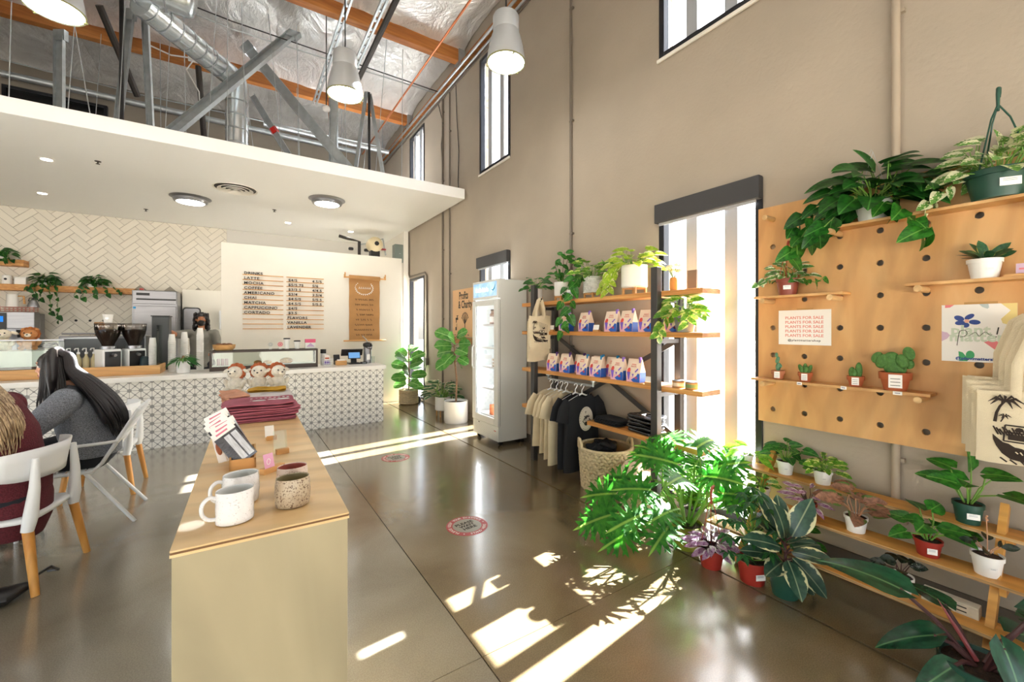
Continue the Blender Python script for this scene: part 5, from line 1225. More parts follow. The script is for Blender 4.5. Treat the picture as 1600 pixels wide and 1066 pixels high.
for i, (x, y, rz) in enumerate(((-.155, 2.92, -30), (.02, 2.90, -12), (.16, 2.86, 25))):
    plush('plush_cow', 'white plush cow with rusty curls on the far plinth, ' + ('left', 'middle', 'right')[i] + ' of three', tp(x, y, .06), '#efe9dc', '#b5623a', .88, PR + R(rz), 'side', 'plush cows')
folded('folded_blanket', 'cream folded blanket under the three plush cows', tp(0, 2.92, .0005), .44, .34, .058, mat('cream_blanket', '#e4d9c2', .95, var=.1, vscale=20), 90)

# ------------------------------------------------------------------ floor stickers
m_stred = mat('sticker_red', '#b8454a', .35); m_stgrey = mat('sticker_grey', '#a8a598', .35)
def sticker(lab, x, y):
    t = thing('floor_sticker', lab, 'sticker', (x, y, 0.0004), R(6), 'round floor stickers'); Rr, ri = .165, .115
    n = 48; mb = MB(); vs = []
    for i in range(n):
        a = 2 * pi * i / n; vs += [(Rr * cos(a), Rr * sin(a), 0), (ri * cos(a), ri * sin(a), 0), (Rr * cos(a), Rr * sin(a), .0012), (ri * cos(a), ri * sin(a), .0012)]
    fs = []
    for i in range(n):
        a, b = 4 * i, 4 * ((i + 1) % n); fs += [(a + 2, b + 2, b + 3, a + 3), (a, b, b + 2, a + 2)]
    mb.add(vs, fs); mb.build('ring', m_stred, t)
    MB().lathe([(.0005, .0012), (ri, .0012)], 48, cap0=False).build('disc', m_stgrey, t)
    for k, s_ in enumerate(('PLEASE', 'WAIT', 'HERE')): 
        text_mb(s_, .047, .0016, 0, 'CENTER', 1.1).build('lettering', m_ink, t, loc=(0, .030 - k * .044, .0018))
    let = MB()
    def arc(s_, a0, a1, rad, inward):
        for i, ch in enumerate(s_):
            if ch == ' ': continue
            a = a0 + (a1 - a0) * i / (len(s_) - 1); g = text_mb(ch, .034, .0008, 0, 'CENTER')
            rot = a - pi / 2 if not inward else a + pi / 2
            let.join(g, Matrix.Translation((rad * cos(a), rad * sin(a), .0018)) @ Matrix.Rotation(rot, 4, 'Z'))
    arc('PLEASE KEEP YOUR DISTANCE', R(208), R(8), .128, False); arc('STAND HERE', R(252), R(328), .150, True)
    for a in (228, 350): let.ell((.14 * cos(R(a)), .14 * sin(R(a)), .0016), .006, .006, .0006, 10, 4)
    let.build('ring_lettering', m_paper, t); return t
st = sticker('round red floor sticker in the middle of the walkway', 1.515, 2.985)
dup(st, (1.585, 5.03, .0004), R(6), 'round red floor sticker farther off beside the sunlit stripes')
# ------------------------------------------------------------------ drinks fridge
t = thing('drinks_fridge', 'tall white glass door drinks fridge with lit header sign', 'fridge', (2.87, 5.08, 0))
m_fr = mat('fridge_white', '#dfe1de', .35, bump=.03, bscale=20); m_frin = mat('fridge_liner', '#f4f6f7', .4)
FX0, FX1, FY0, FY1 = 2.895, 3.32, 4.73, 5.44
MB().box(FX0, FX1, FY0, FY0 + .035, .06, 2.235).build('side_wall', m_fr, t, world=True, bev=.004)
MB().box(FX0, FX1, FY1 - .035, FY1, .06, 2.235).build('side_wall', m_fr, t, world=True, bev=.004)
MB().box(FX1 - .03, FX1, FY0 + .0355, FY1 - .0355, .06, 2.2).build('back_wall', m_frin, t, world=True)
MB().box(FX0, FX1, FY0 + .0355, FY1 - .0355, 1.975, 2.235).build('header', m_fr, t, world=True)
MB().box(FX0 + .02, FX1 - .031, FY0 + .0355, FY1 - .0355, .06, .36).build('base_unit', m_fr, t, world=True)
MB().box(2.855, FX0 - .0005, FY0, FY1, 1.985, 2.237).build('sign_frame', m_fr, t, world=True, bev=.004)
def sgn():
    k = NT('lit_sign'); co = k.coord('Object', (1, 1, 1)); nz = k.n('TexNoise', Scale=5.0, Detail=2.0, Distortion=1.0); k.l(co, nz.inputs['Vector'])
    e = k.n('Emission', Strength=1.15); k.l(k.ramp(nz.outputs[0], [(.35, hexc('#9cc4e8')), (.6, hexc('#c4ddf2')), (.75, hexc('#e4effa'))]), e.inputs[0]); k.l(e.outputs[0], k.out.inputs[0]); return k.m
sg = MB().box(2.851, 2.8545, FY0 + .035, FY1 - .035, 2.015, 2.205).build('sign_panel', sgn(), t, world=True)
o = text_mb('Cold drinks', .084, .0025, .0004, 'CENTER', .92).build('lettering', emis('sign_white', '#ffffff', 2.2), sg); o.matrix_basis = TM((2.8505, 5.16, 2.085), FACE_WX)
MB().tube([(2.8505, 4.79, 2.17), (2.8505, 4.81, 2.12), (2.8505, 4.85, 2.09), (2.8505, 4.89, 2.10)], [.004, .012, .010, .002], 8, True, .3, (1, 0, 0)).build('swoosh', emis('sign_teal', '#3a96b4', 1.0), sg)
d = MB(); dx0, dx1 = 2.85, 2.888
d.box(dx0, dx1, FY0 - .005, FY0 + .10, .27, 1.965); d.box(dx0, dx1, FY1 - .095, FY1 + .005, .27, 1.965); d.box(dx0, dx1, FY0 + .1, FY1 - .095, .27, .36); d.box(dx0, dx1, FY0 + .1, FY1 - .095, 1.885, 1.965)
dr = d.build('door', m_fr, t, world=True, bev=.005)
MB().box(dx0 + .012, dx0 + .018, FY0 + .1, FY1 - .095, .36, 1.885).build('pane', thin_glass('fridge_glass', '#ffffff', .25), dr)
MB().box(dx1 + .0005, FX0 - .0005, FY0 + .01, FY1 - .01, .28, 1.955).build('gasket', m_dark, t, world=True) if 0 else None
g = MB(); g.box(dx1 + .0005, FX0 - .0005, FY0 + .004, FY0 + .03, .28, 1.955); g.box(dx1 + .0005, FX0 - .0005, FY1 - .03, FY1 - .004, .28, 1.955); g.build('gasket', m_dark, t, world=True)
MB().tube([(2.85, 5.40, 1.0), (2.825, 5.40, 1.03), (2.825, 5.40, 1.3), (2.85, 5.40, 1.33)], .010, 8).build('door_handle', m_fr, dr)
gr = MB().box(2.862, FX0 + .019, FY0 + .0005, FY1 - .0005, .065, .262).build('grille', m_fr, t, world=True, bev=.003)
for i in range(6): MB().box(2.855, 2.8615, FY0 + .03, FY1 - .05, .085 + i * .024, .098 + i * .024).build('slat', m_fr, gr)
MB().box(2.857, 2.8615, FY0 + .06, FY0 + .11, .19, .21).build('badge', mat('badge_red', '#c04a3a', .5), gr); MB().box(2.857, 2.8615, 5.25, 5.27, .238, .252).build('lock', m_dark, gr)
for y in (FY0 + .06, FY1 - .06):
    for x in (2.93, 3.27): MB().cyl((x, y - .015, .03), (x, y + .015, .03), .03, 12).build('caster', m_dark, t, world=True)
for z in (1.62, 1.30, 1.03, .73): 
    k = MB(); k.box(FX0 + .03, FX1 - .04, FY0 + .04, FY1 - .04, z - .006, z); k.box(FX0 + .022, FX0 + .03, FY0 + .04, FY1 - .04, z - .012, z + .012); k.build('wire_shelf', m_frin, t, world=True)
MB().box(FX0 + .01, FX0 + .022, FY1 - .06, FY1 - .045, .42, 1.95).build('light_strip', emis('fridge_led', '#f4f9ff', 45.0), t, world=True)
MB().box(FX0 + .01, FX0 + .022, FY0 + .045, FY0 + .06, .42, 1.95).build('light_strip', bpy.data.materials['fridge_led'], t, world=True)
for i, y in enumerate((5.14, 5.02, 4.90)):
    j = thing('fridge_jar', 'brown drink jar with white label, ' + ('left', 'middle', 'right')[i] + ' on the top fridge shelf', 'jar', (3.02, y, 1.6205), 0, 'jars on the top fridge shelf')
    MB().lathe([(.045, 0), (.047, .01), (.047, .15), (.03, .18), (.03, .20)], 18, cap1=True).build('jar', mat('brown_drink', '#8a6a58', .3) if i == 0 else bpy.data.materials['brown_drink'], j, smooth=True, ang=50)
    MB().lathe([(.0475, .04), (.0475, .12)], 18, cap0=False).build('label', m_paper, j); MB().lathe([(.033, .2005), (.033, .225)], 14, cap1=True).build('lid', m_dark, j)
for i, y in enumerate((5.02, 4.93)):
    j = thing('green_bottle', 'green necked bottle with white label, ' + ('left', 'right')[i] + ' on the second fridge shelf', 'bottle', (3.02, y, 1.3005), 0, 'green bottles in the fridge')
    MB().lathe([(.036, 0), (.036, .15), (.015, .20), (.015, .25)], 16, cap1=True).build('bottle', mat('green_glass', '#3f9a5a', .15) if i == 0 else bpy.data.materials['green_glass'], j, smooth=True, ang=50); MB().lathe([(.0365, .02), (.0365, .145)], 16, cap0=False).build('label', m_paper, j)
for i in range(3): 
    j = thing('boxed_sandwich', 'flat white food box, ' + ('bottom', 'middle', 'top')[i] + ' of the pile on the third fridge shelf', 'box', (3.03, 4.98, 1.0305 + i * .043), 0, 'food boxes in the fridge'); MB().box(-.07, .07, -.10, .10, 0, .036).build('box', m_paper, j, bev=.004); MB().box(-.0705, -.07, -.06, .06, .01, .024).build('label', m_kraft, j)
j = thing('pastry_tray', 'paper tray of pale buns on the fourth fridge shelf', 'tray', (3.03, 4.95, .7305)); MB().box(-.07, .07, -.09, .09, 0, .02).build('tray', m_paper, j)
for y in (-.045, .03): MB().ell((0, y, .04), .045, .035, .028).build('bun', m_kraft, j, smooth=True)
j = thing('orange_can', 'orange drink can at the bottom of the fridge', 'can', (2.97, 5.08, .3605)); MB().lathe([(.03, 0), (.036, .01), (.036, .14), (.028, .15)], 18, cap1=True).build('can', mat('can_orange', '#e2753c', .35, var=.4, vscale=30), j, smooth=True); MB().lathe([(.027, .1505), (.01, .152)], 14, cap0=False, cap1=True).build('lid', m_steel, j)
# poster on wall
t = thing('wall_poster', 'tan wall poster printed with a faucet and a tree beside the fridge', 'poster', (3.345, 6.75, 1.42))
MB().box(3.340, 3.347, 6.35, 7.17, 1.42, 2.28).build('sheet', mat('poster_tan', '#dcb184', .7), t, world=True); MB().box(3.338, 3.347, 6.35, 7.17, 1.30, 1.405).build('lower_strip', m_kraft, t, world=True)
for s_, y, z, sz in (('Profits', 6.72, 2.10, .19), ('& Charity', 6.66, 1.94, .19)):
    o = text_mb(s_, sz, .005, .0003, 'CENTER', .72).build('lettering', m_ink, t); o.matrix_parent_inverse = worldm(t).inverted(); o.matrix_basis = TM((3.3395, y, z), FACE_WX)
f = MB(); f.box(3.3385, 3.3398, 6.94, 7.04, 1.73, 1.77); f.box(3.3385, 3.3398, 7.0, 7.03, 1.68, 1.74); f.box(3.3385, 3.3398, 6.96, 6.985, 1.77, 1.80); f.box(3.3385, 3.3398, 6.93, 7.0, 1.80, 1.812); f.box(3.3385, 3.3398, 6.995, 7.05, 1.54, 1.60)
f.tube([(3.339, 6.99, 1.60), (3.339, 6.99, 1.66)], .004, 5); f.build('faucet_drawing', m_ink, t, world=True)
f = MB(); f.tube([(3.339, 6.66, 1.52), (3.339, 6.66, 1.72)], .007, 6)
for k in range(9):
    a = R(25 + k * 16); f.tube([(3.339, 6.66, 1.64 + .01 * (k % 3)), (3.339, 6.66 + .13 * cos(a), 1.70 + .14 * sin(a))], .0035, 4); f.ell((3.339, 6.66 + .135 * cos(a), 1.70 + .15 * sin(a)), .001, .014, .018, 6, 4)
f.build('tree_drawing', m_ink, t, world=True)
f = MB(); [f.box(3.3385, 3.3398, y, y + .07, 1.452, 1.462) for y in (6.50, 6.62, 6.74, 6.92, 7.03)]; f.build('small_print', m_ink, t, world=True)

# ------------------------------------------------------------------ retail shelf
t = rs = thing('retail_shelf', 'dark steel framed retail shelf with pine boards', 'shelf', (3.1, 3.2, 0))
for y in (2.27, 4.02):
    MB().box(2.925, 2.985, y, y + .065, 0, 2.09).build('post', m_shelfsteel, t, world=True, bev=.003); MB().box(3.24, 3.30, y, y + .065, 0, 1.84).build('post', m_shelfsteel, t, world=True, bev=.003)
    for z in (1.83, 1.48, 1.027, .565): MB().box(2.9855, 3.2395, y + .012, y + .053, z - .035, z).build('cross_bar', m_shelfsteel, t, world=True)
for p, q in (((3.27, 3.98, 1.46), (3.27, 2.34, .60)), ((3.285, 2.34, 1.46), (3.285, 3.98, .60))): MB().bar(p, q, .012, .045, up=(0, .5, 1)).build('cross_brace', m_shelfsteel, t, world=True)
SZ = [1.888, 1.54, 1.082, .625]
for z, y0, y1 in ((SZ[0], 1.90, 4.36), (SZ[1], 1.90, 4.36), (SZ[2], 1.90, 4.36), (SZ[3], 1.90, 3.18), (SZ[3], 4.0, 4.36)):
    MB().box(2.987, 3.235, y0, y1, z - .042, z).build('board', m_pine, t, world=True, bev=.003)
rail = MB().tube([(3.02, 3.86, 1.04), (3.02, 3.86, .985), (3.02, 3.12, .985), (3.02, 3.12, 1.04)], .013, 10).build('clothes_rail', m_galv, t, world=True)
MB().lathe([(.03, 0), (.03, .012)], 12, (3.02, 3.86, 1.027), cap1=True).build('flange', m_galv, t, world=True); MB().lathe([(.03, 0), (.03, .012)], 12, (3.02, 3.12, 1.027), cap1=True).build('flange', m_galv, t, world=True)
# coffee bags
m_bagc = mat('bag_cream', '#ecd9c4', .55); m_bagp = mat('bag_pink', '#eeb9c4', .55); m_bagb = mat('bag_blue', '#2c62c0', .5); m_bagv = mat('bag_purple', '#7a57c4', .5); m_bagr = mat('bag_red', '#e0504a', .5); m_tabv = mat('tab_violet', '#8f6fd0', .5); m_tabb = mat('tab_blue', '#2b83b8', .5); m_tabp = mat('tab_plum', '#5a3a86', .5)
def coffee_bag(loc, rz, lab, grp, tab, first):
    if first is not None:
        r = dup(first, loc, rz, lab, grp)
        for c in bpy.data.objects:
            if c.parent == r and c.name.startswith('tin_tie'): c.data = c.data.copy(); c.data.materials[0] = tab
        return r
    t = thing('coffee_bag', lab, 'bag', loc, rz, grp); w_, d_, h_ = .075, .042, .20
    def half(z): 
        k = z / h_; return (w_ * (.97 + .05 * sin(pi * min(1, k * 1.3))) if k < .8 else w_ * .98, d_ * (1.0 if k < .45 else max(.10, 1 - (k - .45) / .55 * .92)))
    b = MB(); zs = [0, .02, .05, .09, .13, .165, .2]; vs = []
    for z in zs:
        a, c = half(z); vs += [(-a, -c, z), (-a * .5, -c * 1.06, z), (0, -c * 1.08, z), (a * .5, -c * 1.06, z), (a, -c, z), (a, c, z), (-a, c, z)]
    b.v = [tuple(p) for p in vs]; n = 7
    for i in range(len(zs) - 1):
        for j in range(n):
            b.f.append((i * n + j, i * n + (j + 1) % n, (i + 1) * n + (j + 1) % n, (i + 1) * n + j)); b.m.append(1 if i < 2 and j < 4 else (2 if j in (4, 5) and i < 3 else 0))
    b.f.append(tuple(range(n))[::-1]); b.m.append(1); b.f.append(tuple(range((len(zs) - 1) * n, len(zs) * n))); b.m.append(0)
    b.build('bag', [m_bagc, m_bagp, m_bagb], t, smooth=False)
    def ov(pts, m, nm):
        mb = MB()
        vs = []
        for x, z in pts: vs.append((x, -half(z)[1] * 1.09 - .001, z))
        mb.add(vs, [tuple(range(len(vs)))]); mb.build(nm, m, t)
    circ = lambda cx, cz, rx, rz_, k=10: [(cx + rx * cos(2 * pi * i / k), cz + rz_ * sin(2 * pi * i / k)) for i in range(k)]
    ov([(.005, .002), (.074, .002), (.075, .075), (.055, .082), (.04, .06), (.02, .045), (-.02, .02)], m_bagb, 'blue_print'); ov(circ(-.045, .105, .018, .024), m_bagr, 'red_print'); ov([(-.065, .09), (-.025, .09), (-.04, .02), (-.05, .02)], m_bagv, 'cone_print')
    ov([(-.01, .075), (.012, .075), (.001, .045)], m_bagv, 'cone_print'); ov([(.02, .095), (.03, .088), (.055, .118), (.045, .125)], m_bagv, 'purple_print'); ov(circ(.035, .04, .014, .012), m_bagr, 'red_print')
    mb = MB()
    for k, (x0, x1, z) in enumerate(((-.025, .022, .158), (-.03, .028, .140))):
        n_ = 8; mb.tube([(x0 + (x1 - x0) * i / n_, -half(z)[1] * 1.09 - .002, z + (.006 if i % 2 else -.004)) for i in range(n_ + 1)], .0018, 4)
    mb.build('script_print', m_bagr, t)
    MB().box(.045, .062, -.013, .012, .165, .218).build('tin_tie', tab, t)
    return t
fb = None; ordn = ('leftmost', 'second', 'third', 'fourth', 'fifth', 'sixth', 'seventh', 'eighth')
for i, (y, rz) in enumerate(((3.60, -84), (3.28, -88), (2.90, -84), (2.70, -88), (2.48, -86), (2.12, -88))):
    r = coffee_bag((3.07, y, SZ[1] + .0005), R(rz), 'printed coffee bag with lilac tie on the second shelf, ' + ordn[i] + ' along it', 'coffee bags on the second shelf', m_tabv, fb); fb = fb or r
for i, (y, rz, tb) in enumerate(((3.80, -80, m_tabp), (3.57, -82, m_tabp), (3.29, -84, m_tabb), (3.09, -84, m_tabb), (2.80, -86, m_tabv), (2.60, -86, m_tabv))):
    coffee_bag((3.05, y, SZ[2] + .0005), R(rz), 'printed coffee bag in the front row of the third shelf, ' + ordn[i] + ' along it', 'coffee bags at the front of the third shelf', tb, fb)
for i, (y, tb) in enumerate(((3.70, m_tabp), (3.46, m_tabp), (3.18, m_tabb), (2.98, m_tabb), (2.70, m_tabv))):
    coffee_bag((3.165, y, SZ[2] + .0005), R(-86), 'printed coffee bag in the back row of the third shelf, ' + ordn[i] + ' along it', 'coffee bags at the back of the third shelf', tb, fb)
def price(lab, y, z, x=3.02, w_=.075, h_=.05):
    t = thing('price_card', lab, 'card', (x, y, z + .0005), R(-88)); MB().box(-w_ / 2, w_ / 2, -.012, .018, 0, .018).build('block', m_oak, t); MB().obox((0, 0, .018 + h_ / 2), (w_, .002, h_), (R(-12), 0, 0)).build('card', m_paper, t)
    for k in range(2): MB().obox((0, -.002 + .004 * k, .03 + .016 * k), (w_ * .7, .001, .004), (R(-12), 0, 0)).build('print', m_galv, t)
price('white price card at the left of the second shelf', 3.80, SZ[1]); price('white price card between coffee bags on the second shelf', 3.08, SZ[1]); price('white price card at right end of the third shelf', 2.40, SZ[2], 3.0, .10, .05)
for i, y in enumerate((2.16, 2.04)):
    t = thing('round_tin', 'low round tin with wrapped label, ' + ('left', 'right')[i] + ' on the third shelf by the window', 'tin', (3.06, y, SZ[2] + .0005), 0, 'round tins by the window'); MB().lathe([(.048, 0), (.05, .004), (.05, .05), (.046, .054)], 22, cap1=True).build('tin', m_kraft, t, smooth=True, ang=40); MB().lathe([(.0505, .012), (.0505, .04)], 22, cap0=False).build('label', mat('tin_label' + str(i), ('#e6d3b8', '#6f8f58')[i], .6), t); MB().lathe([(.051, .0545), (.051, .062)], 22, cap1=True).build('lid', m_steel, t)
t = thing('small_book', 'small white and red booklet leaning between the shelf plants', 'book', (3.03, 3.52, SZ[0] + .001), R(-82)); MB().obox((0, .02, .058), (.10, .008, .115), (R(-20), 0, 0)).build('booklet', m_paper, t); MB().obox((0, .003, .02), (.09, .002, .02), (R(-20), 0, 0)).build('red_band', m_bagr, t); MB().obox((0, .012, .07), (.07, .002, .03), (R(-20), 0, 0)).build('print', m_galv, t)
t = thing('wooden_plaque', 'brown upright plaque on the top shelf before the window', 'plaque', (3.10, 2.06, SZ[0] + .0005), R(-86)); MB().box(-.04, .04, -.008, .008, 0, .16).build('plaque', mat('plaque_brown', '#7d6a58', .6), t); MB().box(-.045, .045, -.02, .02, 0, .012).build('foot', m_oak, t)
t = thing('flower_vase', 'small orange vase of pale flowers on the top shelf by the window', 'vase', (3.05, 2.20, SZ[0] + .0005)); MB().lathe([(.028, 0), (.032, .02), (.032, .09), (.025, .11)], 18).build('vase', mat('vase_orange', '#d08a3c', .5), t, smooth=True)
k = MB(); fl_ = MB()
for i in range(12): a = i * 2.4; p = (.05 * cos(a), .05 * sin(a), .17 + .05 * ((i * 7) % 5) / 5); k.tube([(0, 0, .10), p], .0025, 4); fl_.ell(p, .02, .02, .014, 8, 5)
k.build('stems', mat('stem_green', '#6f8f3c', .6), t); fl_.build('flowers', mat('flower_cream', '#f6edc8', .7), t, kind='stuff')
# hanging tees
def tee(lab, y, m, sc=1.0, cx=3.0, zr=.945, print_=False, grp=None, seed=0, sway=0.0):
    t = thing('hanging_tee', lab, 't-shirt', (cx, y, zr), R(sway), grp); r_ = random.Random(seed)
    MB().tube([(0, 0, -.055), (0, 0, -.02), (.018, 0, .0), (.030, 0, .022), (.018, 0, .040), (-.005, 0, .040), (-.016, 0, .022)], .0045, 6).build('hanger_hook', m_plastw, t, smooth=True); MB().tube([(-.19, 0, -.125), (0, 0, -.055), (.19, 0, -.125)], .009, 8).build('hanger', m_plastw, t)
    b = MB(); nx_, nz_ = 16, 14; vs = []
    for side in (-1, 1):
        for j in range(nz_ + 1):
            f = j / nz_; 
            for i in range(nx_ + 1):
                u = i / nx_ * 2 - 1; wd = .225 + .02 * f; x = wd * u; sh = .085 * abs(u) ** 1.3; neck_ = .045 * max(0, 1 - abs(u) / .36) if side < 0 else .015 * max(0, 1 - abs(u) / .36)
                z = -.045 - (sh + neck_) * (1 - f) ** 2 - .80 * f * sc
                dpt = (.020 + .010 * f) * sqrt(max(0, 1 - u * u)) + .004; vs.append((x, side * dpt + .012 * sin(u * 7 + f * 2.2 + seed) * f, z))
    n = (nx_ + 1) * (nz_ + 1)
    for s_ in (0, 1):
        for j in range(nz_):
            for i in range(nx_):
                a = s_ * n + j * (nx_ + 1) + i; b.f.append((a, a + 1, a + nx_ + 2, a + nx_ + 1) if s_ == 0 else (a, a + nx_ + 1, a + nx_ + 2, a + 1)); b.m.append(0)
    b.v = vs
    for j in range(nz_): 
        a = j * (nx_ + 1); b.f += [(a, a + nx_ + 1, n + a + nx_ + 1, n + a), (a + nx_, n + a + nx_, n + a + 2 * nx_ + 1, a + 2 * nx_ + 1)]; b.m += [0, 0]
    b.build('shirt_body', m, t, smooth=True, ang=70)
    for q in (-1, 1): MB().tube([(q * .19, 0, -.115), (q * .245, -.005, -.20), (q * .275, -.01, -.33)], [.055, .075, .085], 14, True, .28, (0, 1, 0)).build('sleeve', m, t, smooth=True, ang=60)
    MB().tube([(.075 * cos(a), -.024 - .004 * sin(a), -.052 - .045 * abs(sin(a))) for a in [pi * i / 10 for i in range(11)]], .006, 6).build('collar', m, t, smooth=True)
    if print_:
        dc = MB(); n_ = 36; dc.add([(.095 * cos(2 * pi * i / n_) + .01, -.052 - .002, -.31 + .125 * sin(2 * pi * i / n_)) for i in range(n_)], [tuple(range(n_))]); dc.build('printed_oval', mat('tee_print_cream', '#cfc9bb', .8), t)
        ar = MB(); rr = random.Random(9)
        for i in range(26): 
            a, r0 = rr.uniform(0, 6.3), rr.uniform(.005, .05); ar.ell((.01 + r0 * cos(a), -.0555, -.295 + r0 * sin(a) * 1.2), rr.uniform(.003, .010), .0008, rr.uniform(.003, .010), 7, 4)
        ar.ell((.01, -.0555, -.36), .028, .0008, .022, 12, 5); ar.tube([(-.04, -.0555, -.33), (-.02, -.0555, -.35), (0, -.0555, -.36)], .004, 5); ar.tube([(.055, -.0555, -.36), (.065, -.0555, -.33), (.05, -.0555, -.31)], .005, 5); ar.build('printed_drawing', m_ink, t)
        lt = MB()
        for i in range(18): a = R(200 - i * 13 if i < 10 else 240 + (i - 10) * 10); lt.ell((.01 + .085 * cos(a), -.0555, -.31 + .112 * sin(a)), .004, .0008, .004, 5, 4)
        lt.build('printed_border', m_ink, t)
    return t
m_teec = mat('cream_tee', '#d5c7a8', .9, var=.08, vscale=7); m_teek = mat('black_tee', '#14161c', .9)
tee('black tee with a cream oval print at the front of the clothes rail', 3.27, m_teek, 1.0, print_=True, seed=1)
tee('plain black tee right behind the printed black one', 3.36, m_teek, .98, seed=2, grp=None, cx=2.99)
for i, y in enumerate((3.50, 3.58, 3.66, 3.76)): tee('cream tee on the clothes rail, ' + ('first', 'second', 'third', 'fourth')[i] + ' behind the black tees', y, m_teec, .98 - .06 * i, cx=2.975, seed=3 + i, grp='cream tees on the rail', sway=(i % 3 - 1) * 3)
# baskets
m_rope = mat('woven_rope', '#d9c9a8', .9, var=.15, vscale=30, bump=.6, bscale=140)
def woven(lab, loc, r0, r1, h, rows, cols, hand_=True, m=m_rope):
    t = thing('woven_basket', lab, 'basket', loc); k = MB()
    for j in range(rows):
        z = (j + .5) / rows * h; r_ = r0 + (r1 - r0) * z / h
        for i in range(cols):
            a = 2 * pi * (i + .5 * (j % 2)) / cols; tl = .55 if i % 2 else -.55; g = MB().ell((0, 0, 0), r_ * pi / cols * 1.25, .016, h / rows * .62, 7, 5)
            M = Matrix.Translation((r_ * cos(a), r_ * sin(a), z)) @ Matrix.Rotation(a + pi / 2, 4, 'Z') @ Matrix.Rotation(tl, 4, 'Y'); k.join(g, M)
    k.build('weave', m, t, smooth=True, kind='stuff'); MB().lathe([(r0 - .01, .004), (r0 - .006, .01), (r1 - .008, h), (r1 - .016, h), (r0 - .02, .012), (.001, .012)], 36).build('lining', mat('basket_lining', '#b8a784', .95) if 'basket_lining' not in bpy.data.materials else bpy.data.materials['basket_lining'], t, smooth=True)
    MB().tube([(r1 * cos(a), r1 * sin(a), h) for a in [2 * pi * i / 32 for i in range(33)]], .016, 8).build('rim', m, t, smooth=True)
    if hand_:
        for a0 in (R(150), R(-30)): MB().tube([((r1 + .005) * cos(a0 + d), (r1 + .005) * sin(a0 + d), h + hh) for d, hh in ((-.3, -.02), (-.25, .04), (-.1, .075), (.1, .075), (.25, .04), (.3, -.02))], .015, 8).build('handle', m, t, smooth=True)
    return t
woven('large woven cream basket holding black garments on the floor', (3.045, 2.98, 0), .225, .255, .40, 13, 34)
woven('smaller woven basket with cream cushions beside the large one', (2.98, 2.52, 0), .14, .16, .26, 9, 26)
for i, (x, y, z) in enumerate(((2.98, 3.03, .33), (3.08, 2.97, .36), (3.12, 3.06, .34))): folded('bundled_garment', 'black bundled garment in the large basket, ' + ('left', 'middle', 'right')[i], (x, y, z), .19, .16, .08, m_teek, 100 + i, R(i * 40), 'black garments in the basket', lumps=.02)
for i, (x, y, z) in enumerate(((2.97, 2.50, .20), (3.0, 2.60, .24))): folded('cream_cushion', 'pale cream cushion stuffed in the small basket, ' + ('front', 'rear'[:4])[i] + ' one', (x, y, z), .20, .17, .10, mat('cushion_cream', '#e6d5c2', .95) if i == 0 else bpy.data.materials['cushion_cream'], 110 + i, R(i * 30), 'cushions in the small basket', fold=False)
m_poly = mat('black_polybag', '#15171c', .22, bump=.5, bscale=24, coat=.6)
for i in range(2): folded('folded_black_tee', 'flat black folded tee on the low shelf, ' + ('lower', 'upper')[i] + ' one', (3.10, 2.95 - .02 * i, SZ[3] + .0005 + i * .031), .20, .34, .030, m_teek, 120 + i, R(0), 'black tees on the low shelf')
for i in range(5): folded('bagged_black_tee', 'black tee in glossy plastic on the low shelf, ' + ('lowest', 'second', 'third', 'fourth', 'topmost')[i] + ' of the tall pile', (3.10, 2.52 + .012 * (i % 2), SZ[3] + .0005 + i * .033), .22, .30, .034, m_poly, 130 + i, R((i % 3 - 1) * 4), 'bagged black tees', lumps=.010, fold=False)
# tote bags
def tote(lab, loc, rz, W_, H_, grp, strap_h, art=None, seed=0, sag=.02, side=.0):
    t = thing('tote_bag', lab, 'tote bag', loc, rz, grp); b = MB(); nx_, nz_ = 10, 12; vs = []
    for s_ in (-1, 1):
        for j in range(nz_ + 1):
            for i in range(nx_ + 1):
                u, f = i / nx_ * 2 - 1, j / nz_; vs.append((W_ / 2 * u * (1 + .02 * f), s_ * (.004 + .007 * sqrt(max(0, 1 - u * u)) * (.4 + f)) + sag * .25 * sin(3 * u + seed) * f, -H_ * f + .006 * sin(u * 3 + seed)))
    n = (nx_ + 1) * (nz_ + 1); b.v = vs
    for s_ in (0, 1):
        for j in range(nz_):
            for i in range(nx_): a = s_ * n + j * (nx_ + 1) + i; b.f.append((a, a + nx_ + 1, a + nx_ + 2, a + 1) if s_ == 0 else (a, a + 1, a + nx_ + 2, a + nx_ + 1))
    for j in range(nz_): a = j * (nx_ + 1); b.f += [(a, n + a, n + a + nx_ + 1, a + nx_ + 1), (a + nx_, a + 2 * nx_ + 1, n + a + 2 * nx_ + 1, n + a + nx_)]
    b.f += [(nz_ * (nx_ + 1) + i, n + nz_ * (nx_ + 1) + i, n + nz_ * (nx_ + 1) + i + 1, nz_ * (nx_ + 1) + i + 1) for i in range(nx_)]; b.m = [0] * len(b.f); b.build('bag', m_tote, t, smooth=True, ang=60)
    MB().box(-W_ / 2, W_ / 2, -.0075, -.0045, -.035, -.030).build('hem', m_tote, t)
    for s_ in (-1, 1): MB().tube([(-W_ * .20, s_ * .009, -.03), (-W_ * .19, s_ * .012, strap_h * .4), (-W_ * .07, s_ * .012, strap_h * .92), (0, s_ * .010, strap_h), (W_ * .07, s_ * .012, strap_h * .92), (W_ * .19, s_ * .012, strap_h * .4), (W_ * .20, s_ * .009, -.03)], .017, 8, True, .16, (0, 1, 0)).build('strap', m_tote, t, smooth=True)
    if art: art(t, W_, H_)
    return t
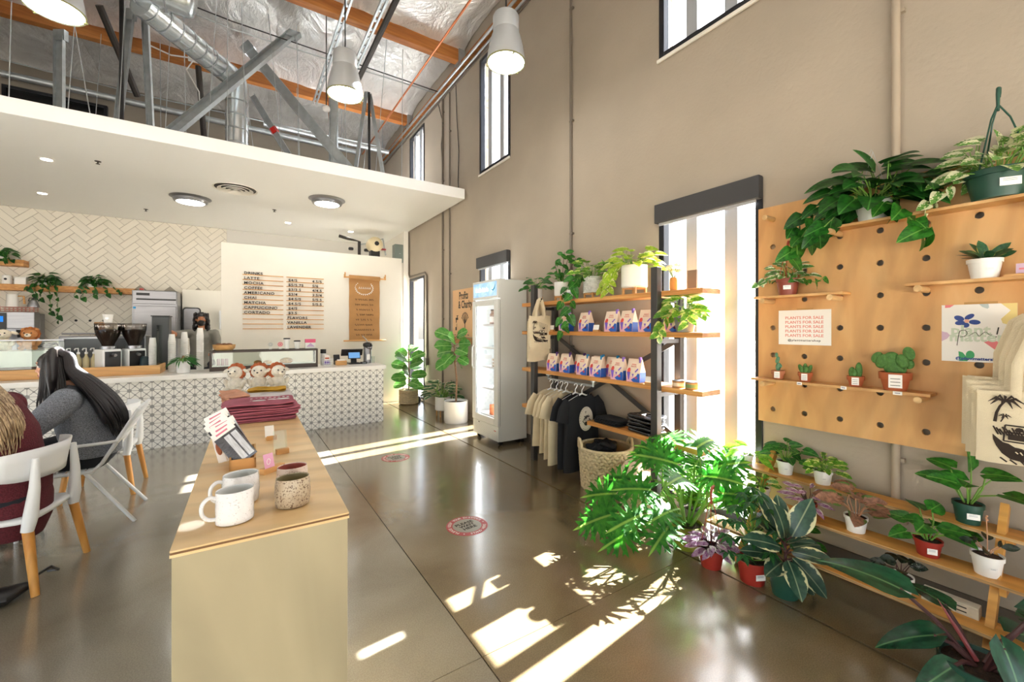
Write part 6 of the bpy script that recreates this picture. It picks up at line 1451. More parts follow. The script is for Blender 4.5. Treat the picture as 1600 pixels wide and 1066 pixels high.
def beach_art(t, W_, H_, full=True):
    s = W_ / .38; y = -.0165; k = MB()
    def T(pts, r): k.tube([(a * s, y, -H_ * .5 + c * s) for a, c in pts], [q * s for q in r] if isinstance(r, (list, tuple)) else r * s, 6, True, .15, (0, 1, 0))
    T([(-.135, .02), (-.130, .06), (-.120, .09), (-.106, .112)], [.0055, .0048, .0042, .0035])
    for a, L in ((5, .06), (40, .05), (85, .035), (130, .045), (170, .05), (200, .045), (330, .055), (250, .03), (300, .045)):
        c_, s_ = cos(R(a)), sin(R(a)); T([(-.106, .113), (-.106 + c_ * L * .5, .115 + s_ * L * .35 + .010), (-.106 + c_ * L, .112 + s_ * L * .5 - .010)], [.002, .0055, .0008])
    T([(-.118, .022), (-.108, .045)], .0022)
    for a in (0, 60, 120, 180, 300, 240): T([(-.106, .047), (-.106 + .010 * cos(R(a)), .052 + .006 * sin(R(a))), (-.106 + .020 * cos(R(a)), .045 + .010 * sin(R(a)))], [.001, .003, .0006])
    for i in range(6): T([(-.04 + i * .004, .12 - i * .018), (.13, .075 - i * .018)], .0012)
    vx = -.085 if W_ > .38 else 0.0
    for p in ([(-.02, .01), (.06, .01)], [(-.025, -.06), (.065, -.06)], [(-.02, .01), (-.025, -.06)], [(.06, .01), (.065, -.06)], [(-.018, -.02), (.06, -.02)]): T([(q[0] + vx, q[1]) for q in p], .0028)
    k.box((-.012 + vx) * s, (.05 + vx) * s, y - .001, y + .001, -H_ * .5 - .052 * s, -H_ * .5 - .028 * s); k.ell(((.02 + vx) * s, y, -H_ * .5 - .005 * s), .012 * s, .001, .010 * s, 10, 4); k.box((.07 + vx) * s, (.115 + vx) * s, y - .001, y + .001, -H_ * .5 - .055 * s, -H_ * .5 - .022 * s)
    top = [(-.142, -.035), (-.128, -.05), (-.112, -.066), (-.095, -.070), (-.078, -.082), (-.058, -.084), (-.035, -.098), (-.01, -.102), (.02, -.112), (.055, -.112), (.09, -.122), (.13, -.122)]
    bot = [(.13, -.138), (.08, -.146), (.03, -.142), (-.02, -.148), (-.06, -.140), (-.09, -.136), (-.115, -.115), (-.132, -.085), (-.140, -.06)]
    k.add([(a * s, y + .0005, -H_ * .5 + c * s) for a, c in top + bot], [tuple(range(len(top) + len(bot)))])
    for i in range(9): T([(-.12 + i * .028, -.134 - .004 * (i % 2)), (-.10 + i * .028, -.150 - .004 * (i % 3))], .003)
    for i in range(14): T([(-.14 + i * .009, .0 - .005 * (i % 3)), (-.125 + i * .009, -.035)], .0028)
    for i in range(5): T([(.01 + i * .012, -.075 - .006 * (i % 3)), (.03 + i * .014, -.10)], [.009, .005])
    T([(.03, .05), (.045, .03), (.07, .045)], [.004, .006, .012])
    k.build('printed_drawing', mat('tote_ink', '#2f2219', .8) if 'tote_ink' not in bpy.data.materials else bpy.data.materials['tote_ink'], t)
    l = MB()
    for i in range(9): l.tube([((-.075 + i * .013) * s, y - .006, -H_ * .5 + (-.100 - .003 * i + .004 * (i % 2)) * s), ((-.068 + i * .013) * s, y - .006, -H_ * .5 + (-.107 - .003 * i) * s)], .0022 * s, 4)
    l.build('printed_lettering', m_tote, t)
for i in range(7):
    tote('canvas tote hung on the shelf post, ' + ('printed one in front', 'first behind the printed one', 'second behind the printed one', 'third behind the printed one', 'fourth behind the printed one', 'fifth behind the printed one', 'rearmost of the bunch')[i], (2.85 + .014 * i + .006 * (i % 2), 3.80 + i * .026, 1.715 - .010 * i), R(6 + 2 * (i % 3)), .32, .345 + .020 * i, 'totes on the shelf post', .19, beach_art if i == 0 else None, i)
hk = MB().tube([(2.955, 4.02, 1.86), (2.95, 3.93, 1.88), (2.86, 3.80, 1.885), (2.86, 3.78, 1.91)], .008, 8).build('tote_hook', m_dark, rs, world=True)
for i in range(7):
    x = 2.955 + i * .043
    tote('canvas tote on the peg board, ' + ('printed with palms and a van, in front', 'first behind the printed one', 'second behind the printed one', 'third behind the printed one', 'fourth behind the printed one', 'fifth behind the printed one', 'last one nearest the board')[i], (x, .262 + .012 * (i % 3) + .012 * i, 1.285 + .014 * min(i, 3)), R(-90 + (i % 3 - 1) * 2), .40, .335 + .01 * (i % 3), 'totes on the peg board', .30, beach_art if i == 0 else None, i + 20)

# ------------------------------------------------------------------ peg board
t = pb = thing('peg_board', 'large birch plywood peg board with round holes on wall', 'board', (3.28, .5, .89))
b = MB(); cw, chh = .2045, .1985; HR = .0185; nseg = 16; X0 = 3.28
for k in range(-5, 6):
    for j in range(8):
        yc, zc = .505 + cw * k, .98 + chh * j; inner = []; outer = []
        for i in range(nseg):
            a = 2 * pi * (i + .5) / nseg; c_, s_ = cos(a), sin(a); inner.append((yc + HR * c_, zc + HR * s_)); m_ = max(abs(c_) , abs(s_)); outer.append((yc + cw / 2 * c_ / m_, zc + chh / 2 * s_ / m_))
        # square off the corners
        vs = [(X0, p, q) for p, q in inner] + [(X0, p, q) for p, q in outer] + [(X0 + .018, p, q) for p, q in inner]; fs = []
        for i in range(nseg):
            n2 = (i + 1) % nseg; fs.append((i, n2, nseg + n2, nseg + i)); fs.append((i, 2 * nseg + i, 2 * nseg + n2, n2))
        cor = [(1, 1), (-1, 1), (-1, -1), (1, -1)]
        for ci, (sy_, sz_) in enumerate(cor):
            vs.append((X0, yc + sy_ * cw / 2, zc + sz_ * chh / 2)); i = nseg // 8 + ci * nseg // 4 - 1; fs.append((nseg + i, nseg + (i + 1) % nseg, len(vs) - 1))
        b.add(vs, fs)
ya, yb_, za, zb = .505 - cw * 5.5, .505 + cw * 5.5, .98 - chh / 2, .98 + chh * 7.5
b.build('board', m_plyp, t, world=True)
e = MB(); e.box(X0 + .0002, X0 + .018, yb_ - .001, yb_, za, zb); e.box(X0 + .0002, X0 + .018, ya, yb_, za, za + .001); e.box(X0 + .0002, X0 + .018, ya, yb_, zb - .001, zb); e.build('edge_band', m_edge, t, world=True)
for z in (1.08, 1.68, 2.28): MB().box(X0 + .0185, 3.349, ya + .05, yb_ - .06, z - .03 - .05, z - .04).build('batten', m_dark, t, world=True)
def pshelf(lab, y0, y1, z, pegs, x0=3.15):
    s = thing('peg_shelf', lab, 'shelf', (3.22, (y0 + y1) / 2, z), 0, 'peg board shelves'); MB().box(x0, 3.279, y0, y1, z - .016, z).build('board', m_plyp, s, world=True, bev=.001)
    for y in pegs: MB().tube([(x0 - .03, y, z - .0345), (3.31, y, z - .0345)], .018, 14).build('dowel', m_dowel, s, world=True, smooth=True, ang=50)
pshelf('narrow peg board shelf under the red hanging pot', 1.06, 1.60, 1.803, (1.5275, 1.1185)); pshelf('long low peg board shelf carrying the cacti', .665, 1.62, 1.211, (1.5275, .7095)); pshelf('peg board shelf carrying the white snake plant pot', -.2, .77, 1.826, (.7095, .0)); pshelf('highest peg board shelf carrying the trailing pothos', -.2, 1.19, 2.221, (1.1185, .3005))
tag(MB().tube([(3.16, 1.5275, 2.37), (3.31, 1.5275, 2.37)], .0178, 14).build('loose_dowel', m_dowel, smooth=True, ang=50), 'single bare dowel at the top left of peg board', 'dowel')
tag(MB().tube([(2.93, .3005, 1.566), (3.31, .3005, 1.566)], .0165, 14).build('long_dowel', m_dowel, smooth=True, ang=50), 'long dowel carrying the canvas totes on peg board', 'dowel')
m_tape = mat('masking_tape', '#b98f57', .7)
t = thing('sale_notice', 'white notice reading plants for sale taped to peg board', 'notice', (3.277, 1.325, 1.46)); MB().box(3.2768, 3.2788, 1.165, 1.487, 1.457, 1.70).build('sheet', m_paper, t, world=True); MB().box(3.2772, 3.2795, 1.27, 1.37, 1.695, 1.712).build('tape', m_tape, t, world=True)
m_coral = mat('print_coral', '#e08a80', .6)
for i in range(5): o = text_mb('PLANTS FOR SALE', .027, .0006, .0001, 'CENTER', 1.08).build('lettering', m_coral, t); o.matrix_parent_inverse = worldm(t).inverted(); o.matrix_basis = TM((3.2766, 1.326, 1.637 - i * .031), FACE_WX)
o = text_mb('@plantmattershop', .020, .0004, .0001, 'CENTER', 1.15, 1.15).build('lettering', m_ink, t); o.matrix_parent_inverse = worldm(t).inverted(); o.matrix_basis = TM((3.2766, 1.326, 1.482), FACE_WX)
t = thing('shop_notice', 'white notice with blue flower and coloured shapes taped to peg board', 'notice', (3.277, .515, 1.39)); MB().box(3.2768, 3.2788, .375, .646, 1.392, 1.70).build('sheet', m_paper, t, world=True); MB().box(3.2772, 3.2795, .44, .56, 1.695, 1.712).build('tape', m_tape, t, world=True)
PY = lambda u: .646 - u * .271; PZ = lambda v: 1.70 - v * .308
BO = [0.0]
def blob(pts, m, nm, off=0.0):
    BO[0] += 0.000015; off += BO[0]
    MB().add([(3.2766 - off, PY(u), PZ(v)) for u, v in pts], [tuple(range(len(pts)))]).build(nm, m, t, world=True)
el = lambda cu, cv, ru, rv, rot=0, k=16: [(cu + ru * cos(2 * pi * i / k) * cos(rot) - rv * sin(2 * pi * i / k) * sin(rot), cv + ru * cos(2 * pi * i / k) * sin(rot) + rv * sin(2 * pi * i / k) * cos(rot)) for i in range(k)]
m_navy = mat('print_navy', '#2f4a94', .6); m_sage = mat('print_sage', '#ccd8c6', .6); m_pgreen = mat('print_green', '#3fa368', .6); m_pyel = mat('print_yellow', '#e9d68f', .6); m_ppink = mat('print_rose', '#e8838a', .6); m_plil = mat('print_lilac', '#d4b8d0', .6); m_pblu = mat('print_grey_blue', '#b9c8c8', .6)
for cu, cv, ru, rv, ro in ((.25, .24, .075, .045, .4), (.39, .215, .075, .04, -.55), (.46, .31, .08, .042, .1), (.26, .32, .07, .04, -.1), (.34, .36, .05, .045, 0)): blob(el(cu, cv, ru, rv, ro), m_navy, 'flower_petal')
blob(el(.355, .29, .035, .032), mat('print_peach', '#f0b8a0', .6), 'flower_heart', .0003)
blob([(.80, .0), (1.0, .0), (1.0, .36), (.92, .37), (.82, .33), (.80, .26), (.92, .12), (.86, .06)], m_pyel, 'yellow_shape'); blob([(.52, .0), (.64, .0), (.65, .06), (.63, .085), (.56, .05)], m_pblu, 'grey_shape'); blob([(.05, .0), (.18, .0), (.12, .045), (.05, .05)], m_ppink, 'pink_shape'); blob([(0, .47), (.08, .49), (.12, .54), (.08, .60), (0, .65)], m_plil, 'lilac_shape')
blob([(.58, .65), (.66, .625), (.76, .635), (.80, .70), (.78, .77), (.75, .80)], m_ppink, 'rose_shape'); blob(el(.40, .88, .06, .075), m_pgreen, 'green_leaf'); blob([(.24, .82), (.30, .84), (.38, .96), (.36, .99), (.25, .99)], m_pgreen, 'green_leaf')
for s_, u, v, sz, m in (('plant', .40, .52, .070, m_sage), ('matter', .48, .64, .070, m_sage), ('@plantmattershop', .51, .965, .021, m_navy)):
    o = text_mb(s_, sz, .002 if sz > .05 else .0008, .0001, 'CENTER', 1.05).build('lettering', m, t); o.matrix_parent_inverse = worldm(t).inverted(); o.matrix_basis = TM((3.2761 - (.0003 if s_ == 'matter' else .0006 if s_[0] == '@' else 0), PY(u), PZ(v)), FACE_WX)
k = MB(); W2 = lambda pts, r: k.tube(smoothpts([(3.2748, PY(u), PZ(v)) for u, v in pts], 4), r * .6, 6)
W2([(.22, .72), (.235, .60), (.25, .50), (.27, .46), (.33, .45), (.36, .50), (.33, .55), (.26, .57)], .0022); W2([(.38, .55), (.44, .50), (.48, .49), (.52, .55), (.57, .50), (.61, .48), (.66, .53), (.69, .52)], .0020); W2([(.77, .40), (.75, .52)], .004); k.ell((3.2748, PY(.74), PZ(.56)), .001, .0025, .0025, 8, 5); k.build('handwriting', m_ink, t, world=True)

# ------------------------------------------------------------------ stepped plant stand
t = thing('plant_stand', 'three step plywood plant stand along the wall', 'stand', (3.05, .7, 0))
PK = [(3.14, 3.30, .55), (2.98, 3.14, .37), (2.82, 2.98, .19)]
for x0, x1, z in PK: MB().box(x0, x1, -.6, 1.77, z - .018, z).build('plank', m_plank, t, world=True, bev=.0015); MB().box(x0 - .0008, x0 - .0001, -.6, 1.77, z - .0165, z - .0015).build('edge_band', m_edge, t, world=True)
for y in (1.52, .415, -.45):
    MB().bar((3.285, y, .665), (2.79, y, .005), .03, .05).build('leg', m_plank, t, world=True)
    for x0, x1, z in PK: MB().box(x0 + .01, x1 - .005, y - .04, y - .017, z - .055, z - .0185).build('cleat', m_plank, t, world=True)
t = thing('lettered_block', 'pale lettered wooden block lying on the lowest plank', 'block', (2.945, .55, .1908), R(-90)); MB().box(-.10, .10, -.03, .03, 0, .055).build('block', mat('pale_block', '#cfc8b8', .7, var=.1, vscale=30), t, bev=.003)
for k_ in range(2): MB().box(-.08, .06, -.0306, -.03, .015 + k_ * .02, .021 + k_ * .02).build('print', m_ink, t)
t = thing('small_card', 'small pale lilac card on wooden riser at the right edge shelf', 'card', (3.19, .345, 1.8265), R(-90)); MB().box(-.06, .06, -.03, .03, 0, .012).build('riser', m_oak, t); MB().obox((0, .0, .038), (.05, .003, .05), (R(-12), 0, 0)).build('card', m_plil, t); MB().obox((0, -.0025, .036), (.03, .001, .008), (R(-12), 0, 0)).build('print', m_ppink, t)
t = thing('wall_switch', 'small dark wall switch beside the poster behind the fig tree', 'switch', (3.349, 7.26, 1.44)); MB().box(-.012, 0, -.04, .04, -.06, .06).build('plate', m_conduitd, t, bev=.003); MB().box(-.018, -.0125, -.012, .012, -.02, .02).build('rocker', m_dark, t)
t = thing('door_stop', 'small black block on the floor by the far glass door', 'stop', (3.22, 8.72, .001)); MB().lathe([(.075, 0), (.08, .01), (.075, .10), (.05, .12)], 18, cap1=True).build('body', m_dark, t, smooth=True, ang=40); MB().tube([(-.03, 0, .118), (-.02, 0, .15), (.02, 0, .15), (.03, 0, .118)], .006, 6).build('handle', m_dark, t)
# ------------------------------------------------------------------ leaves
def leaf_mesh(name, m, wf, rows=8, fold=.18, curl=.25, notch=0.0, wav=0.0):
    """blade along +Y, length 1, half width wf(t); V fold along the midrib, tip curling down"""
    vs = []; fs = []
    for i in range(rows + 1):
        t = i / rows; w = max(wf(t), .004)
        for u in (-1, -.55, 0, .55, 1):
            y = t - notch * (1 - t) ** 3 * abs(u) * 1.6
            vs.append((w * u, y, fold * abs(u) * w - curl * t * t + (wav * sin(9 * t + (2 if u > 0 else 0)) * abs(u) if wav else 0)))
    for i in range(rows):
        for j in range(4): a = i * 5 + j; fs.append((a, a + 1, a + 6, a + 5))
    mb = MB(); mb.add(vs, fs); return mb.mesh(name, m, True)
oval = lambda w, k=1.0: (lambda t: w * (sin(pi * min(1, t ** k)) ** .75 if 0 < t < 1 else 0))
heartf = lambda w: (lambda t: w * (min(1, (t / .16)) ** .4 * (1 - t ** 1.9) ** .85 if t > 0 else w * .4))
lance = lambda w: (lambda t: w * sin(pi * (t * .93 + .05)) ** 1.2 if 0 < t < 1 else .003)
fid = lambda w: (lambda t: w * ((.55 + .45 * sin(pi * (t - .05) * .9)) * (1 - max(0, (t - .8) / .2) ** 2 * .75) * min(1, t / .10)) if t > 0 else 0)
def lobed_mesh(name, m, n=7, spread=1.0, wl=.055, curl=.25):
    """deeply cut philodendron blade: midrib strip and finger lobes"""
    mb = MB(); zc = lambda x, y: .12 * abs(x) - curl * y * y - .10 * x * x
    def strip(p, q, w0, w1, bend=0.0, seg=5):
        vs = []; fs = []; p, q = V(p), V(q); d = (q - p).normalized(); s = V((d.y, -d.x))
        for i in range(seg + 1):
            t = i / seg; c = p.lerp(q, t) + s * bend * sin(pi * t); w = (w0 + (w1 - w0) * t) * (1 + .55 * sin(pi * min(1, t * 1.15)) * .9) * (1 if t < .8 else max(.06, (1 - t) / .2))
            for k in (-1, 0, 1): a = c + s * w * k; vs.append((a.x, a.y, zc(a.x, a.y) + .012 * abs(k)))
        for i in range(seg):
            for k in range(2): a = i * 3 + k; fs.append((a, a + 1, a + 4, a + 3))
        mb.add(vs, fs)
    strip((0, -.02), (0, 1.0), .085, .045, 0, 8)
    for i in range(n):
        f = i / (n - 1); y0 = .0 + .46 * f; L = (.60 - .16 * abs(f - .45) * 1.3) * spread; ang = R(152 - 126 * f)
        for q in (-1, 1):
            tip = (q * sin(ang) * L, y0 + cos(ang) * L * .9); strip((0, y0), tip, wl * 1.25, wl * .72, -q * .035)
            if 1 <= i <= n - 2:
                mid = V((0, y0)).lerp(V(tip), .55); e = ang - R(38); strip(tuple(mid), (mid.x + q * sin(e) * L * .42, mid.y + cos(e) * L * .42), wl * .6, wl * .3, 0, 3)
    return mb.mesh(name, m, True)
m_poth = leafmat('pothos_green', '#1f5a1c', '#3d8a2c', vein='#6da64a'); m_pothd = leafmat('pothos_deep', '#123f16', '#2a6a22', vein='#4a8a3a'); m_neon = leafmat('pothos_neon', '#8fbf2a', '#c9dc52', edge='#e9ecb0', ew=.36, blotch=.3, trans=.4)
m_gold = leafmat('pothos_golden', '#3f8a2a', '#86b53a', edge='#dbe28c', ew=.30, blotch=.5, trans=.4); m_var = leafmat('pothos_marble', '#3c7a34', '#6fa052', edge='#eef0d8', ew=.26, blotch=.6); m_manj = leafmat('pothos_manjula', '#4a8a3a', '#86b058', edge='#f0efcc', ew=.22, blotch=.7)
m_rub = leafmat('rubber_variegated', '#26463a', '#3a5c48', edge='#d9d7a8', ew=.38, blotch=.25, vein='#8a9a7a', trans=.15, rough=.3, back='#6a6a52'); m_sell = leafmat('selloum_green', '#257320', '#4ea330', vein='#9ccc5a', trans=.5, rough=.62); m_fern = leafmat('fern_bright', '#5aa52a', '#9bd04a', trans=.5); m_trad = leafmat('tradescantia', '#c9a9c4', '#8a4a86', edge='#e9e2e4', ew=.30, back='#8a1e7a', trans=.3)
m_sch = leafmat('small_dark_leaf', '#1d5226', '#2f7334'); m_imp = leafmat('philodendron_dark', '#0f3a26', '#1f5638', vein='#5a8a5a', trans=.12, rough=.25); m_mon = leafmat('monstera_small', '#1f5a24', '#3a8236', vein='#79a95c'); m_syn = leafmat('syngonium_pink', '#7a5a48', '#b08068', edge='#5a7a3a', ew=.36, blotch=.3); m_fig = leafmat('fig_leaf', '#3c8030', '#679f45', vein='#a5c884', trans=.2); m_bush = leafmat('variegated_bush', '#2f5a34', '#4c7848', edge='#dcdcb4', ew=.34, blotch=.3); m_snake = leafmat('snake_plant', '#1d4a30', '#3a6a42', edge='#b9b45a', ew=.42, trans=.1); m_cact = mat('cactus_green', '#4d7a38', .7, var=.25, vscale=60, bump=.6, bscale=90); m_cactb = mat('cactus_blue', '#5d8a6a', .7, var=.2, vscale=60, bump=.5, bscale=90); m_ruby = leafmat('dark_ruby_leaf', '#16201a', '#26362a', trans=.1, rough=.25)
m_stem = mat('stem_pale', '#6f9a3f', .6); m_stemd = mat('stem_dark', '#4a2a2a', .5); m_bark = mat('fig_bark', '#8a6b52', .85, var=.2, vscale=40); m_stemp = mat('stem_pink', '#b98a6a', .6)
def leafM(p, d, up, L, W):
    d, x, u = basis(d, up); return Matrix(((x.x * W, d.x * L, u.x * L, p[0]), (x.y * W, d.y * L, u.y * L, p[1]), (x.z * W, d.z * L, u.z * L, p[2]), (0, 0, 0, 1)))
LM = {}
def LMesh(key, fn):
    if key not in LM: LM[key] = fn()
    return LM[key]
def heart(m): return LMesh(('h', m.name), lambda: leaf_mesh('leaf', m, heartf(.46), 8, .22, .22, .14))
def ovl(m, w=.30): return LMesh(('o', m.name, w), lambda: leaf_mesh('leaf', m, oval(w), 8, .2, .2))
def lan(m, w=.16): return LMesh(('l', m.name, w), lambda: leaf_mesh('leaf', m, lance(w), 8, .25, .3))
def grow(t, n, me, L, plen, el=(80, 5), h0=0.0, seed=0, r0=.015, mstem=None, droop=.5, sr=.003, az=None, stuff=False, wr=1.0, tilt=.3, nm='leaf', fb=.9):
    """a rosette: petioles rise from the pot and each carries one leaf"""
    r_ = random.Random(seed); st = MB(); acc = MB(); mats = me.materials[0]; lim = (3.274 if t.location.y < 1.62 and t.location.z > .9 else 3.34) - t.location.x
    for i in range(n):
        f = i / max(1, n - 1); a = (i * 2.39996 + r_.uniform(-.3, .3)) if az is None else R(az[0] + (az[1] - az[0]) * ((i * .618) % 1))
        e = R(el[0] + (el[1] - el[0]) * f + r_.uniform(-7, 7)); pl = plen[0] + (plen[1] - plen[0]) * r_.random(); LL = L[0] + (L[1] - L[0]) * r_.random()
        hd_ = V((cos(a), sin(a), 0)); p0 = hd_ * r0 + V((0, 0, h0)); dr = hd_ * cos(e) + V((0, 0, sin(e))); p2 = p0 + dr * pl; p1 = p0 + V((0, 0, pl * .55 * max(0, sin(e)))) + hd_ * pl * .22
        dl = (hd_ * (1 - .2 * droop) + V((0, 0, sin(e) * .5 - droop * .6))).normalized()
        if p2.x + max(dl.x, .3) * LL > lim: hd_.x = -abs(hd_.x) * .6; p2.x = min(p2.x, lim - .45 * LL); dl = (V((min(dl.x, -.1), dl.y, dl.z))).normalized()
        up_ = V((-.75 * fb, -.65 * fb, 1)) + hd_ * r_.uniform(-tilt, tilt) + V((-hd_.y, hd_.x, 0)) * r_.uniform(-tilt, tilt)
        st.tube([p0, p1, p2], [sr, sr * .9, sr * .7], 5)
        M = leafM(p2, dl, up_.normalized(), LL, LL * wr)
        if stuff: acc.add([M @ v.co for v in me.vertices], [tuple(q.vertices) for q in me.polygons])
        else: put(nm, me, t, M)
    if stuff: acc.build('foliage', mats, t, smooth=True, kind='stuff')
    st.build('stems', mstem or m_stem, t, smooth=True)
def vine(t, pts, n, me, L, seed=0, r=.0025, mst=None, hang=True, wr=1.0, stuff=False):
    r_ = random.Random(seed); P_ = [V(p) for p in pts]; MB().tube(P_, r, 5).build('vine', mst or m_stem, t, smooth=True); acc = MB(); k = len(P_) - 1
    for i in range(n):
        f = (i + .5) / n * k; j = min(int(f), k - 1); p = P_[j].lerp(P_[j + 1], f - j); d = (P_[j + 1] - P_[j]).normalized(); s = d.cross(V((.3, .2, 1))).normalized() * (1 if i % 2 else -1)
        dl = (s * .8 + d * .3 + V((r_.uniform(-.4, .4), r_.uniform(-.4, .4), -.55 if hang else .1))).normalized(); LL = L[0] + (L[1] - L[0]) * r_.random()
        M = leafM(p + s * .012, dl, (V((-.5, -.6, .5)) + V((r_.uniform(-.4, .4), r_.uniform(-.4, .4), 0))).normalized(), LL, LL * wr)
        if stuff: acc.add([M @ v.co for v in me.vertices], [tuple(q.vertices) for q in me.polygons])
        else: put('leaf', me, t, M)
    if stuff: acc.build('foliage', me.materials[0], t, smooth=True, kind='stuff')
def nursery(t, r, h, m, label=True, soil=.9, taper=.78, face=-100, lab_w=.05, lab_h=.028, rim=True):
    prof = [(r * taper, 0), (r * .97, h * .78), (r * .97, h * .80)] + ([(r * 1.05, h * .80), (r * 1.06, h), (r * .98, h)] if rim else [(r, h), (r * .95, h)]) + [(r * .92, h * .85)]
    MB().lathe(prof, 28).build('pot', m, t, smooth=True, ang=35); MB().lathe([(r * .95, h * soil), (r * .5, h * soil + .006), (.001, h * soil + .004)], 20, cap0=False).build('soil', m_soil, t, smooth=True)
    if label:
        a = R(face); rr = r * (taper + (.97 - taper) * .55) + .003; o = MB().box(-lab_w / 2, lab_w / 2, -.0015, .0, -lab_h / 2, lab_h / 2).build('price_label', m_paper, t)
        o.matrix_basis = Matrix.Translation((rr * cos(a), rr * sin(a), h * .45)) @ Matrix.Rotation(a + pi / 2, 4, 'Z'); 
        for k in range(2): l = MB().box(-lab_w * .35, lab_w * .3, -.0022, -.0016, lab_h * (.05 + .2 * k), lab_h * (.13 + .2 * k)).build('print', m_galv, o)
def legstand(t, r, h):
    """four wooden legs with cross bars holding a round pot"""
    for a in (45, 135, 225, 315): MB().box(r * cos(R(a)) - .009, r * cos(R(a)) + .009, r * sin(R(a)) - .009, r * sin(R(a)) + .009, 0, h + .03).build('stand_leg', m_oak, t)
    for a in (45, 135): MB().bar((r * cos(R(a)), r * sin(R(a)), h - .012), (-r * cos(R(a)), -r * sin(R(a)), h - .012), .018, .02).build('stand_bar', m_oak, t)
def cyl_pot(t, r, h, z0, m): MB().lathe([(r * .9, z0), (r, z0 + .012), (r, z0 + h), (r * .93, z0 + h), (r * .92, z0 + h * .85)], 30).build('pot', m, t, smooth=True, ang=40); MB().lathe([(r * .93, z0 + h * .88), (.001, z0 + h * .9)], 20, cap0=False).build('soil', m_soil, t)
def hook_hanger(t, r, z, h, m, n=3, th=.0025):
    for i in range(n): a = 2 * pi * i / n + .6; MB().tube([(r * cos(a), r * sin(a), z), (r * .35 * cos(a), r * .35 * sin(a), z + h * .62), (.004 * cos(a), .004 * sin(a), z + h * .78)], th, 6).build('hanger_strand', m, t)
    MB().tube([(0, 0, z + h * .72), (0, 0, z + h * .92), (.012, 0, z + h * .99), (.028, 0, z + h), (.038, 0, z + h * .95), (.036, 0, z + h * .90)], [.006, .008, .009, .009, .007, .005], 8).build('hanger_hook', m, t, smooth=True)

# ------------------------------------------------------------------ plants on the retail shelf
t = thing('shelf_plant', 'bushy dark plant in white footed pot on the shelf post end', 'plant', (3.10, 4.20, SZ[0] + .001)); legstand(t, .062, .05); cyl_pot(t, .07, .13, .045, m_cer); grow(t, 34, ovl(m_mon, .30), (.075, .11), (.08, .16), (85, 5), .16, 1, .02, droop=.5)
t = thing('shelf_plant', 'tall sparse plant in white footed pot, second on the top shelf', 'plant', (3.11, 3.73, SZ[0] + .001)); legstand(t, .07, .06); cyl_pot(t, .085, .16, .055, m_cer); grow(t, 9, ovl(m_poth, .32), (.08, .10), (.08, .16), (70, 20), .2, 2, .02)
for k, (dx, dy, z) in enumerate(((-.03, -.16, .50), (.0, -.05, .56), (.02, -.22, .46), (-.05, .06, .42))): vine(t, [(0, 0, .2), (dx * .4, dy * .35, .30), (dx * .8, dy * .8, z - .06), (dx, dy, z)], 7, ovl(m_poth, .32), (.075, .10), 5 + k, .003, m_stemd, False)
def ribbed(r, h, z0, m):
    b = MB(); 
    for i in range(9): z = z0 + h * i / 9; b.lathe([(r, z), (r * 1.03, z + h / 18), (r, z + h / 9)], 28, cap0=(i == 0))
    return b
t = thing('shelf_plant', 'golden pothos in grey ribbed pot with trailing vine, third on the top shelf', 'plant', (3.11, 3.22, SZ[0] + .001)); legstand(t, .085, .06); ribbed(.10, .17, .055, m_cer).build('pot', mat('ribbed_grey', '#c9c9c6', .5, var=.2, vscale=40), t, smooth=True); MB().lathe([(.098, .20), (.001, .205)], 20, cap0=False).build('soil', m_soil, t)
grow(t, 38, heart(m_gold), (.075, .11), (.08, .20), (85, 5), .20, 3, .04, droop=.5); 
for k, pts in enumerate(([(0, 0, .22), (-.10, .10, .24), (-.17, .13, .10), (-.19, .15, -.10), (-.20, .17, -.30)], [(0, 0, .22), (-.12, .20, .22), (-.19, .26, .05), (-.20, .27, -.20), (-.205, .25, -.40)])): vine(t, pts, 11, heart(m_poth), (.085, .12), 9 + k)
t = thing('shelf_plant', 'neon pothos spilling from big white footed pot, fourth on the top shelf', 'plant', (3.10, 2.66, SZ[0] + .001)); legstand(t, .10, .07); cyl_pot(t, .12, .21, .06, m_cer); grow(t, 46, heart(m_neon), (.08, .115), (.08, .20), (82, 0), .25, 4, .05, droop=.6)
for k, pts in enumerate(([(0, 0, .26), (-.06, .16, .30), (-.10, .26, .18), (-.11, .30, .05)], [(0, 0, .26), (-.08, .14, .30), (-.12, .20, .14), (-.13, .22, .02)])): vine(t, pts, 11, heart(m_neon), (.07, .10), 14 + k)
t = thing('shelf_plant', 'golden pothos in dark grey pot on the second shelf by the window', 'plant', (3.06, 2.10, SZ[1] + .001)); bpy.data.objects['coffee_bag.005'].location = (3.12, 2.245, SZ[1] + .0005); nursery(t, .085, .14, m_greypot, False); grow(t, 30, heart(m_gold), (.08, .12), (.08, .18), (85, 0), .13, 5, .03, droop=.6)
vine(t, [(0, 0, .14), (-.10, .10, .14), (-.14, .14, .02), (-.15, .16, -.06)], 8, heart(m_gold), (.07, .10), 20); vine(t, [(0, 0, .14), (-.10, -.10, .16), (-.16, -.13, .05)], 6, heart(m_gold), (.07, .10), 21)

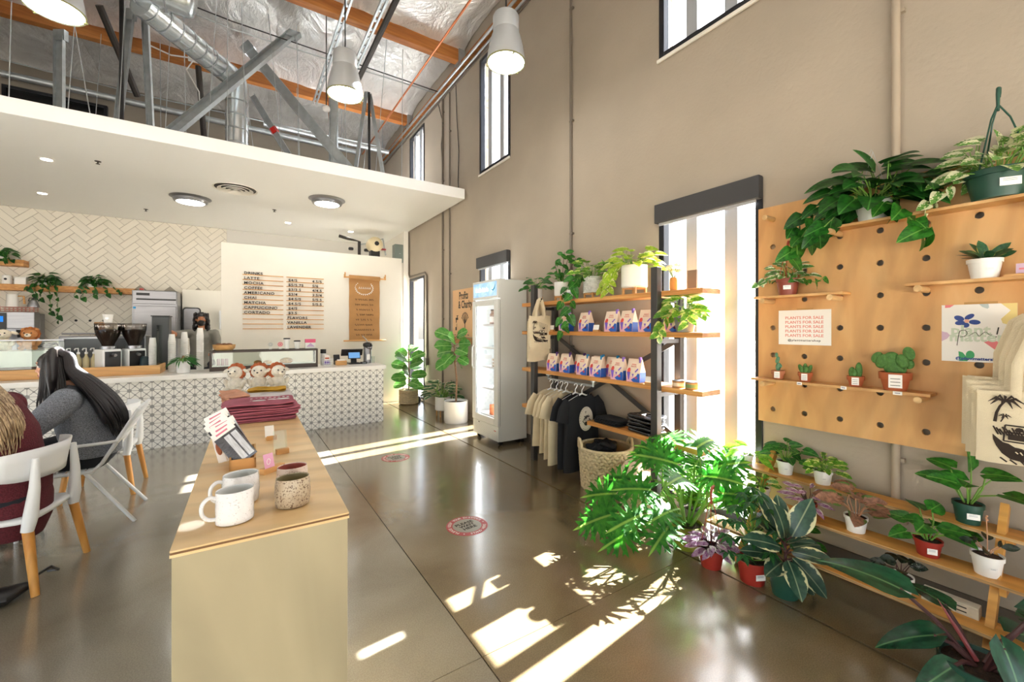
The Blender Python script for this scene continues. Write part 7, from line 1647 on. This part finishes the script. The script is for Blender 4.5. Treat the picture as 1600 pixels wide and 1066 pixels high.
# ------------------------------------------------------------------ plants on the peg board
t = thing('pegboard_plant', 'marbled pothos in brown hanging pot on the narrow peg shelf', 'plant', (3.215, 1.40, 1.8035)); nursery(t, .068, .115, m_brownpot, True, face=-160, lab_w=.045); hook_hanger(t, .07, .11, .27, mat('hook_rust', '#a8432a', .5)); grow(t, 30, heart(m_var), (.05, .075), (.05, .14), (80, 0), .10, 31, .03, droop=.5)
for k, pts in enumerate(([(0, 0, .11), (-.02, .12, .13), (-.03, .20, .08)], [(0, 0, .11), (-.04, -.10, .10), (-.05, -.19, .07), (-.05, -.24, .10)])): vine(t, pts, 7, heart(m_var if k == 0 else m_poth), (.045, .06), 33 + k)
t = thing('pegboard_plant', 'large dark pothos trailing from pale pot on the highest peg shelf', 'plant', (3.215, .93, 2.2215)); nursery(t, .085, .12, mat('cloudy_pot', '#cfd3cf', .3), False); grow(t, 52, heart(m_pothd), (.11, .17), (.10, .24), (85, -10), .11, 35, .04, droop=.65, sr=.004)
for k, pts in enumerate(([(0, 0, .12), (-.06, .16, .14), (-.10, .30, .02), (-.10, .38, -.10), (-.10, .42, -.19)], [(0, 0, .12), (-.08, .10, .12), (-.12, .22, -.02), (-.12, .30, -.10)], [(0, 0, .12), (-.06, .22, .16), (-.08, .36, .08), (-.09, .42, -.02)], [(0, 0, .12), (-.08, -.12, .06), (-.10, -.20, -.05), (-.10, -.27, -.11), (-.10, -.22, -.12)], [(0, 0, .12), (-.06, -.18, .16), (-.08, -.28, .14)])): vine(t, pts, 10, heart(m_poth if k in (0, 3) else m_pothd), (.09, .14), 40 + k, .0035)
MB().tube([(0, 0, .42), (.006, .01, .44), (.012, .02, .42)], .0012, 4).build('hanger_hook', m_galv, t)
for q in (-1, 1): MB().tube([(0, 0, .42), (0, q * .08, .12)], .0012, 4).build('hanger_strand', m_galv, t)
t = thing('pegboard_plant', 'cream variegated pothos in dark green hanging pot on the highest peg shelf', 'plant', (3.205, .43, 2.2215)); nursery(t, .115, .14, m_greenpot, True, face=-150, lab_w=.075, lab_h=.04); hook_hanger(t, .115, .13, .44, m_greenpot, 3, .004); grow(t, 64, heart(m_manj), (.07, .10), (.08, .21), (85, -8), .13, 50, .05, droop=.5)
vine(t, [(0, 0, .14), (-.05, .14, .12), (-.07, .22, .04), (-.07, .26, .0)], 8, heart(m_manj), (.06, .08), 52)
t = thing('pegboard_plant', 'small snake plant in white pot on the right peg shelf', 'plant', (3.205, .475, 1.8265)); nursery(t, .062, .10, m_pot, True, face=-150, lab_w=.03, lab_h=.012); grow(t, 12, ovl(m_snake, .24), (.08, .11), (.005, .015), (80, 30), .092, 53, .012, droop=-.5, tilt=.5)
def cactus_pot(lab, y, r, h, m, sx=3.21):
    t = thing('potted_cactus', lab, 'cactus', (sx, y, 1.2115)); MB().lathe([(r * .72, 0), (r * .92, h * .62), (r * 1.04, h * .62), (r * 1.06, h), (r * .95, h), (r * .9, h * .8)], 24).build('pot', m, t, smooth=True, ang=35); MB().lathe([(r * .94, h * .88), (.001, h * .92)], 16, cap0=False).build('soil', m_soil, t)
    a = R(-165); o = MB().box(-r * .42, r * .42, -.0012, 0, -h * .36, h * .36).build('price_label', m_paper, t); o.matrix_basis = Matrix.Translation((r * 1.085 * cos(a), r * 1.085 * sin(a), h * .55)) @ Matrix.Rotation(a + pi / 2, 4, 'Z')
    for k in range(3): MB().box(-r * .3, r * .3, -.0018, -.0013, h * (-.24 + .18 * k), h * (-.21 + .18 * k)).build('print', m_ink, o)
    return t
def pads(t, lst, m, ribs=False):
    for (x, y, z, rx, ry, rz, tilt) in lst: MB().ell((0, 0, 0), rx, ry, rz, 20, 14).build('pad', m, t, smooth=True, loc=(x, y, z)).rotation_euler = (tilt, 0, 0)
t = cactus_pot('small blue cactus of stacked pads in terracotta pot, leftmost', 1.46, .040, .062, mat('terracotta_pink', '#bd7a55', .75)); pads(t, [(0, 0, .085, .014, .016, .03, 0), (0, .004, .135, .011, .013, .026, .3), (0, -.012, .10, .008, .010, .020, -.6), (0, .01, .17, .009, .010, .018, 0)], m_cactb)
t = cactus_pot('low green cactus clump in terracotta pot, second from left', 1.29, .040, .062, m_terra); pads(t, [(.0, -.025, .085, .014, .014, .032, .4), (0, 0, .088, .014, .014, .036, 0), (0, .025, .085, .014, .014, .032, -.4), (-.02, .012, .08, .013, .013, .028, -.2), (-.02, -.012, .08, .013, .013, .028, .2)], m_cact)
t = cactus_pot('bristly upright cactus in terracotta pot, third from left', 1.013, .042, .064, m_terra); pads(t, [(0, .018, .085, .018, .018, .034, 0), (0, -.016, .10, .018, .018, .050, 0), (-.016, .0, .082, .015, .015, .028, 0)], m_cact)
t = cactus_pot('large prickly pear cactus in terracotta pot with tall label, rightmost', .825, .070, .105, m_terra, 3.205); pads(t, [(0, .0, .125, .025, .052, .042, 0), (0, .055, .165, .018, .034, .045, .5), (0, .015, .175, .018, .040, .048, 0), (-.015, -.035, .17, .016, .028, .042, -.15), (0, -.06, .215, .015, .027, .040, -.2), (.01, .085, .185, .014, .026, .036, .5), (.01, -.05, .16, .016, .030, .036, -.6)], m_cact)
for i, (y, w_) in enumerate(((1.30, .03), (1.055, .03), (.80, .04))):
    t = thing('shelf_tag', 'tiny white shelf tag on the cactus shelf edge, ' + ('left', 'middle', 'right')[i], 'tag', (3.149, y, 1.203)); MB().box(-.0015, .0, -w_ / 2, w_ / 2, -.012, .008).build('tag', m_paper, t); MB().box(-.002, -.0016, -w_ * .3, w_ * .3, -.004, .0).build('print', mat('tag_ink', '#6a5a7a', .6) if 'tag_ink' not in bpy.data.materials else bpy.data.materials['tag_ink'], t)

# ------------------------------------------------------------------ plants on the stepped stand
def step_plant(lab, x, y, z, r, h, m, fc=-150, **kw):
    t = thing('step_plant', lab, 'plant', (x, y, z + .0008)); nursery(t, r, h, m, True, face=fc, lab_w=kw.get('lw', .028), lab_h=kw.get('lh', .014)); return t
z1, z2, z3 = .55, .37, .19
t = step_plant('swiss cheese vine in white pot, left on the top step', 3.215, 1.415, z1, .052, .092, m_pot); grow(t, 17, heart(m_mon), (.06, .09), (.06, .15), (85, 15), .09, 61, .012, droop=.5)
t = step_plant('cream edged pothos in white pot, second on the top step', 3.215, 1.19, z1, .052, .088, m_pot); grow(t, 32, heart(m_gold), (.042, .062), (.03, .10), (85, 5), .085, 62, .02, droop=.3)
t = step_plant('heart leaved plant in dark green pot, right on the top step', 3.215, .535, z1, .058, .105, m_greenpot, lw=.05, lh=.03); grow(t, 9, heart(m_poth), (.09, .125), (.10, .19), (80, 35), .10, 63, .014, droop=.35, sr=.0045)
t = step_plant('pale leaved plant in white pot, left on the middle step', 3.06, 1.50, z2, .052, .092, m_pot); grow(t, 13, ovl(m_gold, .32), (.06, .09), (.04, .08), (75, 20), .088, 64, .015, droop=.3)
t = step_plant('purple striped trailing plant in red pot on the middle step', 3.06, 1.215, z2, .050, .085, m_redpot); grow(t, 22, lan(m_trad, .17), (.07, .10), (.03, .10), (85, 5), .08, 65, .015, mstem=m_stemd, droop=.2)
t = step_plant('pink arrowhead plant in white pot on the middle step', 3.06, .965, z2, .055, .092, m_pot); grow(t, 13, heart(m_syn), (.085, .12), (.07, .16), (85, 25), .088, 66, .015, mstem=m_stemp, droop=.3)
t = step_plant('green philodendron in small red pot on the middle step', 3.06, .655, z2, .056, .085, m_redpot, lw=.04, lh=.03); grow(t, 11, heart(m_poth), (.09, .13), (.08, .16), (80, 15), .08, 67, .014, droop=.45, sr=.004)
t = step_plant('ruby leaved seedling with flower stalk in white pot on the middle step', 3.06, .445, z2, .056, .10, m_pot); grow(t, 6, ovl(m_ruby, .30), (.06, .075), (.05, .07), (60, 35), .095, 68, .006, mstem=m_stemp, droop=.1); MB().tube([(0, 0, .09), (.004, .0, .18), (.0, .003, .27)], .0022, 5).build('flower_stalk', m_stemp, t)
for k in range(4): MB().ell((.004 * cos(k), .004 * sin(k), .262 + .007 * k), .005, .005, .005, 6, 5).build('bud', m_stemp, t)
t = step_plant('dark leaved seedling in white pot on the lowest step', 2.90, .725, z3, .052, .09, m_pot); grow(t, 7, ovl(m_ruby, .34), (.06, .085), (.05, .10), (80, 35), .085, 69, .006, mstem=m_stemd, droop=.2)
t = step_plant('leafy green plant in white pot at the left end of the top step', 3.21, 1.68, z1, .045, .07, m_pot); grow(t, 9, lan(m_fern, .2), (.10, .15), (.04, .09), (60, -5), .065, 70, .015, droop=.5)
t = step_plant('glossy green plant half hidden behind the stand leg', 3.24, 1.36, .0, .05, .09, m_pot); grow(t, 8, ovl(m_poth, .3), (.09, .12), (.10, .2), (80, 30), .085, 71, .012, droop=.4)

# ------------------------------------------------------------------ floor plants by the window
sell = LMesh('sell', lambda: lobed_mesh('leaf', m_sell, 6, 1.0, .046)); sell2 = LMesh('sell2', lambda: lobed_mesh('leaf', m_sell, 6, .95, .048, .34))
t = thing('split_leaf_philodendron', 'huge split leaf philodendron in olive pot beside the window', 'plant', (2.70, 1.84, 0)); nursery(t, .105, .17, m_olivepot, True, face=-115, lab_w=.06, lab_h=.035)
r_ = random.Random(77); st = MB()
SL = [(195, 18, .34, .24), (172, 20, .44, .26), (150, 10, .52, .26), (128, 18, .52, .26), (160, 0, .42, .25), (138, 0, .56, .25), (112, 30, .46, .26), (185, 38, .26, .24), (60, 72, .58, .28), (20, 60, .42, .25), (100, 72, .50, .27), (330, 62, .48, .26), (300, 50, .36, .24), (135, 82, .45, .27), (270, 72, .42, .25), (200, 74, .40, .25), (0, 78, .56, .27), (85, 50, .50, .26), (145, 45, .36, .25), (325, 36, .32, .23), (50, 50, .48, .26)]
for i, (a, e, pl, LL) in enumerate(SL):
    hd_ = V((cos(R(a)), sin(R(a)), 0)); e = R(e); p0 = V((0, 0, .15)) + hd_ * .03; p2 = p0 + (hd_ * cos(e) + V((0, 0, sin(e)))) * pl
    if p2.x > .45: p2.x = .45
    st.tube([p0, p0 + V((0, 0, .10 + pl * .3 * sin(e))) + hd_ * pl * .3, p2], [.009, .008, .006], 6)
    dl = (hd_ * .9 + V((0, 0, -.30 + .55 * sin(e)))).normalized(); put('leaf', sell if i % 2 else sell2, t, leafM(p2, dl, V((-.65, -.6, .9)).normalized(), LL, LL * 1.05))
st.build('stems', m_stem, t, smooth=True)
t = thing('lacy_fern', 'bright lacy fern standing in the window behind the philodendron', 'fern', (3.02, 1.98, 0)); nursery(t, .10, .16, m_greypot, False); acc = MB(); st = MB(); r_ = random.Random(5); me = ovl(m_fern, .36)
for i in range(46):
    a = i * 2.4; e = R(85 - 70 * i / 46); Lf = r_.uniform(.36, .56); hd_ = V((cos(a), sin(a), 0)); P_ = []
    for k in range(9):
        f = k / 8; P_.append(V((0, 0, .15)) + hd_ * (Lf * f * cos(e)) * min(1, .55 + .5 * f) * .8 + V((0, 0, Lf * f * sin(e) * (1.15 - .35 * f))))
    st.tube(P_, [.003] * 8 + [.001], 4)
    for k in range(2, 9):
        for q in (-1, 1):
            for z_ in (0, 1):
                sd = V((-hd_.y, hd_.x, 0)) * q; p = P_[k] + sd * .022 * z_; dl = (sd + hd_ * .4 + V((0, 0, r_.uniform(-.3, .3)))).normalized(); M = leafM(p, dl, (0, 0, 1), .038, .038); acc.add([M @ V((x, y, 0)) for x, y in ((0, 0), (.4, .45), (0, 1), (-.4, .45))], [(0, 1, 2, 3)])
acc.build('foliage', m_fern, t, kind='stuff'); st.build('stems', m_stem, t)
t = thing('floor_plant', 'purple striped tradescantia in red hanging pot on the floor', 'plant', (2.615, 1.60, 0)); nursery(t, .078, .125, m_redpot, False); hook_hanger(t, .078, .12, .40, mat('hook_red', '#a0402c', .45)); grow(t, 54, lan(m_trad, .20), (.075, .115), (.02, .10), (88, 5), .115, 81, .03, mstem=m_stemd, droop=.25)
t = thing('floor_plant', 'dense small leaved umbrella plant in red pot on the floor', 'plant', (2.672, 1.365, 0)); nursery(t, .085, .14, m_redpot, True, face=-118, lab_w=.06, lab_h=.035); me = lan(m_sch, .2); st = MB(); r_ = random.Random(8)
for i in range(30):
    a = i * 2.4; hh = .16 + .42 * i / 30; rad = .05 + .11 * sin(pi * min(1, .25 + i / 36)); p = V((rad * cos(a), rad * sin(a), hh)); st.tube([(.01 * cos(a), .01 * sin(a), hh * .7), tuple(p)], .003, 4)
    for k in range(6): b_ = 2 * pi * k / 6 + i; put('leaf', me, t, leafM(p, (cos(b_), sin(b_), -.25), (0, 0, 1), .07, .07))
st.tube([(0, 0, .12), (0, 0, .5)], .007, 6); st.build('stems', m_stem, t)
t = thing('floor_plant', 'variegated rubber plant in dark green pot on the floor', 'plant', (2.70, 1.19, 0)); nursery(t, .085, .145, m_greenpot, True, face=-85, lab_w=.055, lab_h=.035); me = LMesh('rub', lambda: leaf_mesh('leaf', m_rub, oval(.27, .9), 10, .16, .22)); st = MB()
for i, (a, e, h_, LL) in enumerate(((200, 62, .40, .24), (110, 70, .44, .22), (310, 66, .40, .25), (160, 25, .32, .24), (20, 20, .34, .23), (265, 18, .30, .22), (340, 5, .30, .25), (225, -22, .24, .22), (285, -38, .25, .24), (70, 30, .36, .22), (185, 5, .22, .20), (310, -50, .22, .24), (130, 8, .24, .20), (240, 40, .36, .20), (40, 72, .42, .20))):
    h_ = .15 + (h_ - .15) * .78; hd_ = V((cos(R(a)), sin(R(a)), 0)); p = V((0, 0, h_)) + hd_ * .035; st.tube([(0, 0, h_ - .03), tuple(p)], .005, 5); dl = hd_ * cos(R(e)) + V((0, 0, sin(R(e)))); put('leaf', me, t, leafM(p, dl, (V((-.4, -.5, 1)) - hd_ * .3 if e < 55 else V((-.6, -.7, .3)) - hd_ * .4), LL, LL))
st.tube([(0, 0, .12), (.004, .0, .24), (0, .004, .36)], .009, 7); st.build('stems', m_stemd, t, smooth=True)
t = thing('floor_plant', 'dark long leaved philodendron in dark green pot at bottom right', 'plant', (2.62, .40, 0)); nursery(t, .125, .16, m_greenpot, False); me = LMesh('imp', lambda: leaf_mesh('leaf', m_imp, heartf(.27), 10, .22, .25, .12)); st = MB()
for i, (a, e, pl, LL, dz) in enumerate(((92, 40, .30, .34, .14), (108, 28, .13, .25, -.5), (225, 62, .17, .24, -1.3), (290, 66, .30, .28, .0), (310, 58, .26, .26, -.1), (262, 15, .14, .26, -.4), (150, -2, .10, .20, -.5), (60, 55, .20, .22, .1), (340, 30, .20, .26, -.2), (240, 35, .08, .18, -.8))):
    hd_ = V((cos(R(a)), sin(R(a)), 0)); p0 = V((0, 0, .15)) + hd_ * .025; p2 = p0 + (hd_ * cos(R(e)) + V((0, 0, sin(R(e))))) * pl; st.tube([p0, p0.lerp(p2, .5) + V((0, 0, .02)), p2], [.010, .009, .007], 7); put('leaf', me, t, leafM(p2, (hd_ * .95 + V((0, 0, dz))).normalized(), V((-.3, -.35, 1)), LL, LL))
MB().tube([(0, .01, .16), (.0, .07, .26), (.0, .13, .36)], [.009, .008, .001], 7).build('new_leaf', mat('new_leaf_red', '#8a3a3a', .4), t, smooth=True); st.build('stems', m_stemd, t, smooth=True)

# ------------------------------------------------------------------ far plants
t = thing('fig_plant', 'young fiddle leaf fig in woven pot before the glass door', 'plant', (2.96, 8.52, 0)); MB().lathe([(.15, 0), (.185, .04), (.18, .30), (.165, .30), (.16, .26)], 26).build('pot', m_rope, t, smooth=True, ang=50)
k = MB()
for i in range(8): k.tube([(.188 * cos(a), .188 * sin(a), .03 + i * .036) for a in [2 * pi * j / 24 for j in range(25)]], .016, 6)
k.build('rope_rings', m_rope, t, smooth=True); MB().lathe([(.165, .27), (.001, .28)], 18, cap0=False).build('soil', m_soil, t); me = LMesh('fig', lambda: leaf_mesh('leaf', m_fig, fid(.34), 8, .2, .25, 0, .02)); st = MB(); st.tube([(0, 0, .26), (.01, 0, .6), (0, .01, 1.12)], .012, 6)
for i in range(17): a = i * 2.4; h_ = .36 + .76 * i / 17; p = V((.05 * cos(a), .05 * sin(a), h_)); st.tube([(0, 0, h_ - .02), tuple(p)], .005, 4); put('leaf', me, t, leafM(p, (cos(a) * .8, sin(a) * .8, .0 + .6 * (i / 17)), (-.5, -.8, .7), .31, .33))
st.build('stems', m_bark, t)
t = thing('fig_tree', 'small fig tree in white planter left of the fridge', 'tree', (3.05, 6.42, 0)); MB().lathe([(.19, 0), (.20, .02), (.20, .36), (.185, .36), (.18, .31)], 34).build('planter', m_cer, t, smooth=True, ang=40); MB().lathe([(.185, .32), (.001, .33)], 20, cap0=False).build('soil', m_soil, t); st = MB(); st.tube([(0, 0, .31), (.02, .01, .7), (-.01, .02, 1.0), (-.03, .0, 1.30), (-.04, .02, 1.48)], [.017, .016, .014, .011, .008], 8)
for i in range(16): a = i * 2.4 + .5; h_ = 1.02 + .46 * i / 16; p = V((.06 * cos(a) - .02, .06 * sin(a), h_)); st.tube([(-.02, .01, h_ - .03), tuple(p)], .005, 4); put('leaf', me, t, leafM(p, (cos(a) * .8, sin(a) * .8, -.4 + .9 * (i / 16)), (-.55, -.8, .6), .29 if cos(a) < .3 else .20, .32 if cos(a) < .3 else .24))
st.build('trunk', m_bark, t, smooth=True)
t = thing('shelf_plant', 'variegated bushy plant in white pot on wooden feet near the far wall', 'plant', (3.06, 6.98, 0)); legstand(t, .12, .12); cyl_pot(t, .14, .24, .11, m_cer); grow(t, 50, ovl(m_bush, .26), (.13, .17), (.14, .30), (85, 5), .33, 91, .05, droop=.4, sr=.005)
t = thing('marble_pot_plant', 'ponytail plant in marbled white pot on the counter', 'plant', (-.667, 7.42, .9515)); MB().lathe([(.072, 0), (.078, .01), (.078, .17), (.07, .17), (.068, .14)], 26).build('pot', mat('marble_white', '#ecebea', .25, var=.10, vscale=9), t, smooth=True, ang=40); MB().lathe([(.07, .15), (.001, .155)], 16, cap0=False).build('soil', m_soil, t); grow(t, 46, lan(m_mon, .07), (.12, .17), (.04, .10), (85, 10), .15, 95, .01, droop=.9, stuff=True); MB().lathe([(.03, 0), (.022, .05), (.012, .09)], 12, (0, 0, .15), cap1=True).build('stem_base', m_bark, t, smooth=True)
def ledge_vine(lab, x, z, n, spill, seed, y=11.44):
    t = thing('trailing_pothos', lab, 'plant', (x, y, z)); nursery(t, .07, .11, m_pot, False); grow(t, n, heart(m_pothd), (.09, .13), (.05, .15), (80, -15), .09, seed, .04, droop=.6, stuff=False)
    for k, (dx, dz) in enumerate(spill): vine(t, [(0, 0, .11), (dx * .6, -.10, .12), (dx * .9, -.16, -.05), (dx, -.165, dz * .6), (dx * 1.05, -.165, dz)], max(6, int(abs(dz) * 22)), heart(m_pothd), (.07, .11), seed + k, .003, stuff=True)
ledge_vine('pothos trailing far down from the left of the lower wall shelf', -3.10, 2.3855, 30, ((-.16, -.10), (.0, -.30), (.12, -.55), (.22, -.70), (-.08, -.38)), 101)
ledge_vine('pothos spreading on the right part of the lower wall shelf', -2.44, 2.3855, 34, ((-.20, -.22), (.24, -.16), (.42, -.12), (-.10, -.26), (.06, -.20)), 111)
ledge_vine('pothos on the short upper wall shelf at the left edge', -3.66, 2.8355, 20, ((.12, -.05), (.20, -.03)), 121)
